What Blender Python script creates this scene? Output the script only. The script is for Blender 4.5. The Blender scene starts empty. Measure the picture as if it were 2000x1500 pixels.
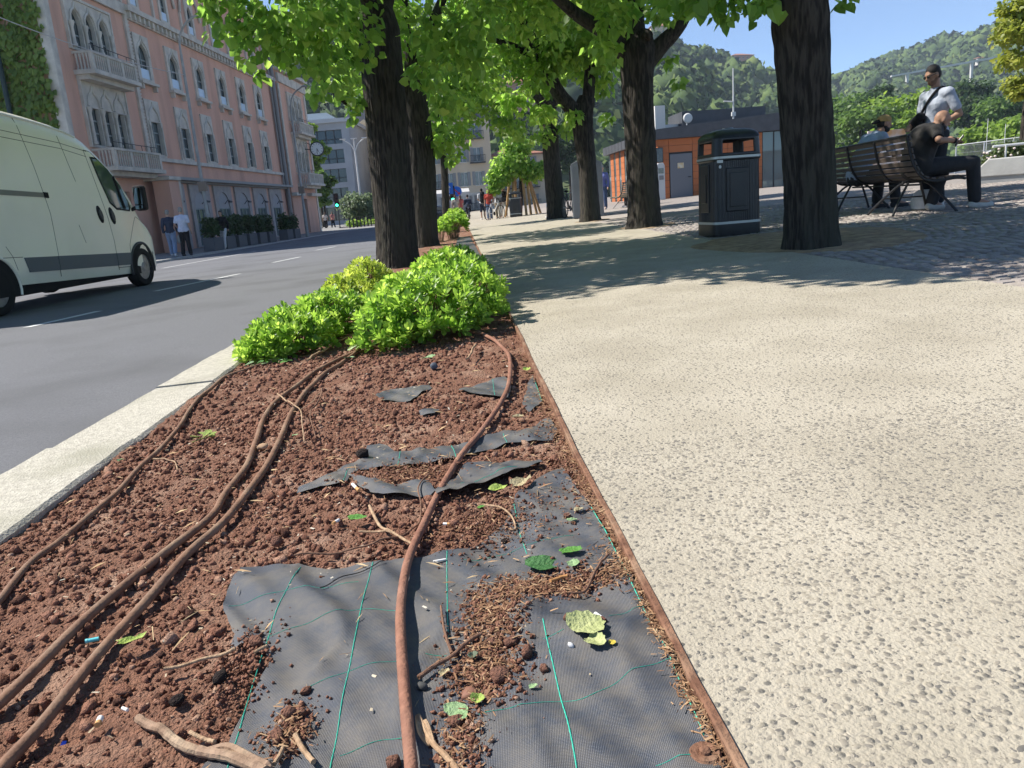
import bpy, bmesh, math, random
import numpy as np
from mathutils import Vector, Matrix
rng = np.random.default_rng(7); random.seed(7)
scene = bpy.context.scene
C = scene.collection
R = math.radians

# ------------------------------------------------------------------ camera, sky, sun, exposure
cam_d = bpy.data.cameras.new('camera'); cam = bpy.data.objects.new('camera', cam_d); C.objects.link(cam)
cam_d.sensor_width = 36.0; cam_d.lens = 26.64; cam_d.clip_start = 0.05; cam_d.clip_end = 6000
right = Vector((0.99377738, -0.08266535, -0.07465228)); down = Vector((-0.09154499, -0.22437738, -0.97019292)); fwd = Vector((0.06345106, 0.97098982, -0.23054876))
M = Matrix((right, -down, -fwd)).transposed().to_4x4(); M.translation = (0, 0, 0.74)
cam.matrix_world = M
scene.camera = cam
SUN = Vector((-0.84, 0.24, 1.0)).normalized()          # towards the sun
elev = math.asin(SUN.z); azim = math.atan2(SUN.x, SUN.y)
world = bpy.data.worlds.new('World'); scene.world = world; world.use_nodes = True
wn = world.node_tree.nodes; wl = world.node_tree.links
sky = wn.new('ShaderNodeTexSky'); sky.sky_type = 'NISHITA'; sky.sun_disc = False
sky.sun_elevation = elev; sky.sun_rotation = azim % (2 * math.pi); sky.altitude = 200
sky.air_density = 0.66; sky.dust_density = 0.0; sky.ozone_density = 4.0
wl.new(sky.outputs[0], wn['Background'].inputs[0]); wn["Background"].inputs[1].default_value = 0.10
sun_d = bpy.data.lights.new('sun', 'SUN'); sun_d.energy = 4.45; sun_d.angle = R(0.53); sun_d.color = (1.0, 0.955, 0.88)
sun = bpy.data.objects.new('sun', sun_d); C.objects.link(sun)
sun.rotation_euler = (-SUN).to_track_quat('-Z', 'Y').to_euler()
vs = scene.view_settings; vs.view_transform = 'Standard'; vs.look = 'None'; vs.exposure = 0.98; vs.gamma = 1.0
scene.render.resolution_x = 1024; scene.render.resolution_y = 768

# ------------------------------------------------------------------ ground profile (the pavement falls gently to the road)
def gz(x, y=0):
    if x < -12.5: return -0.40
    if x < -1.62: return -0.16 + 0.022 * (x + 1.62)
    if x < 16: return 0.037 * x
    return 0.592
def soil(x, y):
    return 0.037 * x - 0.022 + 0.009 * math.sin(x * 7 + y * 3) * math.sin(y * 5 - x * 2) + 0.006 * math.sin(x * 17 + 1.3) * math.sin(y * 15)

# ------------------------------------------------------------------ helpers
def tag(o, label, cat, group=None, kind=None):
    if label: o['label'] = label
    if cat: o['category'] = cat
    if group: o['group'] = group
    if kind: o['kind'] = kind
    return o
def empty(name, loc=(0, 0, 0), rz=0.0, label=None, cat=None, group=None):
    o = bpy.data.objects.new(name, None); C.objects.link(o); o.empty_display_size = 0.1
    o.location = loc; o.rotation_euler = (0, 0, rz)
    return tag(o, label, cat, group)
def link_mesh(name, me, mat=None, parent=None):
    o = bpy.data.objects.new(name, me); C.objects.link(o)
    if mat is not None and not me.materials: me.materials.append(mat)
    if parent is not None: o.parent = parent
    return o
def big(name, V, F, mat, parent=None, smooth=False, attrs=None):
    """V (n,3), F (m,k) arrays to a mesh object; attrs: name -> per-vertex float array"""
    V = np.asarray(V, dtype=np.float32); F = np.asarray(F, dtype=np.int32)
    me = bpy.data.meshes.new(name); k = F.shape[1]
    me.vertices.add(len(V)); me.vertices.foreach_set('co', V.ravel())
    me.loops.add(F.size); me.loops.foreach_set('vertex_index', F.ravel())
    me.polygons.add(len(F)); me.polygons.foreach_set('loop_start', np.arange(0, F.size, k, dtype=np.int32))
    if smooth: me.polygons.foreach_set('use_smooth', np.ones(len(F), dtype=bool))
    if attrs:
        for an, av in attrs.items():
            at = me.attributes.new(an, 'FLOAT', 'POINT'); at.data.foreach_set('value', np.asarray(av, dtype=np.float32))
    me.update(calc_edges=True)
    return link_mesh(name, me, mat, parent)
def inst(Vt, Ft, pos, rot, scl):
    """copies of a template (Vt,Ft) at pos (N,3), rot (N,3,3), scl (N,) or (N,3)"""
    Vt = np.asarray(Vt, float); Ft = np.asarray(Ft); N = len(pos)
    scl = np.asarray(scl, float)
    if scl.ndim == 1: scl = scl[:, None].repeat(3, 1)
    P = Vt[None] * scl[:, None, :]
    P = np.einsum('nij,nkj->nki', rot, P) + np.asarray(pos)[:, None, :]
    F = Ft[None] + (np.arange(N) * len(Vt))[:, None, None]
    return P.reshape(-1, 3), F.reshape(-1, Ft.shape[1])
def rotz_arr(a):
    c, s = np.cos(a), np.sin(a); z = np.zeros_like(a); o = np.ones_like(a)
    return np.stack([np.stack([c, -s, z], -1), np.stack([s, c, z], -1), np.stack([z, z, o], -1)], -2)
def frame_arr(ydir, ndir):
    """rotation with local y along ydir, local z near ndir"""
    y = ydir / np.linalg.norm(ydir, axis=1, keepdims=True)
    x = np.cross(y, ndir); x /= np.linalg.norm(x, axis=1, keepdims=True) + 1e-9
    z = np.cross(x, y)
    return np.stack([x, y, z], -1)
class MB:
    def __init__(s): s.v = []; s.f = []
    def add(s, V, F):
        b = len(s.v); s.v += [tuple(p) for p in V]; s.f += [tuple(i + b for i in f) for f in F]; return s
    def box(s, x0, x1, y0, y1, z0, z1):
        V = [(x, y, z) for z in (z0, z1) for y in (y0, y1) for x in (x0, x1)]
        return s.add(V, [(0, 2, 3, 1), (4, 5, 7, 6), (0, 1, 5, 4), (2, 6, 7, 3), (0, 4, 6, 2), (1, 3, 7, 5)])
    def cbox(s, c, d, rz=0.0):
        x, y, z = d[0] / 2, d[1] / 2, d[2] / 2; ca, sa = math.cos(rz), math.sin(rz)
        V = []
        for k in (-z, z):
            for j in (-y, y):
                for i in (-x, x): V.append((c[0] + i * ca - j * sa, c[1] + i * sa + j * ca, c[2] + k))
        return s.add(V, [(0, 2, 3, 1), (4, 5, 7, 6), (0, 1, 5, 4), (2, 6, 7, 3), (0, 4, 6, 2), (1, 3, 7, 5)])
    def tube(s, pts, rad, seg=8, cap=True):
        pts = [Vector(p) for p in pts]; n = len(pts)
        if not hasattr(rad, '__len__'): rad = [rad] * n
        t0 = (pts[1] - pts[0]).normalized(); up = Vector((0, 0, 1)) if abs(t0.z) < 0.9 else Vector((1, 0, 0))
        a = t0.cross(up).normalized(); V = []
        for i in range(n):
            t = (pts[min(i + 1, n - 1)] - pts[max(i - 1, 0)]).normalized()
            a = (a - t * a.dot(t)).normalized(); b = t.cross(a)
            for k in range(seg):
                an = 2 * math.pi * k / seg
                V.append(pts[i] + (a * math.cos(an) + b * math.sin(an)) * rad[i])
        F = [(i * seg + k, i * seg + (k + 1) % seg, (i + 1) * seg + (k + 1) % seg, (i + 1) * seg + k) for i in range(n - 1) for k in range(seg)]
        if cap: F += [tuple(reversed(range(seg))), tuple(range((n - 1) * seg, n * seg))]
        return s.add(V, F)
    def lathe(s, prof, seg=24, c=(0, 0, 0), axis='z', ex=None, cap=True):
        V = []
        for (r_, h) in prof:
            for k in range(seg):
                a = 2 * math.pi * k / seg; q = (r_ * math.cos(a), r_ * math.sin(a))
                if ex:
                    e = 2.0 / ex; q = (r_ * abs(math.cos(a)) ** e * (1 if math.cos(a) >= 0 else -1), r_ * abs(math.sin(a)) ** e * (1 if math.sin(a) >= 0 else -1))
                p = {'z': (q[0], q[1], h), 'x': (h, q[0], q[1]), 'y': (q[0], h, q[1])}[axis]
                V.append((p[0] + c[0], p[1] + c[1], p[2] + c[2]))
        n = len(prof)
        F = [(i * seg + k, i * seg + (k + 1) % seg, (i + 1) * seg + (k + 1) % seg, (i + 1) * seg + k) for i in range(n - 1) for k in range(seg)]
        if cap: F += [tuple(reversed(range(seg))), tuple(range((n - 1) * seg, n * seg))]
        return s.add(V, F)
    def prism(s, poly, h0, h1, plane='xz'):
        """polygon extruded along the third axis from h0 to h1"""
        n = len(poly)
        mk = {'xz': lambda p, h: (p[0], h, p[1]), 'xy': lambda p, h: (p[0], p[1], h), 'yz': lambda p, h: (h, p[0], p[1])}[plane]
        V = [mk(p, h0) for p in poly] + [mk(p, h1) for p in poly]
        F = [tuple(range(n)), tuple(reversed(range(n, 2 * n)))] + [(i, (i + 1) % n, n + (i + 1) % n, n + i) for i in range(n)]
        return s.add(V, F)
    def mesh(s, name, smooth=False):
        me = bpy.data.meshes.new(name); me.from_pydata(s.v, [], s.f)
        bm = bmesh.new(); bm.from_mesh(me); bmesh.ops.recalc_face_normals(bm, faces=bm.faces); bm.to_mesh(me); bm.free()
        if smooth:
            me.polygons.foreach_set('use_smooth', [True] * len(me.polygons))
            me.set_sharp_from_angle(angle=R(38))
        return me
    def build(s, name, mat, parent=None, smooth=False, bevel=0.0):
        o = link_mesh(name, s.mesh(name, smooth), mat, parent)
        if bevel:
            m = o.modifiers.new('bevel', 'BEVEL'); m.width = bevel; m.segments = 2; m.limit_method = 'ANGLE'
        return o
def copy_tree(o, parent=None, label=None, group=None):
    c = o.copy(); C.objects.link(c); c.parent = parent
    if label: c['label'] = label
    if group: c['group'] = group
    for ch in list(o.children): copy_tree(ch, c)
    return c

# ------------------------------------------------------------------ materials
MATS = {}
def mat(name, col, rough=0.8, col2=None, scale=8.0, bump=0.0, bscale=40.0, metal=0.0, spec=0.3, detail=4.0, coords='Object', lo=0.35, hi=0.65, col3=None, scale3=1.0, aspect=None):
    if name in MATS: return MATS[name]
    m = bpy.data.materials.new(name); m.use_nodes = True; nt = m.node_tree; N = nt.nodes; L = nt.links
    b = N['Principled BSDF']; b.inputs['Roughness'].default_value = rough; b.inputs['Metallic'].default_value = metal
    b.inputs['Specular IOR Level'].default_value = spec
    tc = N.new('ShaderNodeTexCoord'); src = tc.outputs[coords]
    if aspect:
        mp = N.new('ShaderNodeMapping'); mp.inputs['Scale'].default_value = aspect; L.new(src, mp.inputs[0]); src = mp.outputs[0]
    b.inputs['Base Color'].default_value = (*col, 1)
    out = None
    if col2:
        no = N.new('ShaderNodeTexNoise'); no.inputs['Scale'].default_value = scale; no.inputs['Detail'].default_value = detail; L.new(src, no.inputs['Vector'])
        rp = N.new('ShaderNodeValToRGB'); rp.color_ramp.elements[0].position = lo; rp.color_ramp.elements[1].position = hi
        rp.color_ramp.elements[0].color = (*col, 1); rp.color_ramp.elements[1].color = (*col2, 1)
        L.new(no.outputs[0], rp.inputs[0]); out = rp.outputs[0]
        if col3:
            n3 = N.new('ShaderNodeTexNoise'); n3.inputs['Scale'].default_value = scale3; n3.inputs['Detail'].default_value = 5; L.new(src, n3.inputs['Vector'])
            r3 = N.new('ShaderNodeMapRange'); r3.inputs[1].default_value = 0.48; r3.inputs[2].default_value = 0.72; L.new(n3.outputs[0], r3.inputs[0])
            mx = N.new('ShaderNodeMix'); mx.data_type = 'RGBA'; L.new(r3.outputs[0], mx.inputs[0]); L.new(out, mx.inputs[6]); mx.inputs[7].default_value = (*col3, 1); out = mx.outputs[2]
        L.new(out, b.inputs['Base Color'])
    if bump:
        nb = N.new('ShaderNodeTexNoise'); nb.inputs['Scale'].default_value = bscale; nb.inputs['Detail'].default_value = 6; L.new(src, nb.inputs['Vector'])
        bp = N.new('ShaderNodeBump'); bp.inputs['Strength'].default_value = bump; bp.inputs['Distance'].default_value = 0.02; L.new(nb.outputs[0], bp.inputs['Height']); L.new(bp.outputs[0], b.inputs['Normal'])
    MATS[name] = m
    return m
def leaf_mat(name, cols, rough=0.45, trans=0.45, tcol=None):
    """leaf colours by the 'rnd' attribute or the object's random number, partly translucent"""
    if name in MATS: return MATS[name]
    m = bpy.data.materials.new(name); m.use_nodes = True; N = m.node_tree.nodes; L = m.node_tree.links
    b = N['Principled BSDF']; b.inputs['Roughness'].default_value = rough; b.inputs['Specular IOR Level'].default_value = 0.35
    at = N.new('ShaderNodeAttribute'); at.attribute_name = 'rnd'
    oi = N.new('ShaderNodeObjectInfo')
    ad = N.new('ShaderNodeMath'); ad.operation = 'ADD'; L.new(at.outputs['Fac'], ad.inputs[0]); 
    ml = N.new('ShaderNodeMath'); ml.operation = 'MULTIPLY'; L.new(oi.outputs['Random'], ml.inputs[0]); ml.inputs[1].default_value = 0.10; L.new(ml.outputs[0], ad.inputs[1])
    rp = N.new('ShaderNodeValToRGB'); e = rp.color_ramp.elements
    for i, c in enumerate(cols):
        p = i / (len(cols) - 1)
        el = e[0] if i == 0 else (e[len(e) - 1] if i == len(cols) - 1 else e.new(p)); el.position = p; el.color = (*c, 1)
    L.new(ad.outputs[0], rp.inputs[0]); L.new(rp.outputs[0], b.inputs['Base Color'])
    tr = N.new('ShaderNodeBsdfTranslucent')
    hs = N.new('ShaderNodeHueSaturation'); hs.inputs['Saturation'].default_value = 1.02; hs.inputs['Value'].default_value = 2.8; hs.inputs['Hue'].default_value = 0.497
    L.new(rp.outputs[0], hs.inputs['Color']); L.new(hs.outputs[0], tr.inputs[0])
    mx = N.new('ShaderNodeMixShader'); mx.inputs[0].default_value = trans; L.new(b.outputs[0], mx.inputs[1]); L.new(tr.outputs[0], mx.inputs[2])
    L.new(mx.outputs[0], N['Material Output'].inputs[0]); MATS[name] = m
    return m
def attr_mat(name, cols, rough=0.8, bump=0.0, bscale=60.0, spec=0.3):
    if name in MATS: return MATS[name]
    m = bpy.data.materials.new(name); m.use_nodes = True; N = m.node_tree.nodes; L = m.node_tree.links
    b = N['Principled BSDF']; b.inputs['Roughness'].default_value = rough; b.inputs['Specular IOR Level'].default_value = spec
    at = N.new('ShaderNodeAttribute'); at.attribute_name = 'rnd'
    rp = N.new('ShaderNodeValToRGB'); e = rp.color_ramp.elements
    for i, c in enumerate(cols):
        p = i / (len(cols) - 1); el = e[0] if i == 0 else (e[len(e) - 1] if i == len(cols) - 1 else e.new(p)); el.position = p; el.color = (*c, 1)
    L.new(at.outputs['Fac'], rp.inputs[0]); L.new(rp.outputs[0], b.inputs['Base Color'])
    if bump:
        tc = N.new('ShaderNodeTexCoord'); nb = N.new('ShaderNodeTexNoise'); nb.inputs['Scale'].default_value = bscale; nb.inputs['Detail'].default_value = 5; L.new(tc.outputs['Object'], nb.inputs['Vector'])
        bp = N.new('ShaderNodeBump'); bp.inputs['Strength'].default_value = bump; bp.inputs['Distance'].default_value = 0.01; L.new(nb.outputs[0], bp.inputs['Height']); L.new(bp.outputs[0], b.inputs['Normal'])
    MATS[name] = m
    return m
def glass_mat(name, col=(0.03, 0.045, 0.05), rough=0.06):
    return mat(name, col, rough, spec=0.7)

# ------------------------------------------------------------------ the setting: ground, road, kerb, bed, pavement, plaza
def kerb_in(y): return -1.31 + 0.03 * max(0.0, y - 5)
def kerb_out(y): return -1.68 + 0.035 * (y - 2.69)
def edge(y): return 0.31 + 0.0145 * max(0.0, y - 2)
def sett_edge(y): return 3.0 + 0.045 * (y - 4)
def far_kerb(y): return -13.0 + 0.1 * y
def struct(o): o['kind'] = 'structure'; return o

g = MB(); g.add([(-1000, -90, -0.85), (1300, -90, -0.85), (1300, 1050, -0.85), (-1000, 1050, -0.85)], [(0, 1, 2, 3)])
struct(g.build('ground', mat('ground_earth', (0.12, 0.11, 0.08), 0.95, (0.08, 0.10, 0.05), 0.05)))

asphalt = mat('asphalt', (0.125, 0.126, 0.136), 0.85, (0.19, 0.19, 0.20), 90.0, 0.55, 260.0, lo=0.3, hi=0.7, col3=(0.115, 0.115, 0.12), scale3=0.7)
V = []; F = []; ys = [-8, -2, 2, 6, 12, 20, 30, 45, 65, 95, 140]
for i, y in enumerate(ys):
    a, b = far_kerb(y) - 0.02, kerb_out(y) + 0.05
    for k in range(7):
        x = a + (b - a) * k / 6; V.append((x, y, -0.16 + 0.022 * (x + 1.62)))
for i in range(len(ys) - 1):
    for k in range(6): F.append((i * 7 + k, i * 7 + k + 1, i * 7 + k + 8, i * 7 + k + 7))
road = big('road', V, F, asphalt); struct(road)
paint = mat('road_paint', (0.62, 0.62, 0.60), 0.7, (0.36, 0.36, 0.36), 30.0, 0.2, 80, lo=0.42, hi=0.75)
def marking(p, q, w, name='lane_marking'):
    d = Vector((q[0] - p[0], q[1] - p[1])).normalized(); n = Vector((-d.y, d.x)) * w / 2
    V = []
    for s in (p, q):
        for e in (-1, 1):
            x, y = s[0] + n.x * e, s[1] + n.y * e; V.append((x, y, -0.16 + 0.022 * (x + 1.62) + 0.004))
    big(name, V, [(0, 1, 3, 2)], paint, road)
marking((-4.986, 9.163), (-4.697, 10.377), 0.12)
marking((-4.994, 13.170), (-4.283, 15.779), 0.12)
marking((-4.382, 19.222), (-4.031, 20.879), 0.12)
marking((-4.237, 24.621), (-3.840, 26.110), 0.12)
marking((-8.300, 22.759), (-7.406, 30.005), 0.11, 'edge_line')
# darker repair patch along the gutter
# white granite kerb, stone by stone
kerb_m = mat('granite_kerb', (0.50, 0.465, 0.385), 0.85, (0.37, 0.34, 0.28), 46.0, 0.5, 120.0, lo=0.40, hi=0.66, col3=(0.33, 0.31, 0.24), scale3=3.0)
kerb = struct(empty('kerb'))
for i in range(30):
    y0, y1 = -1.2 + i * 1.05, -1.2 + (i + 1) * 1.05 - 0.013
    V = []
    nsub = 9
    for j in range(nsub + 1):
        y = y0 + (y1 - y0) * j / nsub
        wob = 0.003 * math.sin(j * 1.9 + i * 2.2) + random.uniform(-0.002, 0.002)
        xi, xo = kerb_in(y) + random.uniform(-0.005, 0.005), kerb_out(y) + wob
        zt = 0.037 * xi - 0.004 + random.uniform(-0.001, 0.001) + 0.004 * math.sin(i * 2.7)
        V += [(xi, y, -0.3), (xi, y, zt - 0.012), (xi - 0.014, y, zt), (xo + 0.018, y, zt - 0.008), (xo, y, zt - 0.028), (xo, y, -0.3)]
    F = [(j * 6 + k, j * 6 + k + 1, j * 6 + k + 7, j * 6 + k + 6) for j in range(nsub) for k in range(5)] + [tuple(range(6)), tuple(reversed(range(nsub * 6, nsub * 6 + 6)))]
    mb = MB(); mb.add(V, F); mb.build('kerb_stone', kerb_m, kerb)
# soil of the planting bed
soil_m = mat('lava_soil', (0.29, 0.143, 0.09), 0.95, (0.18, 0.088, 0.056), 70.0, 1.0, 160.0, col3=(0.40, 0.25, 0.175), scale3=5.0)
def soil_grid(name, y0, y1, nx, ny):
    V = np.zeros(((ny + 1) * (nx + 1), 3)); i = 0
    for a in range(ny + 1):
        y = y0 + (y1 - y0) * a / ny; x0, x1 = kerb_in(y) - 0.02, edge(y) + 0.01
        for b in range(nx + 1):
            x = x0 + (x1 - x0) * b / nx; V[i] = (x, y, soil(x, y)); i += 1
    V[:, 2] += rng.normal(0, 0.0022 if nx > 60 else 0.006, len(V))
    F = [(a * (nx + 1) + b, a * (nx + 1) + b + 1, (a + 1) * (nx + 1) + b + 1, (a + 1) * (nx + 1) + b) for a in range(ny) for b in range(nx)]
    return struct(big(name, V, F, soil_m, smooth=True))
bed = soil_grid('soil', 0.35, 6.0, 140, 460)
soil_grid('soil', 6.0, 31.0, 14, 180)

# exposed aggregate pavement
def aggregate():
    m = bpy.data.materials.new('exposed_aggregate'); m.use_nodes = True; N = m.node_tree.nodes; L = m.node_tree.links
    b = N['Principled BSDF']; b.inputs['Roughness'].default_value = 0.85; b.inputs['Specular IOR Level'].default_value = 0.25
    tc = N.new('ShaderNodeTexCoord'); vo = N.new('ShaderNodeTexVoronoi'); vo.inputs['Scale'].default_value = 66; vo.inputs['Randomness'].default_value = 1
    L.new(tc.outputs['Object'], vo.inputs['Vector'])
    sep = N.new('ShaderNodeSeparateColor'); L.new(vo.outputs['Color'], sep.inputs[0])
    rp = N.new('ShaderNodeValToRGB'); e = rp.color_ramp.elements; e[0].color = (0.155, 0.142, 0.12, 1); e[1].color = (0.37, 0.325, 0.255, 1); e[0].position = 0.0; e[1].position = 0.8
    for p, c in ((0.25, (0.215, 0.193, 0.157)), (0.5, (0.30, 0.268, 0.213))):
        el = e.new(p); el.color = (*c, 1)
    L.new(sep.outputs[0], rp.inputs[0])
    r1 = N.new('ShaderNodeMapRange'); r1.inputs[1].default_value = 0.22; r1.inputs[2].default_value = 0.46; L.new(vo.outputs['Distance'], r1.inputs[0])
    gt = N.new('ShaderNodeMath'); gt.operation = 'GREATER_THAN'; gt.inputs[1].default_value = 0.66; L.new(sep.outputs[1], gt.inputs[0])
    mxm = N.new('ShaderNodeMath'); mxm.operation = 'MAXIMUM'; L.new(r1.outputs[0], mxm.inputs[0]); L.new(gt.outputs[0], mxm.inputs[1])
    no = N.new('ShaderNodeTexNoise'); no.inputs['Scale'].default_value = 2.2; no.inputs['Detail'].default_value = 5; L.new(tc.outputs['Object'], no.inputs['Vector'])
    r2 = N.new('ShaderNodeValToRGB'); r2.color_ramp.elements[0].color = (0.345, 0.305, 0.235, 1); r2.color_ramp.elements[1].color = (0.425, 0.38, 0.30, 1); r2.color_ramp.elements[0].position = 0.35; r2.color_ramp.elements[1].position = 0.65
    L.new(no.outputs[0], r2.inputs[0])
    mx = N.new('ShaderNodeMix'); mx.data_type = 'RGBA'; L.new(mxm.outputs[0], mx.inputs[0]); L.new(rp.outputs[0], mx.inputs[6]); L.new(r2.outputs[0], mx.inputs[7]); L.new(mx.outputs[2], b.inputs['Base Color'])
    n2 = N.new('ShaderNodeTexNoise'); n2.inputs['Scale'].default_value = 150; n2.inputs['Detail'].default_value = 4; L.new(tc.outputs['Object'], n2.inputs['Vector'])
    ad = N.new('ShaderNodeMath'); ad.operation = 'MULTIPLY_ADD'; L.new(mxm.outputs[0], ad.inputs[0]); ad.inputs[1].default_value = -0.7; L.new(n2.outputs[0], ad.inputs[2])
    bp = N.new('ShaderNodeBump'); bp.inputs['Strength'].default_value = 0.75; bp.inputs['Distance'].default_value = 0.006; L.new(ad.outputs[0], bp.inputs['Height']); L.new(bp.outputs[0], b.inputs['Normal'])
    return m
V = []; F = []; ys = [-2 + 0.5 * i for i in range(40)] + [18 + 3 * i for i in range(40)]
for i, y in enumerate(ys):
    a, b = edge(y) + 0.0075, sett_edge(y)
    for k in range(9): x = a + (b - a) * k / 8; V.append((x, y, 0.037 * x))
for i in range(len(ys) - 1):
    for k in range(8): F.append((i * 9 + k, i * 9 + k + 1, i * 9 + k + 10, i * 9 + k + 9))
pavement = struct(big('pavement', V, F, aggregate()))
# pebbles standing proud of the cement near by
def pebbles(n, ymin, ymax, rings, smin, smax, name):
    y = ymin + (ymax - ymin) * rng.random(n * 3) ** 0.75; x = edge(1) + 0.02 + rng.random(n * 3) * 2.6
    ed = np.array([edge(v) for v in y]) + 0.02
    ok = (x < 0.66 * y + 0.45) & (x > ed); x, y = x[ok][:n], y[ok][:n]; n = len(x)
    seg = 6 if rings else 5; T = [(math.cos(2 * math.pi * k / seg), math.sin(2 * math.pi * k / seg), 0.0) for k in range(seg)]
    if rings:
        T += [(0.72 * math.cos(2 * math.pi * k / seg), 0.72 * math.sin(2 * math.pi * k / seg), 0.62) for k in range(seg)] + [(0, 0, 0.85)]
        Ft = [(k, (k + 1) % seg, seg + (k + 1) % seg) for k in range(seg)] + [(k, seg + (k + 1) % seg, seg + k) for k in range(seg)] + [(seg + k, seg + (k + 1) % seg, 2 * seg) for k in range(seg)]
    else:
        T += [(0, 0, 0.9)]; Ft = [(k, (k + 1) % seg, seg) for k in range(seg)]
    s = smin + (smax - smin) * rng.random(n) ** 2.2
    S = np.stack([s * (0.9 + 0.5 * rng.random(n)), s * (0.6 + 0.35 * rng.random(n)), s * (0.10 + 0.14 * rng.random(n))], -1)
    pos = np.stack([x, y, 0.037 * x - 0.0004], -1)
    Vv, Ff = inst(T, np.array(Ft), pos, rotz_arr(rng.random(n) * 6.28), S)
    Vv += rng.normal(0, 0.00035, Vv.shape)
    col = rng.random(n) ** 1.1
    o = big(name, Vv, Ff, attr_mat('pebble_stone', [(0.12, 0.112, 0.10), (0.20, 0.18, 0.15), (0.24, 0.212, 0.17), (0.29, 0.255, 0.20), (0.26, 0.23, 0.18), (0.32, 0.28, 0.215), (0.35, 0.31, 0.24), (0.39, 0.35, 0.275)], 0.7), pavement, smooth=True, attrs={'rnd': np.repeat(col, len(T))})
    o['kind'] = 'stuff'
pebbles(17000, 0.62, 2.1, True, 0.0026, 0.0074, 'pebbles')
pebbles(22000, 0.62, 2.6, False, 0.0013, 0.0033, 'pebbles')
pebbles(38000, 1.4, 5.4, False, 0.0026, 0.0072, 'pebbles')

# plaza of small porphyry setts
mort = mat('sett_joint', (0.17, 0.155, 0.13), 0.95, (0.11, 0.10, 0.085), 60.0)
V = []; F = []; ys = [-2 + 1.0 * i for i in range(22)] + [20 + 4 * i for i in range(34)]
for y in ys:
    a = sett_edge(y)
    for x in (a, a + 0.001, 8.0, 16.0, 40.0, 60.0): V.append((x, y, gz(x) - (0.011 if x > a else 0.02)))
for i in range(len(ys) - 1):
    for k in range(5): F.append((i * 6 + k, i * 6 + k + 1, i * 6 + k + 7, i * 6 + k + 6))
sett_far = mat('setts_far', (0.34, 0.30, 0.265), 0.85, (0.20, 0.175, 0.155), 22.0, 0.7, 40.0, lo=0.3, hi=0.7)
plaza = struct(big('plaza', V, F, sett_far))
PITS = [(3.52, 7.3, 1.1, 1.9)]
sz = 0.104; P = []
for r_ in range(140):
    y = 2.7 + r_ * sz; off = random.random() * sz
    for k in range(96):
        x = 3.0 + off + k * sz
        if x < sett_edge(y) + 0.06: continue
        if x > 1.1 * y + 1.2: continue
        if ((x - 3.75) / 1.0) ** 2 + ((y - 8.0) / 1.5) ** 2 < 1: continue
        P.append((x, y))
P = np.array(P); P = P[np.argsort(P[:, 0] ** 2 + P[:, 1] ** 2)]
a = 0.5; b = 0.40
T = [(-a, -a, -0.3), (a, -a, -0.3), (a, a, -0.3), (-a, a, -0.3), (-b, -b, 0), (b, -b, 0), (b, b, 0), (-b, b, 0)]
Ft = np.array([(4, 5, 6, 7), (0, 1, 5, 4), (1, 2, 6, 5), (2, 3, 7, 6), (3, 0, 4, 7)])
sett_cols = [(0.19, 0.155, 0.14), (0.27, 0.235, 0.21), (0.33, 0.295, 0.265), (0.25, 0.215, 0.20), (0.36, 0.325, 0.29)]
sm = attr_mat('porphyry', sett_cols, 0.75, 0.5, 90.0)
me = None
variants = []
for q in range(4):
    mb = MB(); mb.add([(p[0] * 0.092 * random.uniform(0.9, 1.04), p[1] * 0.092 * random.uniform(0.9, 1.04), p[2] * 0.09) for p in T], [tuple(f) for f in Ft])
    me = mb.mesh('sett'); at = me.attributes.new('rnd', 'FLOAT', 'POINT'); at.data.foreach_set('value', [0.12 + 0.25 * q] * 8); variants.append(me)
for i, (x, y) in enumerate(P[:300]):
    o = link_mesh('sett', variants[i % 4] if random.random() > 0.5 else variants[random.randrange(4)], sm, plaza)
    o.location = (x, y, 0.037 * x - random.uniform(0, 0.004)); o.rotation_euler = (random.uniform(-.03, .03), random.uniform(-.03, .03) - 0.037, random.uniform(-.08, .08))
Q = P[300:]; n = len(Q)
pos = np.stack([Q[:, 0], Q[:, 1], 0.037 * Q[:, 0] - rng.random(n) * 0.004], -1)
Vv, Ff = inst(np.array(T), Ft, pos, rotz_arr(rng.normal(0, 0.05, n)), np.stack([0.084 + 0.012 * rng.random(n), 0.084 + 0.012 * rng.random(n), np.full(n, 0.09)], -1))
o = big('setts', Vv, Ff, sm, plaza, attrs={'rnd': np.repeat(rng.random(n), 8)}); o['kind'] = 'stuff'
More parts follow.
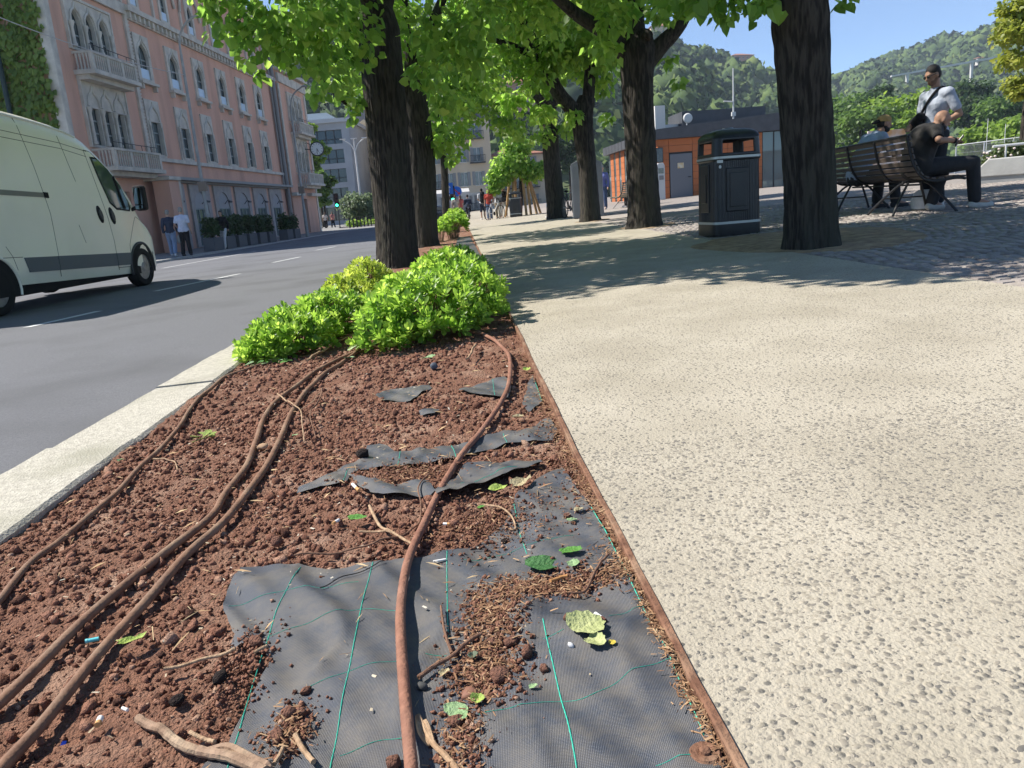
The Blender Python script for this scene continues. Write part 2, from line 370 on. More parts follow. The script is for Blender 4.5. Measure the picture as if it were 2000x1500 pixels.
# bare earth round the trees on the plaza
pit_m = mat('dry_earth', (0.32, 0.225, 0.14), 0.95, (0.20, 0.135, 0.085), 14.0, 0.8, 50.0, col3=(0.42, 0.31, 0.19), scale3=6.0)
for (cx_, cy_, rx, ry) in ((3.75, 8.0, 1.02, 1.52), (3.75, 14.4, 0.5, 0.7), (3.85, 20.6, 0.45, 0.6), (3.8, 26.6, 0.45, 0.6)):
    V = [(cx_, cy_, 0.037 * cx_ + 0.012)]; n = 48
    for ring, (rr, hz) in enumerate(((0.5, 0.016), (1.0, 0.003), (1.05, -0.03))):
        for k in range(n):
            t = 2 * math.pi * k / n; w = rr * (1 + 0.05 * math.sin(3 * t) + 0.03 * math.sin(7 * t + 1)); x, y = cx_ + rx * w * math.cos(t), cy_ + ry * w * math.sin(t)
            V.append((x, y, 0.037 * x + hz + random.uniform(-.004, .004)))
    F3 = [(0, 1 + k, 1 + (k + 1) % n) for k in range(n)]; F4 = [(1 + r_ * n + k, 1 + r_ * n + (k + 1) % n, 1 + (r_ + 1) * n + (k + 1) % n, 1 + (r_ + 1) * n + k) for r_ in range(2) for k in range(n)]
    mb = MB(); mb.add(V, F3 + F4); struct(mb.build('earth', pit_m, smooth=True))
# pavement in front of the palazzo with its stone kerb
V = []; F = []; ys = [-8, 10, 20, 30, 40, 50, 60, 75, 100, 140]
for y in ys:
    k = far_kerb(y); V += [(-60, y, -0.25), (k - 0.16, y, -0.27)]
big_o = big('sidewalk', V, [(2 * i, 2 * i + 1, 2 * i + 3, 2 * i + 2) for i in range(len(ys) - 1)], mat('stone_paving', (0.27, 0.26, 0.245), 0.85, (0.20, 0.195, 0.185), 3.0, 0.3, 30)); struct(big_o)
fk = struct(empty('kerb'))
for i in range(44):
    y0 = 12 + i * 1.6; y1 = y0 + 1.585; mb = MB()
    mb.add([(far_kerb(y) + dx, y, z) for y in (y0, y1) for (dx, z) in ((-0.17, -0.7), (-0.17, -0.262), (-0.02, -0.266), (0, -0.7))], [(0, 1, 2, 3), (7, 6, 5, 4), (1, 5, 6, 2), (2, 6, 7, 3), (0, 4, 5, 1)])
    mb.build('kerb_stone', mat('grey_kerb', (0.42, 0.41, 0.39), 0.85, (0.32, 0.31, 0.30), 8.0), fk)

# ------------------------------------------------------------------ lake and wooded hills
w = MB(); w.add([(17, 26, 0.1), (900, 26, 0.1), (900, 300, 0.1), (17, 300, 0.1)], [(0, 1, 2, 3)])
struct(w.build('water', mat('lake_water', (0.03, 0.06, 0.09), 0.12, bump=0.4, bscale=1.2, spec=0.5)))
def hill(name, table, ybase, yridge, ntree, size, seed):
    r_ = np.random.default_rng(seed)
    q = np.array([t[0] / t[1] for t in table]); zr = np.array([t[2] for t in table]); o_ = np.argsort(q); q = q[o_]; zr = zr[o_]
    nc, nr = 150, 46
    ph = r_.random(8) * 6.28
    def surf(qq, t):
        Y = ybase + (yridge - ybase) * t
        z = np.interp(qq, q, zr) * (yridge / yridge)
        tt = np.clip(t, 0, 1)
        prof = 1 - (1 - tt) ** 1.35 * (1 - 0.1 * np.sin(5 * tt + ph[0] + qq * 6) * np.minimum(1, tt * 6))
        over = np.clip(t - 1, 0, 1)
        h = z * prof * (1 - 0.6 * over) + (6 * np.sin(qq * 31 + t * 9 + ph[1]) + 4 * np.sin(qq * 67 - t * 17 + ph[2])) * np.sin(np.pi * np.clip(t, 0, 1))
        return qq * Y, Y, h - 1.5
    Q_, T_ = np.meshgrid(np.linspace(q[0], q[-1], nc), np.linspace(0, 1.35, nr))
    X, Y, Z = surf(Q_.ravel(), T_.ravel())
    F = [(a * nc + b, a * nc + b + 1, (a + 1) * nc + b + 1, (a + 1) * nc + b) for a in range(nr - 1) for b in range(nc - 1)]
    h = struct(big(name, np.stack([X, Y, Z], -1), F, mat('hill_ground', (0.06, 0.085, 0.03), 0.95, (0.10, 0.12, 0.045), 0.03), smooth=True))
    bm = bmesh.new(); bmesh.ops.create_icosphere(bm, subdivisions=1, radius=1.0)
    T = np.array([v.co[:] for v in bm.verts]); Ft = np.array([[v.index for v in f.verts] for f in bm.faces]); bm.free()
    qq = q[0] + (q[-1] - q[0]) * r_.random(ntree); tt = 1.03 * r_.random(ntree) ** 0.8
    X, Y, Z = surf(qq, tt); s = size * (0.55 + 0.75 * r_.random(ntree) ** 1.5)
    pos = np.stack([X, Y, Z + 0.35 * s], -1)
    Vv, Ff = inst(T, Ft, pos, rotz_arr(r_.random(ntree) * 6.28), np.stack([s, s, s * (0.85 + 0.5 * r_.random(ntree))], -1))
    lump = 1 + 0.22 * np.sin(Vv[:, 0] * 1.9 / size * 3 + 1) * np.sin(Vv[:, 1] * 2.1 / size * 3) * np.sin(Vv[:, 2] * 2.3 / size * 3) + r_.normal(0, 0.17, len(Vv))
    cen = np.repeat(pos, len(T), 0); Vv = cen + (Vv - cen) * lump[:, None]
    f = big('forest', Vv, Ff, forest_m, h, attrs={'rnd': np.repeat(np.clip(0.5 + 0.23 * r_.normal(size=ntree) + 0.16 * np.sin(qq * 23 + tt * 5), 0, 1), len(T))}); f['kind'] = 'stuff'
    nq = 15; d = r_.normal(size=(ntree * nq, 3)); d[:, 2] = np.abs(d[:, 2]) * 0.9 - 0.15; d[:, 1] -= 0.35; d /= np.linalg.norm(d, axis=1, keepdims=True)
    P_ = np.repeat(pos, nq, 0) + d * np.repeat(s, nq)[:, None] * (0.85 + 0.35 * r_.random((ntree * nq, 1))); T4 = np.array([(-.5, -.4, 0), (.5, -.5, .1), (.6, .4, 0), (-.3, .6, .12)])
    yd = r_.normal(size=(ntree * nq, 3)); Vv, Ff = inst(T4, np.array([(0, 1, 2, 3)]), P_, frame_arr(yd, d + r_.normal(0, .5, d.shape)), np.repeat(s, nq) * (0.28 + 0.34 * r_.random(ntree * nq)))
    f = big('forest', Vv, Ff, forest_m, h, attrs={'rnd': np.repeat(np.clip(np.repeat(0.55 + 0.2 * r_.normal(size=ntree), nq) + 0.16 * r_.normal(size=ntree * nq), 0, 1), 4)}); f['kind'] = 'stuff'
    return surf
forest_m = attr_mat('forest_crowns', [(0.016, 0.034, 0.013), (0.032, 0.060, 0.019), (0.062, 0.100, 0.028), (0.095, 0.140, 0.036), (0.135, 0.175, 0.048)], 0.9, 1.0, 0.55)
H1 = [(-435.23, 560.00, 144.40), (-247.80, 560.00, 133.63), (-96.81, 560.00, 121.75), (-48.86, 560.00, 122.19), (20.63, 560.00, 123.05), (108.54, 560.00, 113.14), (158.71, 560.00, 99.60), (176.89, 560.00, 93.15), (187.88, 560.00, 89.11), (200.77, 560.00, 82.56), (217.51, 560.00, 73.99), (240.10, 560.00, 66.01), (282.20, 560.00, 52.84), (333.39, 560.00, 30.23), (394.15, 560.00, 7.82)]
H2 = [(272.50, 800.00, 51.55), (337.64, 800.00, 79.90), (400.00, 800.00, 93.38), (413.62, 800.00, 94.51), (437.91, 800.00, 104.92), (475.90, 800.00, 113.98), (510.20, 800.00, 120.80), (552.56, 800.00, 123.72), (579.14, 800.00, 132.02), (637.20, 800.00, 143.42), (831.46, 800.00, 171.96)]
surf1 = hill('hills', H1, 190, 560, 6800, 4.3, 3)
surf2 = hill('hills', H2, 330, 800, 6200, 5.4, 5)

# ------------------------------------------------------------------ buildings
def wall_holes(mb, x0, x1, z0, z1, y, holes, depth=0.22, axis='x', flip=1):
    """a wall face in the local xz plane at y with rectangular openings (hx0,hx1,hz0,hz1) and their reveals"""
    xs = sorted({x0, x1, *[h[0] for h in holes], *[h[1] for h in holes]}); zs = sorted({z0, z1, *[h[2] for h in holes], *[h[3] for h in holes]})
    xs = [x for x in xs if x0 <= x <= x1]; zs = [z for z in zs if z0 <= z <= z1]
    pt = (lambda a, d, z: (a, y + d, z)) if axis == 'x' else (lambda a, d, z: (y + d, a, z))
    for i in range(len(xs) - 1):
        for j in range(len(zs) - 1):
            cx_, cz_ = (xs[i] + xs[i + 1]) / 2, (zs[j] + zs[j + 1]) / 2
            if any(h[0] < cx_ < h[1] and h[2] < cz_ < h[3] for h in holes): continue
            mb.add([pt(xs[i], 0, zs[j]), pt(xs[i + 1], 0, zs[j]), pt(xs[i + 1], 0, zs[j + 1]), pt(xs[i], 0, zs[j + 1])], [(0, 1, 2, 3)])
    for h in holes:
        a, b, c_, d = h
        Q = [pt(a, 0, c_), pt(b, 0, c_), pt(b, 0, d), pt(a, 0, d)]; Q2 = [pt(a, depth, c_), pt(b, depth, c_), pt(b, depth, d), pt(a, depth, d)]
        mb.add(Q + Q2, [(0, 1, 5, 4), (1, 2, 6, 5), (2, 3, 7, 6), (3, 0, 4, 7)])
def arch_outline(cx_, w, z0, zs, rise, kind, n=7):
    """inner outline of an opening: straight jambs from z0 to the springing zs, then an arch"""
    h = w / 2; pts = [(cx_ - h, z0), (cx_ + h, z0), (cx_ + h, zs)]
    for i in range(1, 2 * n):
        t = i / (2 * n); u = 1 - 2 * t        # 1..-1
        au = abs(u)
        if kind == 'round': z = math.sqrt(max(0, 1 - au * au))
        elif kind == 'point': z = math.sqrt(max(0, 1 - au * au)) * 0.55 + (1 - au) * 0.45
        else: z = (math.sqrt(max(0, 1 - au * au)) * 0.72 if au > 0.3 else 0.687 + (1 - au / 0.3) ** 1.6 * 0.313)   # ogee
        pts.append((cx_ + h * u, zs + rise * z))
    return pts + [(cx_ - h, zs)]
def ring(mb, rect, inner, y0, y1):
    """stone panel filling between a rectangle and an inner outline, from y0 (front) to y1 (back)"""
    x0, x1, z0, z1 = rect; cx_ = (x0 + x1) / 2; cz_ = sum(p[1] for p in inner) / len(inner); n = len(inner); out = []
    for p in inner:
        dx, dz = p[0] - cx_, p[1] - cz_; k = 1e9
        if dx > 1e-6: k = min(k, (x1 - cx_) / dx)
        if dx < -1e-6: k = min(k, (x0 - cx_) / dx)
        if dz > 1e-6: k = min(k, (z1 - cz_) / dz)
        if dz < -1e-6: k = min(k, (z0 - cz_) / dz)
        out.append([cx_ + dx * k, cz_ + dz * k])
    for c_ in ((x0, z0), (x1, z0), (x1, z1), (x0, z1)):
        i = min(range(n), key=lambda j: (out[j][0] - c_[0]) ** 2 + (out[j][1] - c_[1]) ** 2); out[i] = list(c_)
    V = [(p[0], y0, p[1]) for p in inner] + [(p[0], y0, p[1]) for p in out] + [(p[0], y1, p[1]) for p in inner] + [(p[0], y1, p[1]) for p in out]
    F = []
    for i in range(n):
        j = (i + 1) % n; F += [(i, j, n + j, n + i), (i, 2 * n + i, 2 * n + j, j), (n + i, n + j, 3 * n + j, 3 * n + i)]
    mb.add(V, F)
stone_m = mat('pale_stone', (0.60, 0.56, 0.49), 0.85, (0.45, 0.42, 0.37), 2.5, 0.3, 14)
pink_m = mat('pink_render', (0.66, 0.395, 0.295), 0.9, (0.60, 0.355, 0.27), 1.2, 0.15, 6, col3=(0.47, 0.285, 0.215), scale3=0.9, aspect=(1, 1, 0.22))
pane_m = mat('window_glass', (0.05, 0.065, 0.07), 0.07, (0.13, 0.16, 0.165), 1.1, spec=0.8)
frame_m = mat('window_frame', (0.23, 0.27, 0.27), 0.6)
guard_m = mat('pale_blue_guard', (0.50, 0.62, 0.74), 0.25, spec=0.5)
iron_m = mat('dark_iron', (0.03, 0.032, 0.035), 0.5, spec=0.4)
ang = math.atan2(0.995, 0.0995)
pal = empty('palazzo', (-14.35, 28.5, 0), ang, 'long pink palazzo with pale gothic window surrounds and stone balconies', 'building')
ZT = 13.6
UP = [10.15 + 3.12 * i for i in range(6)]
holes = []
for x in UP: holes += [(x - 0.62, x + 0.62, 7.55, 9.35), (x - 0.55, x + 0.55, 4.22, 5.75), (x - 0.36, x + 0.36, 10.72, 12.15)]
ARC = [10.8 + 3.12 * i for i in range(6)]
for x in ARC: holes.append((x - 1.0, x + 1.0, -0.24, 2.75))
for bx in (4.45, 31.3): holes += [(bx, bx + 2.95, 7.95, 9.5), (bx + 0.12, bx + 3.1, 4.3, 5.75)]
holes.append((31.6, 33.0, -0.24, 2.3)); holes.append((5.2, 6.8, -0.24, 2.5))
mb = MB(); wall_holes(mb, 3.1, 29.3, -0.4, ZT, 0, [h for h in holes if h[1] < 29.3]); wall_holes(mb, 29.3, 36.0, -0.4, 11.2, -0.35, [h for h in holes if h[0] > 29.3], 0.3)
mb.add([(3.1, 0, -.4), (3.1, 13, -.4), (3.1, 13, ZT), (3.1, 0, ZT), (36, -.35, -.4), (36, 13, -.4), (36, 13, 11.2), (36, -.35, 11.2), (29.3, -.35, -.4), (29.3, 0, -.4), (29.3, 0, 11.2), (29.3, -.35, 11.2)], [(3, 2, 1, 0), (4, 5, 6, 7), (8, 11, 10, 9)])
mb.add([(3.1, 0, ZT), (29.3, 0, ZT), (29.3, 13, ZT), (3.1, 13, ZT), (29.3, -.35, 11.2), (36, -.35, 11.2), (36, 13, 11.2), (29.3, 13, 11.2), (29.3, 0, ZT), (29.3, 13, ZT), (29.3, 13, 11.2), (29.3, 0, 11.2), (3.1, 13, -.4), (36, 13, -.4), (36, 13, 11), (3.1, 13, ZT)], [(0, 1, 2, 3), (4, 5, 6, 7), (8, 9, 10, 11), (12, 13, 14, 15)])
mb.build('wall', pink_m, pal)
def pane(parent, x0, x1, z0, z1, y, bars=1, trans=2, m=None):
    p = MB(); p.add([(x0, y, z0), (x1, y, z0), (x1, y, z1), (x0, y, z1)], [(0, 1, 2, 3)]); p.build('pane', m or pane_m, parent)
    f = MB()
    for k in range(bars + 2):
        x = x0 + (x1 - x0) * k / (bars + 1); f.box(x - 0.03, x + 0.03, y - 0.05, y - 0.004, z0, z1)
    for k in range(trans + 1):
        z = z0 + (z1 - z0) * (k / trans if trans else 0); f.box(x0, x1, y - 0.045, y - 0.006, z - 0.03, z + 0.03)
    f.build('frame', frame_m, parent)
for x in UP:
    # pointed upper windows
    s = MB(); ring(s, (x - 0.72, x + 0.72, 7.45, 9.5), arch_outline(x, 0.92, 7.6, 8.55, 0.72, 'ogee'), -0.09, 0.06)
    s.tube([(p[0], -0.11, p[1]) for p in arch_outline(x, 1.1, 7.6, 8.6, 0.85, 'ogee')[2:]], 0.035, 6)
    wdw = s.build('window', stone_m, pal); pane(wdw, x - 0.62, x + 0.62, 7.55, 9.35, 0.10)
    g = MB(); g.box(x - 0.44, x + 0.44, -0.02, 0.02, 7.62, 8.05); g.build('guard_panel', guard_m, wdw)
    g = MB(); g.box(x - 0.8, x + 0.8, -0.26, 0.0, 7.33, 7.45); g.box(x - 0.7, x - 0.58, -0.2, 0, 7.1, 7.33); g.box(x + 0.58, x + 0.7, -0.2, 0, 7.1, 7.33); g.build('sill', stone_m, wdw)
    # tall first floor windows under blind ogee heads
    s = MB(); ring(s, (x - 0.7, x + 0.7, 4.12, 6.68), [(x - 0.46, 4.25), (x + 0.46, 4.25), (x + 0.46, 5.3), (x + 0.46, 5.7), (x, 5.7), (x - 0.46, 5.7), (x - 0.46, 5.3)], -0.08, 0.05)
    s.tube([(p[0], -0.10, p[1]) for p in arch_outline(x, 1.0, 4.2, 5.75, 0.8, 'ogee')[2:]], 0.045, 6)
    for e in (-1, 1): s.box(x + e * 0.55 - 0.09, x + e * 0.55 + 0.09, -0.14, -0.08, 5.5, 5.72); s.tube([(x + e * 0.55, -0.12, 4.2), (x + e * 0.55, -0.12, 5.5)], 0.055, 8)
    wdw = s.build('window', stone_m, pal); pane(wdw, x - 0.55, x + 0.55, 4.22, 5.75, 0.08, 1, 3)
    # attic lancets with wide relieving arches
    s = MB(); ring(s, (x - 0.5, x + 0.5, 10.6, 12.5), arch_outline(x, 0.6, 10.75, 11.7, 0.45, 'point'), -0.06, 0.06)
    wdw = s.build('window', stone_m, pal); pane(wdw, x - 0.36, x + 0.36, 10.72, 12.15, 0.10, 1, 2)
    g = MB(); g.box(x - 0.29, x + 0.29, -0.02, 0.02, 10.78, 11.15); g.build('guard_panel', guard_m, wdw)
for k in range(7):
    x = 8.6 + 3.12 * k
    s = MB(); s.tube([(p[0], -0.08, p[1]) for p in arch_outline(x + 1.56, 2.5, 10.6, 11.6, 1.3, 'round')[2:]], 0.07, 6); s.box(x + 0.25, x + 0.4, -0.1, 0, 10.6, 11.6)
    s.build('relieving_arch', stone_m, pal)
# string courses, cornices, corner stones
s = MB(); s.box(9.0, 29.2, -0.32, 0.0, 10.28, 10.5); s.box(9.0, 29.2, -0.12, 0.0, 9.98, 10.28)
s.build('cornice', stone_m, pal)
for k in range(46):
    x = 9.2 + k * 0.435; b = MB(); b.box(x, x + 0.16, -0.25, -0.125, 10.02, 10.277); b.build('bracket', stone_m, pal)
s = MB(); s.box(9.3, 29.2, -0.16, 0, 3.93, 4.1); s.build('string_course', stone_m, pal)
s = MB(); s.box(9.3, 29.2, -0.55, 0, 3.08, 3.22); s.box(9.3, 29.2, -0.22, 0, 2.98, 3.08); s.build('shop_canopy', mat('canopy_grey', (0.30, 0.30, 0.29), 0.7), pal)
for q in ((3.1, 9.2, -0.14, 0, 10.1, 10.55), (29.3, 36.1, -0.5, -0.352, 10.3, 10.9), (29.2, 36.2, -0.7, -0.352, 11.05, 11.3)): s = MB(); s.box(*q); s.build('frieze', stone_m, pal)
s = MB(); s.box(2.9, 29.4, -0.6, 0.3, ZT - 0.05, ZT + 0.3); s.build('eaves', stone_m, pal)
for q in ((2.96, 3.3, -0.06, 0.3, -0.3, ZT - 0.06), (8.95, 9.2, -0.1, 0, 4.1, 10.1), (35.7, 36.06, -0.41, -0.352, -0.3, 10.2), (29.24, 29.5, -0.45, -0.352, 3.2, 10.2)): s = MB(); s.box(*q); s.build('corner_pier', stone_m, pal)
for k in range(40):
    b = MB(); b.box(9.22, 9.36, -0.07, -0.002, 4.2 + k * 0.145, 4.27 + k * 0.145); b.build('dentil', stone_m, pal)
s = MB(); s.tube([(28.9, -0.2, -0.3), (28.9, -0.2, ZT - 0.2)], 0.16, 10); s.tube([(28.5, -0.12, 3.2), (28.5, -0.12, ZT - 0.2)], 0.07, 8); s.build('downpipe', mat('zinc', (0.22, 0.215, 0.21), 0.5), pal, smooth=True)
# triple gothic windows of the two bays with their balconies
def triple(x0, z0, z1, y, kind, blind):
    s = MB(); w = 2.95 / 3
    outer = (x0 - 0.18, x0 + 3.13, z0 - 0.1, z1 + (1.0 if blind else 0.25))
    for k in range(3):
        c_ = x0 + w * (k + 0.5); zs = z1 - 0.02 if blind else z1 - 0.62
        xa = outer[0] if k == 0 else x0 + w * k; xb = outer[1] if k == 2 else x0 + w * (k + 1)
        if blind: ring(s, (xa, xb, outer[2], outer[3]), [(c_ - 0.34, z0), (c_ + 0.34, z0), (c_ + 0.34, (z0 + zs) / 2), (c_ + 0.34, zs), (c_, zs), (c_ - 0.34, zs), (c_ - 0.34, (z0 + zs) / 2)], y - 0.07, y + 0.1)
        else: ring(s, (xa, xb, outer[2], outer[3]), arch_outline(c_, 0.66, z0, zs, 0.55, kind), y - 0.07, y + 0.1)
        s.tube([(p[0], y - 0.1, p[1]) for p in arch_outline(c_, 0.86, z0, zs + (0.05 if blind else 0), 0.75, 'ogee')[2:]], 0.05, 6)
    s.box(outer[0] - 0.08, outer[0], y - 0.12, y, outer[2], outer[3]); s.box(outer[1], outer[1] + 0.08, y - 0.12, y, outer[2], outer[3]); s.box(outer[0] - 0.08, outer[1] + 0.08, y - 0.13, y, outer[3], outer[3] + 0.1)
    o = s.build('window', stone_m, pal)
    for k in range(4):
        c_ = MB(); cx_ = x0 + w * k; c_.lathe([(0.10, z0), (0.10, z0 + 0.1), (0.07, z0 + 0.14), (0.062, zs - 0.25), (0.11, zs - 0.1), (0.12, zs)], 12, (cx_, y - 0.13, 0)); c_.build('column', stone_m, o, smooth=True)
    pane(o, x0, x0 + 2.95, z0, z1, y + 0.13, 5, 3)
def balcony(x0, x1, z0, z1, y, d=0.75):
    s = MB(); s.box(x0 - 0.1, x1 + 0.1, y - d - 0.1, y, z0 - 0.16, z0); s.box(x0, x1, y - d * 0.7, y, z0 - 0.34, z0 - 0.16)
    s.box(x0, x1, y - d - 0.04, y - d + 0.12, z1 - 0.09, z1)
    for xx in (x0, x1 - 0.1): s.box(xx, xx + 0.1, y - d + 0.12, y, z1 - 0.09, z1)
    o = s.build('balcony', stone_m, pal)
    n = 3
    for k in range(n + 1):
        p = MB(); xx = x0 + (x1 - x0 - 0.16) * k / n; p.box(xx, xx + 0.16, y - d - 0.02, y - d + 0.11, z0 + 0.003, z1 - 0.093); p.build('pier', stone_m, o)
    b = MB(); b.lathe([(0.05, z0 + 0.003), (0.05, z0 + 0.05), (0.032, z0 + 0.1), (0.04, z0 + 0.25), (0.03, z1 - 0.25), (0.05, z1 - 0.15), (0.05, z1 - 0.093)], 8)
    me = b.mesh('baluster', True)
    for k in range(n):
        xa = x0 + (x1 - x0 - 0.16) * k / n + 0.16; xb = x0 + (x1 - x0 - 0.16) * (k + 1) / n
        for j in range(6):
            q = link_mesh('baluster', me, stone_m, o); q.location = (xa + (xb - xa) * (j + 0.5) / 6, y - d + 0.04, 0)
    for j in range(4):
        q = link_mesh('baluster', me, stone_m, o); q.location = (x0 + 0.05, y - d + 0.2 + j * 0.14, 0)
    r_ = MB(); r_.tube([(x0, y - d, z1 + 0.22), (x1, y - d, z1 + 0.22)], 0.015, 6)
    for k in range(6): xx = x0 + (x1 - x0) * k / 5; r_.tube([(xx, y - d, z1), (xx, y - d, z1 + 0.22)], 0.012, 6)
    r_.build('handrail', iron_m, o)
for (x0, y) in ((4.45, 0), (31.3, -0.352)):
    triple(x0, 7.95, 9.5, y, 'point', False); balcony(x0 - 0.15, x0 + 3.35, 7.05, 7.75, y)
    triple(x0 + 0.12, 4.3, 5.75, y, 'point', True); balcony(x0 - 0.1, x0 + 3.9, 3.4, 4.12, y, 0.9)
# ground floor shops
glass_dark = mat('shop_glass', (0.07, 0.10, 0.10), 0.05, (0.16, 0.20, 0.20), 0.9, spec=0.8)
grey_blue = mat('shop_frame', (0.24, 0.26, 0.28), 0.6)
for x in ARC:
    s = MB(); ring(s, (x - 1.25, x + 1.25, -0.24, 2.95), arch_outline(x, 1.7, -0.2, 1.75, 0.85, 'round'), -0.1, 0.05)
    o = s.build('shopfront', mat('shop_stone', (0.40, 0.37, 0.35), 0.85, (0.33, 0.31, 0.30), 3.0), pal)
    pane(o, x - 0.86, x + 0.86, -0.2, 1.7, 0.02, 2, 1, glass_dark)
    t = MB(); t.box(x - 0.86, x + 0.86, -0.02, 0.02, 1.73, 2.66); t.build('tympanum', mat('tympanum_grey', (0.36, 0.36, 0.37), 0.7), o)
    t = MB(); t.tube([(x, -0.11, 1.95), (x, -0.3, 2.15), (x, -0.45, 2.1)], 0.02, 6); t.tube([(x - 0.2, -0.45, 2.06), (x + 0.2, -0.45, 2.06)], 0.05, 8); t.build('wall_lamp', iron_m, o)
s = MB(); s.box(8.3, 9.3, -1.1, -0.35, -0.3, 2.95); s.build('porch_pier', pink_m, pal); s = MB(); s.box(8.2, 9.4, -1.2, -0.0, 2.96, 3.12); s.box(9.31, 9.5, -1.1, -0.5, -0.3, 2.95); s.build('porch_cornice', stone_m, pal)
d = MB(); d.box(31.6, 33.0, -0.1, -0.06, -0.24, 2.3); d.build('door', mat('shop_door', (0.10, 0.13, 0.15), 0.3), pal)
d = MB(); d.box(5.2, 6.8, 0.15, 0.19, -0.24, 2.5); d.build('door', mat('shop_door', (0.10, 0.13, 0.15), 0.3), pal)
s = MB(); s.box(29.25, 31.4, -0.75, -0.354, 2.5, 2.72); s.box(33.2, 36.1, -0.75, -0.354, 2.5, 2.72); s.build('shop_cornice', stone_m, pal)
# ivy on the end wall
leafT = np.array([(0, 0, 0), (-0.42, 0.25, 0.06), (-0.3, 0.7, 0.05), (0, 1, -0.06), (0.3, 0.7, 0.05), (0.42, 0.25, 0.06)]); leafF = np.array([(0, 3, 2, 1), (0, 5, 4, 3)])
n = 17000
iv = empty('ivy', (-14.35, 28.5, 0), ang, 'green ivy covering the end wall of the pink palazzo', 'ivy')
yy = 0.2 + 9.5 * rng.random(n); zz = -0.3 + 13.5 * rng.random(n)
pos = np.stack([3.06 - 0.22 * rng.random(n) - 0.1 * np.sin(yy * 3) * np.sin(zz * 2.2), yy, zz], -1)
yd = np.stack([-0.25 * np.ones(n) + rng.normal(0, .2, n), rng.normal(0, .45, n), -1 + 0.3 * rng.random(n)], -1); nd = np.stack([-np.ones(n), rng.normal(0, .5, n), 0.4 + rng.normal(0, .4, n)], -1)
Vv, Ff = inst(leafT, leafF, pos, frame_arr(yd, nd), 0.16 + 0.12 * rng.random(n))
o = big('leaves', Vv, Ff, leaf_mat('ivy_leaf', [(0.09, 0.145, 0.03), (0.14, 0.21, 0.04), (0.20, 0.26, 0.055)], 0.5, 0.3), iv, attrs={'rnd': np.repeat(rng.random(n), 6)}); o['kind'] = 'stuff'
t = MB(); t.tube([(2.75, 1.9, -0.3), (2.75, 1.9, 13)], 0.09, 8); o = t.build('stem', mat('dark_pipe', (0.03, 0.05, 0.05), 0.6), iv)  # dark vertical pipe on the ivy-covered wall

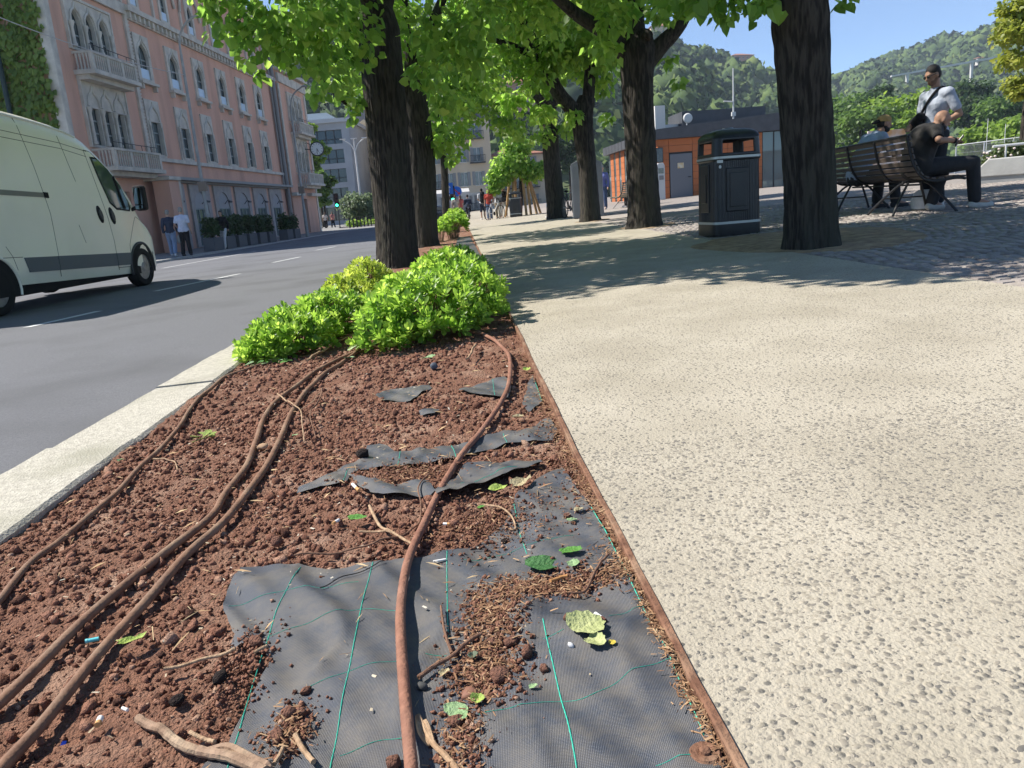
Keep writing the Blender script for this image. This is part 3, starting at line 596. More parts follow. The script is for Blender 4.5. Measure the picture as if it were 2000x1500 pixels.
# generic town house: front face along local x, depth along +y
def house(name, label, loc, rz, W_, D_, H_, wall, rows, cols, win=(0.9, 1.5), roof=('hip', 2.2), roof_m=None, shutters=None, balc=False, side_cols=0, base=None, cat='building', margin=1.0):
    t = empty(name, loc, rz, label, cat); mb = MB(); hl = []
    for r_ in range(rows):
        zc = H_ * (r_ + 0.55) / rows
        for k in range(cols):
            xc = margin + (W_ - 2 * margin) * (k + 0.5) / cols; hl.append((xc - win[0] / 2, xc + win[0] / 2, zc - win[1] / 2, zc + win[1] / 2))
    wall_holes(mb, 0, W_, 0, H_, 0, hl, 0.15)
    sl = []
    for r_ in range(rows):
        zc = H_ * (r_ + 0.55) / rows
        for k in range(side_cols):
            yc = margin + (D_ - 2 * margin) * (k + 0.5) / side_cols; sl.append((yc - win[0] / 2, yc + win[0] / 2, zc - win[1] / 2, zc + win[1] / 2))
    wall_holes(mb, 0, D_, 0, H_, W_, sl, -0.15, 'y'); wall_holes(mb, 0, D_, 0, H_, 0, sl, 0.15, 'y')
    mb.add([(0, D_, 0), (W_, D_, 0), (W_, D_, H_), (0, D_, H_), (0, 0, H_), (W_, 0, H_)], [(0, 1, 2, 3), (4, 5, 2, 3)])
    mb.build('wall', wall, t)
    for h in hl:
        p = MB(); p.add([(h[0], 0.13, h[2]), (h[1], 0.13, h[2]), (h[1], 0.13, h[3]), (h[0], 0.13, h[3])], [(0, 1, 2, 3)]); o = p.build('window', pane_m, t)
        f = MB(); xm = (h[0] + h[1]) / 2; f.box(xm - 0.04, xm + 0.04, 0.06, 0.12, h[2], h[3]); f.box(h[0], h[1], 0.06, 0.12, h[3] - 0.08, h[3]); f.box(h[0] - 0.1, h[1] + 0.1, -0.1, 0.0, h[2] - 0.12, h[2] - 0.01); f.build('frame', mat('white_frame', (0.55, 0.54, 0.5), 0.6), o)
        if shutters:
            for e in (h[0] - 0.42, h[1] + 0.02):
                s = MB(); s.box(e, e + 0.4, -0.06, -0.003, h[2], h[3]); s.build('shutter', shutters, o)
        if balc and random.random() < balc:
            s = MB(); s.box(h[0] - 0.6, h[1] + 0.6, -0.8, 0, h[2] - 0.3, h[2] - 0.15)
            for k in range(12): xx = h[0] - 0.58 + (h[1] - h[0] + 1.16) * k / 11; s.box(xx - 0.02, xx + 0.02, -0.8, -0.76, h[2] - 0.15, h[2] + 0.75)
            s.box(h[0] - 0.6, h[1] + 0.6, -0.82, -0.75, h[2] + 0.75, h[2] + 0.82); s.build('balcony', iron_m, t)
    for h in sl:
        for xx, e in ((0.13, 0), (W_ - 0.13, 1)):
            p = MB(); p.add([(xx, h[0], h[2]), (xx, h[1], h[2]), (xx, h[1], h[3]), (xx, h[0], h[3])], [(0, 1, 2, 3)]); p.build('window', pane_m, t)
    if roof[0] == 'hip':
        e = 0.5; r_ = MB(); h = roof[1]; i = min(W_, D_) / 2
        r_.add([(-e, -e, H_), (W_ + e, -e, H_), (W_ + e, D_ + e, H_), (-e, D_ + e, H_), (i, D_ / 2, H_ + h), (W_ - i + 0.01, D_ / 2, H_ + h), (-e, -e, H_ - .2), (W_ + e, -e, H_ - .2), (W_ + e, D_ + e, H_ - .2), (-e, D_ + e, H_ - .2)], [(0, 1, 5, 4), (1, 2, 5), (2, 3, 4, 5), (3, 0, 4), (0, 6, 7, 1), (1, 7, 8, 2), (2, 8, 9, 3), (3, 9, 6, 0), (6, 9, 8, 7)])
        r_.build('roof', roof_m, t)
    elif roof[0] == 'mansard':
        r_ = MB(); h = roof[1]; b = 1.3
        r_.add([(-.2, -.2, H_), (W_ + .2, -.2, H_), (W_ + .2, D_ + .2, H_), (-.2, D_ + .2, H_), (b, b, H_ + h), (W_ - b, b, H_ + h), (W_ - b, D_ - b, H_ + h), (b, D_ - b, H_ + h)], [(0, 1, 5, 4), (1, 2, 6, 5), (2, 3, 7, 6), (3, 0, 4, 7), (4, 5, 6, 7), (0, 3, 2, 1)])
        o = r_.build('roof', roof_m, t)
        for k in range(max(1, cols // 2)):
            xc = W_ * (k + 0.5) / max(1, cols // 2); dm = MB(); dm.box(xc - 0.6, xc + 0.6, 0.1, 1.4, H_ + 0.3, H_ + 1.7); dm.prism([(xc - 0.8, H_ + 1.7), (xc + 0.8, H_ + 1.7), (xc, H_ + 2.2)], 0.0, 1.5); dm.build('dormer', wall, o)
    elif roof[0] == 'flat':
        r_ = MB(); r_.box(-0.2, W_ + 0.2, -0.2, D_ + 0.2, H_ + 0.003, H_ + roof[1]); r_.build('roof', roof_m, t)
    if base is not None:
        b = MB(); b.box(-0.06, W_ + 0.06, -0.06, 0.0, 0, H_ / rows * 0.95); b.build('plinth', base, t)
    return t
tile_m = mat('roof_tile', (0.34, 0.15, 0.09), 0.9, (0.26, 0.12, 0.08), 1.5); slate_m = mat('slate_roof', (0.10, 0.105, 0.12), 0.7, (0.07, 0.075, 0.085), 2.0)
cream_m = mat('cream_render', (0.60, 0.50, 0.36), 0.9, (0.54, 0.45, 0.33), 0.3); yell_m = mat('yellow_render', (0.58, 0.45, 0.29), 0.9, (0.50, 0.40, 0.27), 0.3)
conc_m = mat('grey_concrete', (0.33, 0.34, 0.36), 0.8, (0.28, 0.29, 0.31), 0.5); shut_m = mat('grey_shutter', (0.24, 0.25, 0.25), 0.8)
# modern grey office block
off = empty('office_block', (-20.3, 108, -0.4), R(-4), 'modern grey office block with wide horizontal strips of dark glazing', 'building')
fl = [0.7 + 2.5 * k for k in range(5)]
mb = MB(); hl = [(0.5, 7.2, z, z + 1.8) for z in fl]; wall_holes(mb, 0, 8.2, 0, 13.4, 0, hl, 0.5); mb.add([(8.2, 0, 0), (8.2, 16, 0), (8.2, 16, 13.4), (8.2, 0, 13.4), (0, 0, 0), (0, 16, 0), (0, 16, 13.4), (0, 0, 13.4)], [(0, 1, 2, 3), (4, 7, 6, 5), (7, 3, 2, 6)])
mb.build('wall', conc_m, off)
for h in hl:
    p = MB(); p.add([(h[0], 0.48, h[2]), (h[1], 0.48, h[2]), (h[1], 0.48, h[3]), (h[0], 0.48, h[3])], [(0, 1, 2, 3)]); o = p.build('window', glass_mat('office_glass', (0.03, 0.05, 0.055), 0.05), off)
    f = MB()
    for k in range(7): x = h[0] + (h[1] - h[0]) * k / 6; f.box(x - 0.05, x + 0.05, 0.36, 0.47, h[2], h[3])
    f.box(h[0], h[1], 0.05, 0.1, h[2] + 0.6, h[2] + 0.67); f.build('frame', iron_m, o)
s = MB(); s.box(-0.4, 8.6, -0.4, 15, 13.4, 13.9); s.build('roof', mat('pale_roof', (0.42, 0.43, 0.44), 0.7), off)
s = MB(); s.prism([(0.5, 13.9), (6.5, 13.9), (5.2, 14.9), (0.5, 14.9)], 1.5, 9); s.build('roof_light', mat('roof_glass', (0.45, 0.5, 0.52), 0.2), off)
house('town_house', 'yellow town house with dark slate mansard roof behind the street lamp', (-15.0, 122, -0.4), R(-3), 14.5, 12, 13.0, yell_m, 4, 5, (1.0, 1.9), ('mansard', 3.8), slate_m, None, 0.5, 0, stone_m)
house('hotel', 'cream hotel with grey shutters, iron balconies and slate mansard roof', (-5.5, 112, -0.4), R(6), 12.5, 22, 13.2, cream_m, 4, 5, (1.0, 1.9), ('mansard', 3.6), slate_m, shut_m, 0.6, 6, stone_m)
house('hotel_annex', 'lower cream building beyond the cream hotel', (7.6, 128, -0.4), R(8), 9, 16, 9.0, cream_m, 3, 3, (1.0, 1.7), ('hip', 1.6), tile_m, shut_m, 0.4)
aw = empty('cafe_awning', (-8, 100, 0), 0, 'long pale cafe awning in front of the cream hotel', 'awning')
s = MB(); s.prism([(0, 2.3), (0, 2.7), (3, 3.2), (3, 3.05)], 0, 11, 'yz'); s.build('canopy', mat('awning_cloth', (0.45, 0.44, 0.42), 0.9), aw)
for k in range(5): s = MB(); s.tube([(0.3 + k * 2.6, 0.2, -0.6), (0.3 + k * 2.6, 0.2, 2.5)], 0.05, 6); s.build('post', iron_m, aw)
# houses on the hillside
def on_hill(px, Y, surf, t, W_, H_, wall, roof, label, rows=2, cols=3):
    X, YY, Z = surf(np.array([px]), np.array([t])); house('hill_house', label, (float(X[0]), float(YY[0]) - 6, float(Z[0]) + 2), R(random.uniform(-12, 12)), W_, W_ * 0.7, H_, wall, rows, cols, (0.9, 1.3), ('hip', 2.0), roof)
white_m = mat('white_render', (0.66, 0.63, 0.57), 0.9); red_m = mat('terracotta_render', (0.42, 0.22, 0.16), 0.9)
on_hill(0.372, 0, surf1, 1.0, 17, 11, red_m, tile_m, 'terracotta villa with tiled roof standing on the ridge above the pavilion', 3, 5)
on_hill(0.445, 0, surf1, 1.0, 12, 14, red_m, tile_m, 'tall terracotta house on the ridge beside a broad trunk', 3, 3)
on_hill(0.067, 0, surf1, 0.12, 12, 8, red_m, tile_m, 'house with red tiled roof on the slope above the cream hotel', 2, 4)
on_hill(0.268, 0, surf1, 0.55, 12, 6, yell_m, tile_m, 'small ochre house among trees on the slope above the satellite dish', 1, 3)
on_hill(0.735, 0, surf2, 0.55, 22, 9, yell_m, tile_m, 'cream villa below the viaduct on the wooded hill', 2, 5)
on_hill(0.695, 0, surf2, 0.52, 10, 5, white_m, tile_m, 'small white cottage left of the cream villa on the hill', 1, 2)
on_hill(0.785, 0, surf2, 0.62, 16, 12, white_m, tile_m, 'tall white villa on the hill close to the viaduct', 3, 3)
on_hill(0.70, 0, surf2, 0.99, 24, 7, white_m, tile_m, 'long low house with red roof on the crest of the hill', 1, 6)
# viaduct on the hillside
vd = empty('viaduct', (0, 0, 0), 0, 'pale concrete funicular viaduct climbing the wooded hillside on piers', 'viaduct')
a_, b_ = Vector((290.45, 495.00, 61.54)), Vector((401.71, 530.00, 74.84)); dv = (b_ - a_); nrm = Vector((0, 2.0, 0))
s = MB(); s.add([a_, b_, b_ + nrm, a_ + nrm, a_ + Vector((0, 0, 0.9)), b_ + Vector((0, 0, 1.5)), b_ + nrm + Vector((0, 0, 1.5)), a_ + nrm + Vector((0, 0, 0.9))], [(0, 1, 2, 3), (4, 7, 6, 5), (0, 4, 5, 1), (2, 6, 7, 3), (0, 3, 7, 4), (1, 5, 6, 2)]); s.build('deck', mat('viaduct_concrete', (0.52, 0.52, 0.50), 0.85), vd)
for k in (0.12, 0.36, 0.62, 0.86):
    p = a_ + dv * k; s = MB(); s.box(p.x - 0.7, p.x + 0.7, p.y + 0.2, p.y + 1.8, p.z - 30, p.z); s.build('pier', mat('viaduct_concrete', (0.52, 0.52, 0.50), 0.85), vd)
# ------------------------------------------------------------------ orange pavilion
pav = empty('pavilion', (10.75, 38.9, 0.36), R(0.5), 'low pavilion clad in orange panels with dark grey wedge fascia and grey door', 'building')
dark_grey = mat('anthracite', (0.085, 0.09, 0.10), 0.55, (0.07, 0.074, 0.082), 3.0); or_m = mat('orange_panel', (0.46, 0.15, 0.055), 0.6, (0.42, 0.14, 0.055), 1.2)
LW = 6.6; DP = 11.5
s = MB(); s.box(0.06, LW, 0.06, DP, -0.3, 3.0); s.build('core', mat('core_dark', (0.06, 0.06, 0.06), 0.8), pav)
s = MB(); e = 0.28
s.add([(-e, -e, 2.95), (LW + e, -e, 2.98), (LW + e, DP + e, 2.98), (-e, DP + e, 2.95), (-e, -e, 3.42), (LW + e, -e, 3.86), (LW + e, DP + e, 3.86), (-e, DP + e, 3.42)], [(0, 3, 2, 1), (4, 5, 6, 7), (0, 1, 5, 4), (1, 2, 6, 5), (2, 3, 7, 6), (3, 0, 4, 7)])
fas = s.build('fascia', dark_grey, pav)
for k in range(14):
    b = MB(); b.box(-e - 0.012, -e - 0.001, -e + 0.02 + k * 0.85, -e + 0.05 + k * 0.85, 2.97, 3.4); b.build('seam', iron_m, fas)
zz = [-0.05 + 0.335 * k for k in range(10)]
for i in range(9):
    z1 = min(zz[i + 1] - 0.014, 2.94)
    for (xa, xb) in ((0.0, 0.56), (1.78, 3.6), (3.61, 5.4)):
        b = MB(); b.box(xa, xb - 0.012, 0.0, 0.055, zz[i], z1); b.build('panel', or_m, pav)
    if zz[i] > 2.2: b = MB(); b.box(0.565, 1.765, 0.0, 0.055, zz[i], z1); b.build('panel', or_m, pav)
dr = MB(); dr.box(0.6, 1.74, -0.02, 0.055, -0.04, 2.2); door = dr.build('door', mat('door_grey', (0.16, 0.17, 0.19), 0.5), pav, bevel=0.01)
b = MB(); b.box(0.98, 1.3, -0.032, -0.022, 1.5, 1.76); b.build('notice', mat('notice_paper', (0.65, 0.62, 0.5), 0.8, (0.6, 0.4, 0.15), 4.0), door)
b = MB(); b.tube([(1.5, -0.09, 1.05), (1.64, -0.09, 1.05)], 0.02, 8); b.tube([(1.64, -0.02, 1.05), (1.64, -0.09, 1.05)], 0.02, 8); b.build('handle', iron_m, door)
for k in range(2):
    xa = 5.42 + k * 0.6; b = MB(); b.box(xa, xa + 0.54, 0.0, 0.03, -0.05, 2.94); o = b.build('glass_panel', glass_mat('pavilion_glass', (0.10, 0.15, 0.16), 0.04), pav); f = MB(); f.box(xa + 0.54, xa + 0.6, -0.02, 0.05, -0.05, 2.94); f.build('mullion', iron_m, o)
for k in range(8):
    ya = 0.1 + k * 1.42
    for i in range(9):
        b = MB(); b.box(0.0, 0.05, ya, ya + 0.85, zz[i], min(zz[i + 1] - 0.014, 2.94)); b.build('panel', or_m, pav)
    b = MB(); b.box(0.02, 0.05, ya + 0.88, ya + 1.39, 0.1, 2.9); b.build('window', pane_m, pav)
rb = MB(); rb.box(1.75, 6.2, 1.5, 4, 3.5, 4.35); rb.build('plant_screen', dark_grey, pav)
rb = MB(); rb.box(-0.1, 1.7, 2, 3.2, 3.4, 3.8); rb.build('duct', mat('pale_metal', (0.5, 0.51, 0.52), 0.4, metal=0.3), pav)
rb = MB(); rb.box(0.42, 0.95, 1.8, 2.4, 3.4, 4.75); rb.build('chimney', mat('white_box', (0.62, 0.61, 0.58), 0.7), pav)
rb = MB(); rb.tube([(1.9, 1.2, 3.4), (1.9, 1.2, 4.1)], 0.03, 8); rb.lathe([(0.02, 0.0), (0.2, 0.03), (0.25, 0.09), (0.02, 0.10)], 20, (1.95, 1.1, 3.98), 'y'); rb.build('satellite_dish', mat('dish_white', (0.6, 0.6, 0.58), 0.5), pav, smooth=True)
rb = MB(); rb.tube([(4.25, 0.9, 3.4), (4.25, 0.9, 6.2)], [0.05, 0.03], 8); rb.box(4.15, 4.35, 0.82, 0.95, 3.9, 4.1); rb.tube([(3.75, 0.9, 4.65), (4.25, 0.9, 4.6)], 0.035, 6); rb.build('mast', mat('dish_white', (0.6, 0.6, 0.58), 0.5), pav)

# ------------------------------------------------------------------ trees
bark_m = mat('bark', (0.018, 0.015, 0.012), 0.95, (0.055, 0.046, 0.036), 26.0, 1.0, 46.0, aspect=(1, 1, 0.16), lo=0.42, hi=0.58, col3=(0.052, 0.052, 0.037), scale3=2.2)
HEART = np.array([(0, 0.02, 0), (-0.30, -0.12, 0.04), (-0.50, 0.22, 0.10), (-0.30, 0.66, 0.06), (0, 1.0, -0.06), (0.30, 0.66, 0.06), (0.50, 0.22, 0.10), (0.30, -0.12, 0.04)])
HEARTF = np.array([(0, 3, 2, 1), (0, 4, 3, 3), (0, 5, 4, 4), (0, 7, 6, 5)])
HEART4 = np.array([(0, 3, 2, 1), (0, 7, 6, 5)])
HEARTF = np.array([(0, 2, 1), (0, 3, 2), (0, 4, 3), (0, 5, 4), (0, 6, 5), (0, 7, 6)])
HEARTS = HEART[[0, 1, 2, 4, 6, 7]]; HEARTSF = np.array([(0, 2, 1), (0, 3, 2), (0, 4, 3), (0, 5, 4)])
def smooth_path(P, n):
    P = [Vector(p) for p in P]; out = []
    for i in range(len(P) - 1):
        a, b, c_, d = P[max(i - 1, 0)], P[i], P[i + 1], P[min(i + 2, len(P) - 1)]
        for k in range(n):
            t = k / n; out.append(0.5 * ((2 * b) + (c_ - a) * t + (2 * a - 5 * b + 4 * c_ - d) * t * t + (3 * b - a - 3 * c_ + d) * t ** 3))
    return out + [P[-1]]
def bark_tube(name, path, radii, seg, sub, parent, ridge=0.055, seed=0, flare=0.0):
    r_ = np.random.default_rng(seed); P = smooth_path(path, sub); n = len(P)
    rad = np.interp(np.linspace(0, len(path) - 1, n), np.arange(len(path)), radii)
    V = []; a = None; nr = max(9, int(seg * 0.42)); ph = r_.random(6) * 6.28; L = 0.0
    for i in range(n):
        t = (P[min(i + 1, n - 1)] - P[max(i - 1, 0)]).normalized()
        if a is None: a = t.cross(Vector((0, 1, 0))).normalized()
        a = (a - t * a.dot(t)).normalized(); b = t.cross(a)
        if i: L += (P[i] - P[i - 1]).length
        for k in range(seg):
            an = 2 * math.pi * k / seg
            w = 1.5 * math.sin(L * 2.6 + ph[0] + 2 * an) + 0.9 * math.sin(L * 6.1 + ph[1] + 3 * an)
            rg = (1 - abs(math.sin(an * nr * 0.5 + w * 0.8))) ** 0.6 * -0.9 + 0.4 + 0.5 * math.sin(an * round(nr * 0.7) + L * 7 + ph[2]) * math.sin(L * 11 + an * 5)
            rr = rad[i] * (1 + ridge * rg + 0.045 * math.sin(an * 2 + L * 0.9 + ph[3]) + 0.03 * math.sin(an * 3 - L * 1.7 + ph[4]) + flare * math.exp(-L * 5) * (1 + 0.35 * math.sin(an * 5 + ph[5])))
            V.append(P[i] + (a * math.cos(an) + b * math.sin(an)) * rr)
    F = [(i * seg + k, i * seg + (k + 1) % seg, (i + 1) * seg + (k + 1) % seg, (i + 1) * seg + k) for i in range(n - 1) for k in range(seg)]
    V.append(P[-1] + (P[-1] - P[-2]).normalized() * rad[-1] * 0.3); top = len(V) - 1
    mb = MB(); mb.v = [tuple(v) for v in V]; mb.f = F + [((n - 1) * seg + k, (n - 1) * seg + (k + 1) % seg, top) for k in range(seg)]
    me = bpy.data.meshes.new(name); me.from_pydata(mb.v, [], mb.f); me.polygons.foreach_set('use_smooth', [True] * len(me.polygons))
    return link_mesh(name, me, bark_m, parent)
def leaf_cloud(clumps, n, size, seed, droop=0.6, shell=0.5):
    """leaf positions and frames spread through ellipsoid clumps (x,y,z,rx,ry,rz)"""
    r_ = np.random.default_rng(seed); cl = np.array(clumps); w = (cl[:, 3] * cl[:, 4] * cl[:, 5]) ** 0.68; idx = r_.choice(len(cl), n, p=w / w.sum())
    d = r_.normal(size=(n, 3)); d /= np.linalg.norm(d, axis=1, keepdims=True); rr = (shell + (1 - shell) * r_.random(n)) * r_.random(n) ** 0.22
    pos = cl[idx, :3] + d * rr[:, None] * cl[idx, 3:]
    yd = d * np.array([0.6, 0.6, 0.3]) + np.array([0, 0, -droop]) + r_.normal(0, 0.35, (n, 3)); nd = d * 0.7 + np.array([0, 0, 0.55]) + r_.normal(0, 0.45, (n, 3))
    return pos, frame_arr(yd, nd), size * (0.65 + 0.6 * r_.random(n)), r_
linden = leaf_mat('linden_leaf', [(0.085, 0.16, 0.028), (0.12, 0.21, 0.036), (0.165, 0.26, 0.048), (0.24, 0.335, 0.07)], 0.42, 0.6)
def add_leaves(parent, clumps, n, size, seed, m, T=HEART, Ft=HEARTF, singles=0, droop=0.6, name='foliage'):
    pos, rot, scl, r_ = leaf_cloud(clumps, n, size, seed, droop)
    rnd = np.clip(r_.random(n) * 0.85, 0, 1)
    # drop any leaf that would hang right in front of the lens
    keep = (pos[:, 1] > 2.5) | (pos[:, 2] > 2.2); pos, rot, scl, rnd = pos[keep], rot[keep], scl[keep], rnd[keep]
    if singles:
        o_ = np.argsort(pos[:, 0] ** 2 + pos[:, 1] ** 2 + 4 * np.maximum(0, pos[:, 2] - 0.35 * pos[:, 1]) ** 2 * 4)
        pos, rot, scl, rnd = pos[o_], rot[o_], scl[o_], rnd[o_]
        vm = []
        for q in range(4):
            mb = MB(); mb.add(T, [tuple(f) for f in Ft]); me = bpy.data.meshes.new('leaf'); me.from_pydata(mb.v, [], mb.f)
            at = me.attributes.new('rnd', 'FLOAT', 'POINT'); at.data.foreach_set('value', [0.1 + 0.23 * q] * len(T)); vm.append(me)
        for i in range(singles):
            o = link_mesh('leaf', vm[i % 4], m, parent); mw = Matrix(rot[i].tolist()).to_4x4() @ Matrix.Scale(float(scl[i]), 4); mw.translation = Vector(pos[i]); o.matrix_local = parent_inv(parent) @ mw
        pos, rot, scl, rnd = pos[singles:], rot[singles:], scl[singles:], rnd[singles:]
    Vv, Ff = inst(T, Ft, pos, rot, scl)
    pi = np.array(parent_inv(parent)); Vv = Vv @ pi[:3, :3].T + pi[:3, 3]
    o = big(name, Vv, Ff, m, parent, attrs={'rnd': np.repeat(rnd, len(T))}); o['kind'] = 'stuff'
    return o
def parent_inv(p):
    m = Matrix.Rotation(p.rotation_euler.z, 4, 'Z'); m.translation = p.location; return m.inverted()
def rand_clumps(c, rx, ry, z0, z1, n, rmin, rmax, seed):
    r_ = np.random.default_rng(seed); out = []
    while len(out) < n:
        u = r_.uniform(-1, 1, 3)
        if u[0] ** 2 + u[1] ** 2 + u[2] ** 2 > 1: continue
        k = r_.uniform(rmin, rmax); zc = (z0 + z1) / 2 + u[2] * (z1 - z0) / 2
        out.append((c[0] + u[0] * rx, c[1] + u[1] * ry, zc, k * 1.15, k * 1.15, k * 0.75))
    return out
def tree(name, label, base, trunk, trad, limbs, clumps, nleaf, lsize, seed, m=None, group=None, seg=64, sub=16, singles=0, ridge=0.055, flare=0.24, T=HEART, Ft=HEARTF):
    t = empty(name, (base[0], base[1], gz(base[0])), 0, label, 'tree', group); L0 = Vector(t.location)
    bark_tube('trunk', [Vector(p) - L0 for p in trunk], trad, seg, sub, t, ridge, seed, flare)
    for i, (pts, rr) in enumerate(limbs): bark_tube('limb', [Vector(p) - L0 for p in pts], rr, max(10, seg // 3), 6, t, ridge * 1.2, seed + i + 1)
    add_leaves(t, clumps, nleaf, lsize, seed, m or linden, T, Ft, singles)
    return t
GRP = 'lime trees of the promenade'
b = (-0.82, 11.66)
T1 = tree('lime_tree', 'thick furrowed lime tree rising from the bright shrub bed, with a stub-topped trunk behind it', b,
    [(-0.82, 11.66, -0.1), (-0.78, 11.70, 1.01), (-0.76, 11.70, 2.30), (-0.75, 11.70, 3.26), (-0.76, 11.70, 3.56)], [0.285, 0.285, 0.29, 0.30, 0.22],
    [([(-0.76, 11.70, 3.33), (-0.91, 11.30, 3.83), (-1.37, 10.40, 4.29), (-1.84, 9.50, 4.51)], [0.13, 0.10, 0.07, 0.03]), ([(-0.71, 11.70, 3.33), (-0.44, 12.00, 4.12), (0.16, 12.50, 5.19)], [0.13, 0.10, 0.05]), ([(-0.74, 11.70, 3.33), (-0.67, 11.70, 4.44), (-0.44, 11.70, 5.85)], [0.12, 0.09, 0.04]),
     ([(-1.15, 11.70, 2.22), (-1.37, 11.30, 2.36), (-1.63, 10.70, 2.73), (-1.76, 10.20, 3.00)], [0.03, 0.025, 0.018, 0.008])],
    rand_clumps((-0.9, 11.0), 3.4, 3.6, 3.5, 7.6, 46, 0.6, 1.05, 11) + rand_clumps((-1.9, 7.9), 2.2, 1.6, 4.0, 6.4, 26, 0.55, 0.9, 31) + [  # second clump set is out of view, added so the crown shades the pavement
     (*(-2.17, 9.30, 2.94), .42, .4, .32), (*(-1.83, 9.30, 2.76), .5, .5, .34), (*(-1.49, 9.50, 2.65), .5, .5, .36), (*(-1.29, 10.00, 2.53), .42, .5, .34), (*(-1.52, 9.00, 2.94), .55, .5, .35), (*(-1.11, 9.50, 2.87), .6, .6, .4),
     (*(-2.20, 9.00, 3.05), .35, .3, .25), (*(-0.90, 10.20, 2.84), .4, .4, .4), (*(-1.18, 11.00, 2.43), .24, .3, .24), (*(-1.19, 11.40, 2.19), .16, .2, .24), (*(-1.52, 10.50, 2.32), .2, .2, .14),
     (*(0.05, 10.50, 2.96), .55, .5, .42), (*(0.35, 10.50, 2.64), .45, .5, .38), (*(-0.13, 11.00, 2.56), .32, .4, .34), (*(0.56, 10.00, 2.94), .5, .5, .4), (*(0.11, 11.30, 2.26), .3, .4, .26), (*(-2.16, 9.60, 2.57), .16, .2, .12), (*(-2.04, 9.60, 2.39), .12, .14, .09)],
    29000, 0.115, 21, None, GRP, 132, 34, 260, 0.05)
tree('lime_tree', 'dark lime trunk with broken stub directly behind the thick furrowed lime', (-0.58, 17.29),
    [(-0.58, 17.29, -0.1), (-0.47, 17.30, 1.63), (-0.51, 17.30, 3.01), (-0.53, 17.30, 3.63)], [0.30, 0.30, 0.28, 0.20],
    [([(-0.50, 17.30, 3.42), (-0.02, 17.20, 4.39), (0.61, 17.00, 5.47)], [0.14, 0.11, 0.06]), ([(-0.52, 17.30, 3.53), (-0.51, 17.30, 4.83), (-0.55, 17.30, 6.47)], [0.13, 0.1, 0.06])],
    rand_clumps((-0.2, 17.3), 3.6, 2.8, 3.4, 8.0, 40, 0.6, 1.1, 12) + [(*(0.26, 16.50, 2.86), .6, .6, .5), (*(0.43, 17.00, 2.29), .45, .5, .4), (*(-0.07, 17.20, 2.23), .4, .5, .4), (*(0.93, 16.50, 3.31), .6, .6, .5), (*(0.28, 17.40, 1.80), .28, .3, .2)],
    10500, 0.145, 22, None, GRP, 64, 18, T=HEARTS, Ft=HEARTSF)
tree('lime_tree', 'slender young lime with thin straight trunk among the far bright shrubs', (-0.1, 26.5),
    [(-0.1, 26.5, -0.1), (0.02, 26.50, 2.05), (0.02, 26.50, 3.52)], [0.13, 0.115, 0.09],
    [([(0.03, 26.50, 3.20), (-0.05, 26.50, 4.49)], [0.06, 0.03])],
    rand_clumps((0.0, 26.5), 1.5, 1.4, 3.0, 6.2, 18, 0.5, 0.8, 13) + [(*(-0.22, 26.30, 2.71), .45, .5, .35), (*(0.35, 26.30, 2.51), .4, .5, .3)], 4200, 0.14, 23, None, GRP, 28, 8, T=HEARTS, Ft=HEARTSF)
# right hand row
tree('lime_tree', 'straight lime trunk between the black litter bin and the slatted bench', (3.42, 7.05),
    [(3.42, 7.05, 0.05), (3.38, 7.05, 0.76), (3.31, 7.05, 1.53), (3.26, 7.05, 2.13), (3.23, 7.05, 2.55)], [0.222, 0.222, 0.226, 0.25, 0.22],
    [([(3.25, 7.05, 2.38), (2.87, 6.80, 2.69), (2.22, 6.20, 3.05)], [0.15, 0.11, 0.06]), ([(3.30, 7.05, 2.34), (3.69, 7.20, 2.77), (4.30, 7.40, 3.51)], [0.15, 0.11, 0.06])],
    rand_clumps((3.2, 7.6), 3.3, 3.0, 3.7, 7.4, 44, 0.55, 1.0, 14) + rand_clumps((0.6, 6.5), 2.1, 1.3, 3.8, 6.2, 26, 0.5, 0.85, 32) + [(*(2.64, 6.80, 2.27), .26, .3, .2), (*(2.41, 6.90, 2.35), .3, .3, .22), (*(2.24, 7.20, 2.47), .35, .35, .25), (*(2.74, 6.60, 2.29), .26, .3, .24), (*(3.65, 7.00, 2.26), .1, .12, .17), (*(3.59, 7.00, 2.55), .3, .3, .24), (*(2.58, 7.00, 2.20), .12, .14, .1), (*(2.78, 6.80, 2.18), .1, .1, .14)],  # clumps left of the trunk are unseen overhead, added to shade the setts
    26000, 0.115, 24, None, GRP, 132, 34, 160, 0.05)
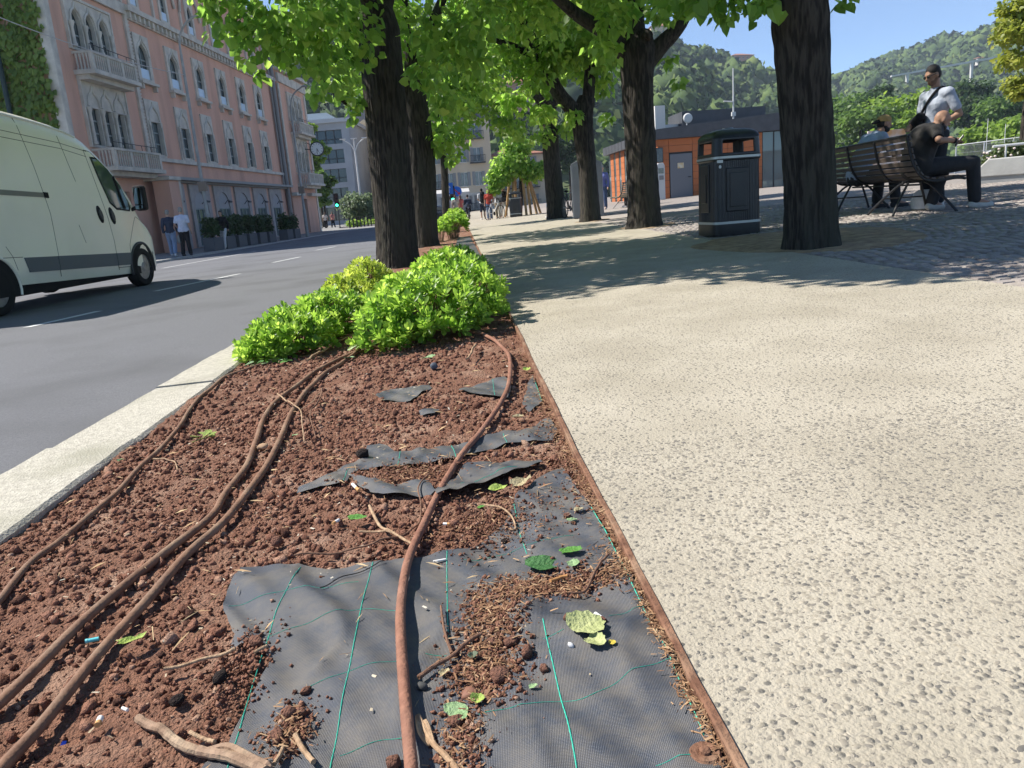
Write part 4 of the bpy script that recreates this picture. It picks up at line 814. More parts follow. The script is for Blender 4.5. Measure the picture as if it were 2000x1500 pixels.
tree('lime_tree', 'forked lime with a sawn limb scar, in front of the orange pavilion', (3.61, 14.16),
    [(3.61, 14.16, 0.05), (3.61, 14.20, 1.46), (3.59, 14.20, 2.60), (3.62, 14.20, 3.20), (3.63, 14.20, 3.54)], [0.285, 0.27, 0.285, 0.33, 0.2],
    [([(3.72, 14.20, 2.98), (4.04, 14.10, 3.29), (4.34, 14.00, 3.58), (4.65, 13.80, 4.20)], [0.19, 0.15, 0.12, 0.07]), ([(3.51, 14.20, 3.00), (3.09, 14.10, 3.47), (2.55, 14.00, 3.80), (1.93, 13.80, 4.27)], [0.17, 0.13, 0.11, 0.07]), ([(3.62, 14.20, 3.29), (3.59, 14.20, 3.96), (3.72, 14.20, 5.01)], [0.17, 0.14, 0.08]), ([(3.71, 13.95, 3.38), (3.72, 13.85, 3.41)], [0.09, 0.08])],
    rand_clumps((3.3, 14.0), 3.0, 3.0, 4.1, 8.2, 40, 0.6, 1.1, 15) + [(*(3.78, 13.00, 3.58), .4, .4, .3), (*(4.21, 13.00, 3.64), .3, .3, .22), (*(2.99, 13.20, 3.60), .5, .5, .4), (*(2.89, 13.60, 3.21), .35, .4, .3), (*(4.29, 14.50, 3.05), .18, .2, .2), (*(4.46, 14.60, 2.70), .12, .12, .1)],
    15000, 0.145, 25, None, GRP, 64, 20, T=HEARTS, Ft=HEARTSF)
tree('lime_tree', 'leaning lime with a long left limb, in front of the grey cabinet', (3.75, 20.39),
    [(3.75, 20.39, 0.05), (3.75, 20.40, 1.48), (3.68, 20.40, 2.64), (3.82, 20.40, 3.26)], [0.27, 0.24, 0.27, 0.2],
    [([(3.68, 20.40, 2.70), (3.05, 20.20, 3.40), (2.69, 20.00, 4.23), (2.08, 19.60, 5.11), (1.74, 19.40, 5.64)], [0.2, 0.17, 0.15, 0.12, 0.07]), ([(3.84, 20.40, 3.13), (3.94, 20.40, 4.11), (3.85, 20.40, 5.32)], [0.17, 0.13, 0.08]), ([(2.76, 20.00, 4.11), (1.93, 19.80, 4.48), (1.31, 19.70, 4.67)], [0.1, 0.08, 0.04])],
    rand_clumps((3.3, 20.0), 3.2, 2.8, 4.0, 8.5, 34, 0.6, 1.1, 16) + [(*(2.36, 19.60, 3.71), .6, .6, .45), (*(1.63, 19.50, 4.09), .7, .6, .5), (*(3.02, 19.60, 4.26), .6, .6, .5), (*(2.61, 20.00, 2.91), .5, .5, .35), (*(3.38, 20.00, 2.74), .3, .4, .25), (*(1.85, 20.00, 3.21), .55, .5, .4), (*(4.32, 20.60, 3.50), .4, .4, .35), (*(4.40, 20.80, 2.76), .2, .25, .2)],
    13000, 0.155, 26, None, GRP, 48, 16, T=HEARTS, Ft=HEARTSF)
tree('lime_tree', 'far lime with a dark straight trunk left of the grey cabinet', (3.69, 26.41),
    [(3.69, 26.41, 0.05), (3.66, 26.40, 1.62), (3.64, 26.40, 2.94), (3.67, 26.40, 3.92)], [0.31, 0.29, 0.29, 0.2],
    [([(3.64, 26.40, 3.59), (2.97, 26.20, 4.57), (2.37, 26.00, 5.66)], [0.17, 0.13, 0.07]), ([(3.68, 26.40, 3.59), (4.22, 26.50, 4.86), (4.63, 26.50, 6.09)], [0.16, 0.12, 0.07])],
    rand_clumps((3.3, 26.4), 3.2, 2.6, 3.9, 8.5, 34, 0.6, 1.1, 17) + [(*(2.34, 26.00, 3.15), .8, .7, .5), (*(3.34, 26.00, 2.85), .5, .5, .35), (*(4.20, 26.00, 3.03), .45, .5, .4), (*(1.88, 26.00, 3.66), .6, .6, .5)],
    10000, 0.18, 27, None, GRP, 40, 12, T=HEARTS, Ft=HEARTSF)
stk = tree('staked_tree', 'young leafy tree held by a ring of wooden stakes beside the far litter bin', (3.6, 39.0),
    [(3.6, 39.0, 0.05), (3.83, 39.00, 2.40), (3.70, 39.00, 3.38)], [0.11, 0.10, 0.07], [],
    [(*(3.35, 38.60, 2.65), 1.2, 1.0, .8), (*(2.66, 38.40, 2.08), .8, .8, .6), (*(4.21, 38.60, 2.23), .8, .8, .6), (*(3.71, 39.00, 3.50), .9, .9, .6), (*(4.91, 39.00, 2.32), .5, .5, .5), (*(2.36, 38.40, 1.50), .4, .4, .3)], 4200, 0.17, 28, None, None, 24, 8, T=HEARTS, Ft=HEARTSF)
wood_m = mat('stake_wood', (0.42, 0.27, 0.13), 0.8, (0.34, 0.21, 0.10), 12.0)
for (px, py, dx, dy, h) in ((2.9, 39.4, 0.35, 0, 1.9), (3.2, 38.7, 0.2, 0, 2.0), (3.9, 38.6, -0.12, 0, 3.1), (4.15, 38.8, -0.15, 0, 3.0), (4.5, 39.2, -0.5, 0, 3.0), (4.75, 39.6, -0.8, 0, 3.0), (3.5, 39.6, 0.05, 0, 2.4)):
    s = MB(); s.tube([(px - 3.6, py - 39.0, -0.05), (px + dx - 3.6, py + dy - 39.0, h - 0.1)], 0.065, 8); s.build('stake', wood_m, stk)
# trees beyond
def far_tree(label, base, c, r_, hz, n, ls, seed, cols, nm='park_tree', grp=None):
    m_ = leaf_mat('far_leaf_' + cols, {'bright': [(0.09, 0.155, 0.024), (0.145, 0.225, 0.032), (0.21, 0.29, 0.045)], 'dark': [(0.022, 0.045, 0.016), (0.035, 0.065, 0.02), (0.055, 0.09, 0.03)], 'mid': [(0.05, 0.095, 0.022), (0.085, 0.145, 0.03), (0.12, 0.19, 0.04)], 'olive': [(0.12, 0.16, 0.025), (0.19, 0.22, 0.035), (0.28, 0.29, 0.05)], 'grey': [(0.07, 0.10, 0.05), (0.11, 0.145, 0.075), (0.16, 0.19, 0.10)]}[cols], 0.5, 0.35)
    b = base; t = empty(nm, (b[0], b[1], b[2]), 0, label, 'tree', grp); L0 = Vector(b)
    bark_tube('trunk', [Vector((0, 0, -0.5)), Vector((0.03 * r_, 0, (c[2] - b[2]) * 0.6)), Vector((0, 0, c[2] - b[2] + hz * 0.4))], [0.07 * r_ + 0.05, 0.05 * r_ + 0.04, 0.02 * r_], 12, 5, t, 0.05, seed)
    cl = rand_clumps((c[0], c[1]), r_ * 0.72, r_ * 0.72, c[2] - hz * 0.7, c[2] + hz * 0.7, 22, r_ * 0.24, r_ * 0.42, seed)
    add_leaves(t, cl, n, ls, seed, m_, leafT, leafF, 0, 0.3, 'crown')
    return t
def ft(label, W3, r_, hz, n, ls, seed, cols, grp=None): return far_tree(label, (W3[0], W3[1], 0.2 if W3[0] > 16 else -0.4), W3, r_, hz, n, ls, seed, cols, 'park_tree', grp)
LG = 'trees along the lake shore'
ft('bright green rounded tree by the lake behind the slatted bench', (51.91, 95.00, 5.93), 4.4, 4.0, 2600, 0.6, 41, 'mid', LG)
ft('tall pale green tree by the lake behind the standing man', (61.21, 100.00, 7.69), 6.0, 5.0, 3400, 0.6, 42, 'bright', LG)
ft('small bright yellow-green shrub-like tree low behind the slatted bench', (34.48, 60.00, 3.40), 1.8, 1.0, 1500, 0.4, 43, 'bright', LG)
ft('dark conifer-like tree between two bright lakeside trees', (74.06, 130.00, 11.54), 5.0, 6.0, 2600, 0.7, 44, 'dark', LG)
ft('dark broad cedar-like tree right of the standing man', (90.43, 130.00, 11.31), 8.0, 4.5, 3400, 0.75, 45, 'dark', LG)
ft('yellow-green tree above the boats behind the wire fence', (57.30, 80.00, 3.88), 3.2, 2.4, 2200, 0.5, 46, 'bright', LG)
ft('grey-green tree above the low concrete wall', (89.50, 120.00, 9.33), 5.0, 4.0, 2600, 0.65, 47, 'mid', LG)
ft('pale yellow-green tree above the white railing', (57.47, 75.00, 3.73), 3.0, 2.4, 2200, 0.45, 48, 'bright', LG)
ft('dark green tree left of the bright rounded lakeside tree', (65.55, 130.00, 11.28), 6.5, 6.0, 3000, 0.7, 49, 'mid', LG)
ft('dark evergreen far beyond the grey cabinet', (17.64, 110.00, 8.04), 3.5, 4.5, 2000, 0.6, 50, 'dark')
ft('bright street tree behind the wall clock beside the grey office block', (-14.57, 92.00, 8.86), 1.7, 4.0, 2200, 0.5, 51, 'bright')
ft('dark green street tree below the wall clock beside the grey office block', (-13.93, 90.00, 4.22), 1.6, 3.4, 2600, 0.5, 52, 'mid')
far_tree('olive-yellow tree reaching over the low concrete wall', (17.5, 22.5, 0.6), (17.01, 22.00, 4.42), 1.15, 1.5, 4200, 0.13, 53, 'olive', 'maple_tree')
far_tree('olive-yellow branch spray of a maple hanging beyond the concrete wall', (18.2, 23.6, 0.6), (17.83, 23.00, 3.08), 0.85, 0.45, 2200, 0.13, 54, 'olive', 'maple_tree')
ft('blue-green round clipped bush on the far traffic island', (-8.32, 78.00, 1.76), 2.6, 1.9, 4200, 0.28, 55, 'grey')
# ------------------------------------------------------------------ glossy evergreen shrubs of the bed
OBO = np.array([0.86, 1, 1]) * np.array([(0, 0, 0), (-0.13, 0.35, 0.02), (-0.23, 0.72, 0.05), (-0.12, 0.96, 0.02), (0, 1.0, 0.0), (0.12, 0.96, 0.02), (0.23, 0.72, 0.05), (0.13, 0.35, 0.02), (0, 0.6, -0.03)])
OBOF = np.array([(0, 8, 2, 1), (8, 4, 3, 2), (8, 6, 5, 4), (0, 7, 6, 8)])
pitto = leaf_mat('pittosporum_leaf', [(0.05, 0.11, 0.018), (0.115, 0.215, 0.028), (0.195, 0.31, 0.042), (0.32, 0.43, 0.08)], 0.40, 0.45)
pitty = leaf_mat('pittosporum_yellow', [(0.10, 0.15, 0.02), (0.17, 0.24, 0.03), (0.26, 0.32, 0.05), (0.36, 0.41, 0.08)], 0.40, 0.42)
def shrub(label, blobs, nros, lsize, seed, m, singles=120, grp='evergreen shrubs in the bed'):
    r_ = np.random.default_rng(seed); bl = np.array(blobs); t = empty('shrub', (bl[0][0], bl[0][1], gz(bl[0][0])), 0, label, 'shrub', grp)
    w = bl[:, 3] * bl[:, 4] + bl[:, 3] * bl[:, 5]; idx = r_.choice(len(bl), nros, p=w / w.sum())
    d = r_.normal(size=(nros, 3)); d[:, 2] = np.abs(d[:, 2]) * 1.0 - 0.25; d /= np.linalg.norm(d, axis=1, keepdims=True)
    rad = 0.62 + 0.42 * r_.random(nros) ** 0.7
    pos = bl[idx, :3] + d * bl[idx, 3:] * rad[:, None]; g_ = np.array([gz(x) for x in pos[:, 0]]); pos[:, 2] = np.maximum(pos[:, 2], g_ + 0.03)
    axis = d * 0.75 + np.array([0, 0, 0.55]) + r_.normal(0, .22, (nros, 3)); axis /= np.linalg.norm(axis, axis=1, keepdims=True)
    nl = 11; P = np.repeat(pos, nl, 0); A = np.repeat(axis, nl, 0); k = np.tile(np.arange(nl), nros); ph = np.repeat(r_.random(nros) * 6.28, nl)
    an = k * 2.4 + ph; ux = np.cross(A, np.array([0.3, 0.2, 0.9])); ux /= np.linalg.norm(ux, axis=1, keepdims=True); uy = np.cross(A, ux)
    out = ux * np.cos(an)[:, None] + uy * np.sin(an)[:, None]; op = (0.35 + 1.25 * k / nl)[:, None] * (0.8 + 0.4 * r_.random((len(k), 1)))
    yd = A + out * op; nd = A * op - out + 1e-3
    P = P - A * (0.035 * (k / nl))[:, None]
    scl = lsize * (0.6 + 0.55 * k / nl) * (0.75 + 0.5 * r_.random(len(k))); rot = frame_arr(yd, nd); rnd = np.clip(np.repeat(0.1 + 0.75 * r_.random(nros), nl) - 0.25 * k / nl + 0.15 * r_.random(len(k)) + 0.1, 0, 0.95)
    loc = np.array(t.location)
    o_ = np.argsort(P[:, 0] ** 2 + P[:, 1] ** 2 - 1.5 * P[:, 2]); P, rot, scl, rnd = P[o_], rot[o_], scl[o_], rnd[o_]
    vm = []
    for q in range(4):
        me = bpy.data.meshes.new('leaf'); me.from_pydata([tuple(v) for v in OBO], [], [tuple(f) for f in OBOF]); at = me.attributes.new('rnd', 'FLOAT', 'POINT'); at.data.foreach_set('value', [0.15 + 0.2 * q] * len(OBO)); me.polygons.foreach_set('use_smooth', [True] * 4); vm.append(me)
    sel = np.arange(len(P))[::max(1, len(P) // (6 * max(1, singles)))][:singles] if singles else []
    for i in sel:
        o = link_mesh('leaf', vm[i % 4], m, t); mw = Matrix(rot[i].tolist()).to_4x4() @ Matrix.Scale(float(scl[i]), 4); mw.translation = Vector(P[i] - loc); o.matrix_local = mw
    rest = np.setdiff1d(np.arange(len(P)), sel); Vv, Ff = inst(OBO, OBOF, P[rest] - loc, rot[rest], scl[rest])
    o = big('foliage', Vv, Ff, m, t, smooth=True, attrs={'rnd': np.repeat(rnd[rest], len(OBO))}); o['kind'] = 'stuff'
    s = MB()
    for i in range(0, nros, 3):
        c0 = bl[idx[i], :3]; s.tube([Vector((c0[0] + 0.3 * (pos[i, 0] - c0[0]), c0[1] + 0.3 * (pos[i, 1] - c0[1]), gz(c0[0]) - 0.03)) - t.location, Vector((c0 + pos[i]) / 2 - loc - np.array([0, 0, 0.05])), Vector(pos[i] - loc)], [0.006, 0.005, 0.003], 5, False)
    o = s.build('stems', mat('shrub_stem', (0.16, 0.11, 0.06), 0.9), t); o['kind'] = 'stuff'
shrub('broad glossy shrub beside the rusty edging, deep shade underneath', [(-0.20, 4.72, 0.10, .40, .46, .27), (0.06, 5.0, 0.12, .28, .45, .28), (-0.06, 5.6, 0.12, .34, .5, .32), (-0.42, 4.5, 0.04, .2, .26, .17)], 900, 0.067, 61, pitto, 200)
shrub('low bright shrub overhanging the white kerb', [(-1.03, 4.8, 0.01, .27, .33, .21), (-0.88, 5.3, 0.04, .26, .36, .23), (-1.16, 4.62, -0.02, .18, .2, .16)], 460, 0.063, 62, pitto, 150)
shrub('tall end of the hedge running back to the lime trunk', [(0.03, 6.6, 0.10, .32, .5, .30), (0.02, 7.6, 0.08, .28, .5, .28), (-0.42, 6.3, 0.04, .22, .4, .2)], 520, 0.068, 63, pitto, 60)
shrub('yellowish shrub on the road side in front of the thick lime trunk', [(-0.85, 6.2, 0.05, .24, .4, .25), (-0.80, 7.1, 0.07, .26, .45, .28)], 380, 0.062, 64, pitty, 80)
shrub('round bright shrub in front of the slender young lime', (0.12, 20.00, 0.38) and [(*(0.09, 20.00, 0.32), .42, .5, .30), (*(-0.25, 19.00, 0.24), .28, .4, .22)], 260, 0.095, 65, pitto, 0)
shrub('far bright shrub at the foot of the slender young lime', [(*(0.23, 25.00, 0.37), .34, .5, .34)], 180, 0.11, 66, pitto, 0)

# ------------------------------------------------------------------ the planting bed: fabric, stones, hoses, litter
def inside(poly, x, y):
    x = np.asarray(x); y = np.asarray(y); r_ = np.zeros(x.shape, bool); n = len(poly); j = n - 1
    for i in range(n):
        xi, yi = poly[i]; xj, yj = poly[j]
        c_ = ((yi > y) != (yj > y)) & (x < (xj - xi) * (y - yi) / (yj - yi + 1e-12) + xi); r_ ^= c_; j = i
    return r_
def nearest_on(poly, p):
    best = None; bd = 1e9
    for i in range(len(poly)):
        a = Vector(poly[i]); b = Vector(poly[(i + 1) % len(poly)]); ab = b - a; t = max(0, min(1, (Vector(p) - a).dot(ab) / (ab.length_squared + 1e-12))); q = a + ab * t; d = (q - Vector(p)).length
        if d < bd: bd = d; best = q
    return best
HUMP = (0.066, 1.282)
def fabric_h(x, y): return soil(x, y) + 0.010 + 0.0065 * (1 - abs(math.sin(x * 17 + 1.3 * math.sin(y * 4) + 0.6 * math.sin(y * 13)))) ** 3 + 0.0025 * math.sin(x * 33 + 4 * math.sin(y * 9)) + 0.003 * math.sin(y * 21 + x * 12) + 0.002 * math.sin(x * 71 + y * 40) + 0.02 * math.exp(-((x - HUMP[0]) / 0.028) ** 2 - ((y - HUMP[1]) / 0.035) ** 2)
def weave():
    m = bpy.data.materials.new('weed_fabric'); m.use_nodes = True; N = m.node_tree.nodes; L = m.node_tree.links
    b = N['Principled BSDF']; b.inputs['Roughness'].default_value = 0.48; b.inputs['Specular IOR Level'].default_value = 0.5
    tc = N.new('ShaderNodeTexCoord')
    def wave(rot, sc):
        mp = N.new('ShaderNodeMapping'); mp.inputs['Rotation'].default_value = (0, 0, rot); L.new(tc.outputs['Object'], mp.inputs[0])
        w_ = N.new('ShaderNodeTexWave'); w_.inputs['Scale'].default_value = sc; w_.inputs['Distortion'].default_value = 1.2; w_.inputs['Detail'].default_value = 2; L.new(mp.outputs[0], w_.inputs['Vector']); return w_
    w1, w2 = wave(0.1, 130), wave(1.67, 120); mu = N.new('ShaderNodeMath'); mu.operation = 'MULTIPLY'; L.new(w1.outputs['Fac'], mu.inputs[0]); L.new(w2.outputs['Fac'], mu.inputs[1])
    rp = N.new('ShaderNodeValToRGB'); rp.color_ramp.elements[0].color = (0.030, 0.034, 0.043, 1); rp.color_ramp.elements[1].color = (0.155, 0.17, 0.21, 1); L.new(mu.outputs[0], rp.inputs[0])
    no = N.new('ShaderNodeTexNoise'); no.inputs['Scale'].default_value = 11; no.inputs['Detail'].default_value = 9; no.inputs['Roughness'].default_value = 0.72; L.new(tc.outputs['Object'], no.inputs['Vector'])
    mr = N.new('ShaderNodeMapRange'); mr.inputs[1].default_value = 0.40; mr.inputs[2].default_value = 0.72; mr.inputs[4].default_value = 0.92; L.new(no.outputs[0], mr.inputs[0])
    mx = N.new('ShaderNodeMix'); mx.data_type = 'RGBA'; L.new(mr.outputs[0], mx.inputs[0]); L.new(rp.outputs[0], mx.inputs[6]); mx.inputs[7].default_value = (0.15, 0.13, 0.105, 1); L.new(mx.outputs[2], b.inputs['Base Color'])
    bp = N.new('ShaderNodeBump'); bp.inputs['Strength'].default_value = 0.5; bp.inputs['Distance'].default_value = 0.002; L.new(mu.outputs[0], bp.inputs['Height']); L.new(bp.outputs[0], b.inputs['Normal'])
    return m
fab_m = weave(); thread_m = mat('green_thread', (0.03, 0.36, 0.24), 0.5, (0.05, 0.45, 0.32), 200)
FABS = []
def fabric(label, poly, threads=(), res=0.011, hfun=None):
    poly2 = []
    for i in range(len(poly)):                       # ragged torn edge
        a = Vector(poly[i]); b = Vector(poly[(i + 1) % len(poly)]); n = max(1, int((b - a).length / 0.02))
        for k in range(n): q = a + (b - a) * (k / n); poly2.append((q.x + random.uniform(-.003, .003), q.y + random.uniform(-.004, .004)))
    hf = hfun or fabric_h; xs = [p[0] for p in poly2]; ys = [p[1] for p in poly2]
    nx = int((max(xs) - min(xs)) / res) + 2; ny = int((max(ys) - min(ys)) / res) + 2; X, Y = np.meshgrid(min(xs) + np.arange(nx) * res, min(ys) + np.arange(ny) * res); ins = inside(poly2, X, Y)
    idx = -np.ones(X.shape, int); V = []; F = []
    def vid(j, i):
        if idx[j, i] < 0:
            p = (X[j, i], Y[j, i])
            if not ins[j, i]: q = nearest_on(poly2, p); p = (q.x, q.y)
            idx[j, i] = len(V); V.append((p[0], p[1], hf(*p)))
        return idx[j, i]
    for j in range(ny - 1):
        for i in range(nx - 1):
            if ins[j:j + 2, i:i + 2].sum() >= 1: F.append((vid(j, i), vid(j, i + 1), vid(j + 1, i + 1), vid(j + 1, i)))
    o = big('landscape_fabric', V, F, fab_m, None, True); tag(o, label, 'fabric', 'pieces of torn landscape fabric')
    for th, w in threads:
        pts = smooth_path([(p[0], p[1], 0) for p in th], 14); V = []; F = []
        pts = [p for p in pts if inside(poly2, np.array([p.x]), np.array([p.y]))[0]]
        if len(pts) < 2: continue
        s = MB(); s.tube([(p.x, p.y, hf(p.x, p.y) + 0.0006) for p in pts], [0.68 * w * (0.8 + 0.4 * ((i * 7) % 3) / 2) for i in range(len(pts))], 4); s.build('green_thread', thread_m, o)
    FABS.append(poly2); return o
main_poly = [(-0.551, 1.663), (-0.553, 1.565), (-0.541, 1.473), (-0.484, 1.350), (-0.475, 1.300), (-0.425, 1.308), (-0.389, 1.232), (-0.401, 1.154), (-0.404, 1.101), (-0.412, 1.042), (-0.430, 1.001), (-0.430, 0.954), (-0.413, 0.860), (-0.179, 0.781), (0.066, 0.733), (0.293, 0.703), (0.301, 0.807), (0.299, 1.003), (0.305, 1.322), (0.297, 1.443), (0.289, 1.588), (0.274, 1.850), (0.257, 2.028), (0.197, 1.992), (0.112, 1.881), (0.094, 1.791), (0.069, 1.718), (0.029, 1.671), (-0.016, 1.614), (-0.063, 1.610), (-0.121, 1.594), (-0.168, 1.595), (-0.231, 1.589), (-0.341, 1.603), (-0.441, 1.642), (-0.518, 1.671)]
main_poly = [(min(x, edge(y) - 0.012), y) for x, y in main_poly]
fabric('large torn sheet of charcoal landscape fabric under the reddish hose, beside the rusty edging', main_poly, [
  ([(-0.406, 1.618), (-0.412, 1.501), (-0.415, 1.397), (-0.408, 1.290), (-0.409, 1.222), (-0.406, 1.141), (-0.397, 1.033), (-0.390, 0.966)], 0.0016), ([(-0.238, 1.584), (-0.241, 1.473), (-0.243, 1.368), (-0.242, 1.259), (-0.241, 1.150), (-0.242, 1.057), (-0.242, 0.975), (-0.239, 0.913)], 0.0016),
  ([(-0.072, 1.605), (-0.073, 1.491), (-0.071, 1.340), (-0.069, 1.230)], 0.0014), ([(0.100, 1.824), (0.100, 1.647), (0.104, 1.535)], 0.0014), ([(0.105, 1.244), (0.104, 1.136), (0.105, 1.037), (0.106, 0.963), (0.105, 0.888), (0.102, 0.841)], 0.0018), ([(0.281, 1.741), (0.288, 1.612), (0.293, 1.474), (0.291, 1.347), (0.291, 1.219), (0.291, 1.095), (0.291, 0.998), (0.287, 0.889)], 0.0018),
  ([(-0.526, 1.469), (-0.411, 1.496), (-0.325, 1.497), (-0.261, 1.501)], 0.0007), ([(-0.414, 1.322), (-0.342, 1.348), (-0.247, 1.380), (-0.165, 1.370)], 0.0007), ([(-0.307, 1.152), (-0.233, 1.177), (-0.154, 1.191)], 0.0007), ([(-0.110, 1.195), (-0.074, 1.191)], 0.0007), ([(-0.232, 0.984), (-0.173, 0.999), (-0.134, 0.994)], 0.0007), ([(-0.038, 1.006), (0.028, 1.008), (0.100, 1.015), (0.148, 1.014), (0.228, 1.047), (0.291, 1.066)], 0.0007), ([(0.097, 1.186), (0.135, 1.192)], 0.0007), ([(0.223, 1.220), (0.297, 1.251)], 0.0007), ([(-0.035, 1.553), (0.075, 1.570), (0.218, 1.592)], 0.0006), ([(0.208, 0.851), (0.264, 0.853)], 0.0008)])
fabric('crumpled strip of landscape fabric lying across the bed under the reddish hose', [(-0.353, 2.529), (-0.308, 2.539), (-0.271, 2.493), (-0.246, 2.408), (-0.193, 2.363), (-0.082, 2.409), (0.002, 2.412), (0.062, 2.456), (0.123, 2.483), (0.212, 2.454), (0.248, 2.534), (0.289, 2.561), (0.301, 2.388), (0.265, 2.316), (0.118, 2.343), (0.023, 2.302), (-0.068, 2.243), (-0.157, 2.240), (-0.247, 2.233), (-0.330, 2.248), (-0.367, 2.221), (-0.369, 2.136), (-0.447, 2.136), (-0.516, 2.145), (-0.520, 2.195), (-0.438, 2.258), (-0.388, 2.336), (-0.344, 2.379)], [([(-0.226, 2.410), (-0.223, 2.313), (-0.225, 2.239)], .0015), ([(-0.060, 2.416), (-0.050, 2.334), (-0.044, 2.258)], .0015), ([(-0.377, 2.301), (-0.380, 2.221), (-0.377, 2.131)], .0015), ([(0.118, 2.454), (0.120, 2.393), (0.123, 2.341)], .0012)])
def curl(x, y):
    a = (-0.042, 1.924); b = (0.208, 2.090)
    t = max(0, min(1, ((x - a[0]) * (b[0] - a[0]) + (y - a[1]) * (b[1] - a[1])) / ((b[0] - a[0]) ** 2 + (b[1] - a[1]) ** 2))); d = abs((y - a[1]) * (b[0] - a[0]) - (x - a[0]) * (b[1] - a[1])) / math.hypot(b[0] - a[0], b[1] - a[1])
    return fabric_h(x, y) + 0.003 + 0.024 * math.exp(-(d / 0.05) ** 2) * (0.4 + 0.6 * math.sin(math.pi * min(1, t + 0.2)))
fabric('raised curling flap of landscape fabric casting a dark shadow in the middle of the bed', [(-0.036, 2.106), (-0.011, 2.166), (0.104, 2.161), (0.208, 2.146), (0.209, 2.089), (0.139, 2.032), (0.038, 1.972), (-0.043, 1.916), (-0.100, 1.908), (-0.104, 1.954), (-0.061, 2.039)], [([(-0.033, 1.987), (0.055, 2.035), (0.131, 2.062)], .0014)], hfun=curl)
fabric('narrow frayed ribbon of landscape fabric at the edge of the torn hole', [(-0.365, 2.201), (-0.337, 2.168), (-0.293, 2.116), (-0.223, 2.063), (-0.124, 2.050), (-0.101, 1.946), (-0.117, 1.929), (-0.227, 1.962), (-0.283, 2.014), (-0.327, 2.087)], [], hfun=lambda x, y: fabric_h(x, y) + 0.005 + 0.004 * math.sin(x * 60 + y * 30))
fabric('small grey patch of landscape fabric showing left of the hose near the shrubs', [(-0.391, 3.281), (-0.337, 3.391), (-0.242, 3.358), (-0.154, 3.359), (-0.142, 3.261), (-0.228, 3.083), (-0.352, 3.167)], [])
fabric('small square patch of landscape fabric right beside the hose near the shrubs', [(-0.023, 3.193), (0.078, 3.235), (0.181, 3.247), (0.206, 3.161), (0.173, 2.920), (0.069, 3.011), (-0.014, 3.093)], [([(0.129, 3.247), (0.125, 3.109), (0.121, 2.965)], .0014)])
fabric('triangular patch of landscape fabric against the rusty edging near the shrubs', [(0.271, 3.124), (0.308, 3.246), (0.294, 2.797), (0.229, 2.683), (0.217, 2.797)], [([(0.308, 3.203), (0.301, 3.010), (0.293, 2.805)], .0016)])
fabric('long grey strip of landscape fabric along the edging beyond the broad shrub', [(0.02, 8.6), (0.42, 8.6), (0.5, 20), (0.2, 20), (0.05, 14)], [], 0.12)
fabric('dusty scrap of landscape fabric in the gravel near the middle of the bed', [(-0.181, 2.829), (-0.138, 2.854), (-0.102, 2.820), (-0.117, 2.768), (-0.171, 2.780)], [])
# red lava gravel
bm = bmesh.new(); bmesh.ops.create_icosphere(bm, subdivisions=1, radius=1.0); ICO = np.array([v.co[:] for v in bm.verts]); ICOF = np.array([[v.index for v in f.verts] for f in bm.faces]); bm.free()
bm = bmesh.new(); bmesh.ops.create_icosphere(bm, subdivisions=2, radius=1.0); ICO2 = np.array([v.co[:] for v in bm.verts]); ICOF2 = np.array([[v.index for v in f.verts] for f in bm.faces]); bm.free()
def rand_rot(n, r_=rng):
    q = r_.normal(size=(n, 4)); q /= np.linalg.norm(q, axis=1, keepdims=True); w, x, y, z = q.T
    return np.stack([np.stack([1 - 2 * (y * y + z * z), 2 * (x * y - z * w), 2 * (x * z + y * w)], -1), np.stack([2 * (x * y + z * w), 1 - 2 * (x * x + z * z), 2 * (y * z - x * w)], -1), np.stack([2 * (x * z - y * w), 2 * (y * z + x * w), 1 - 2 * (x * x + y * y)], -1)], -2)
lava_m = attr_mat('lava_stone', [(0.085, 0.041, 0.029), (0.155, 0.073, 0.048), (0.23, 0.110, 0.072), (0.315, 0.160, 0.107), (0.44, 0.285, 0.20)], 0.95, 0.8, 260.0, 0.15)
OCT = np.array([(1, 0, 0), (-1, 0, 0), (0, 1, 0), (0, -1, 0), (0, 0, 1), (0, 0, -1.0)]) * 1.15; OCTF = np.array([(0, 2, 4), (2, 1, 4), (1, 3, 4), (3, 0, 4), (2, 0, 5), (1, 2, 5), (3, 1, 5), (0, 3, 5)])
def gravel(n, ymin, ymax, smin, smax, pw, name='lava_gravel', fabp=0.985, ICO=ICO, ICOF=ICOF):
    y = ymin + (ymax - ymin) * rng.random(n) ** 0.85; lo = np.array([kerb_in(v) for v in y]) + 0.012; hi = np.array([edge(v) for v in y]) - 0.012
    x = lo + (hi - lo) * rng.random(n); ok = (x > -0.66 * y - 0.12)
    infab = np.zeros(n, bool)
    for f in FABS: infab |= inside(f, x, y)
    dens = 0.62 + 0.38 * (np.sin(x * 5 + y * 2.3) * np.sin(y * 3.1 - x * 4) > -0.35)
    right = np.clip((x - (-0.15)) / 0.45, 0, 1) * 0.55
    ok &= ~(infab & (rng.random(n) < fabp)) & (rng.random(n) < dens - right); x, y = x[ok], y[ok]; n = len(x)
    s = smin + (smax - smin) * rng.random(n) ** pw
    z = np.array([soil(a, b) for a, b in zip(x, y)]) + s * 0.22
    S = s[:, None] * (0.65 + 0.6 * rng.random((n, 3))) * np.array([1, 1, 0.8])
    Vv, Ff = inst(ICO, ICOF, np.stack([x, y, z], -1), rand_rot(n), S)
    Vv += rng.normal(0, 1, Vv.shape) * np.repeat(s, len(ICO))[:, None] * 0.24
    o = big(name, Vv, Ff, lava_m, bed, attrs={'rnd': np.repeat(np.clip(rng.normal(0.5, 0.22, n), 0, 1), len(ICO))}); o['kind'] = 'stuff'
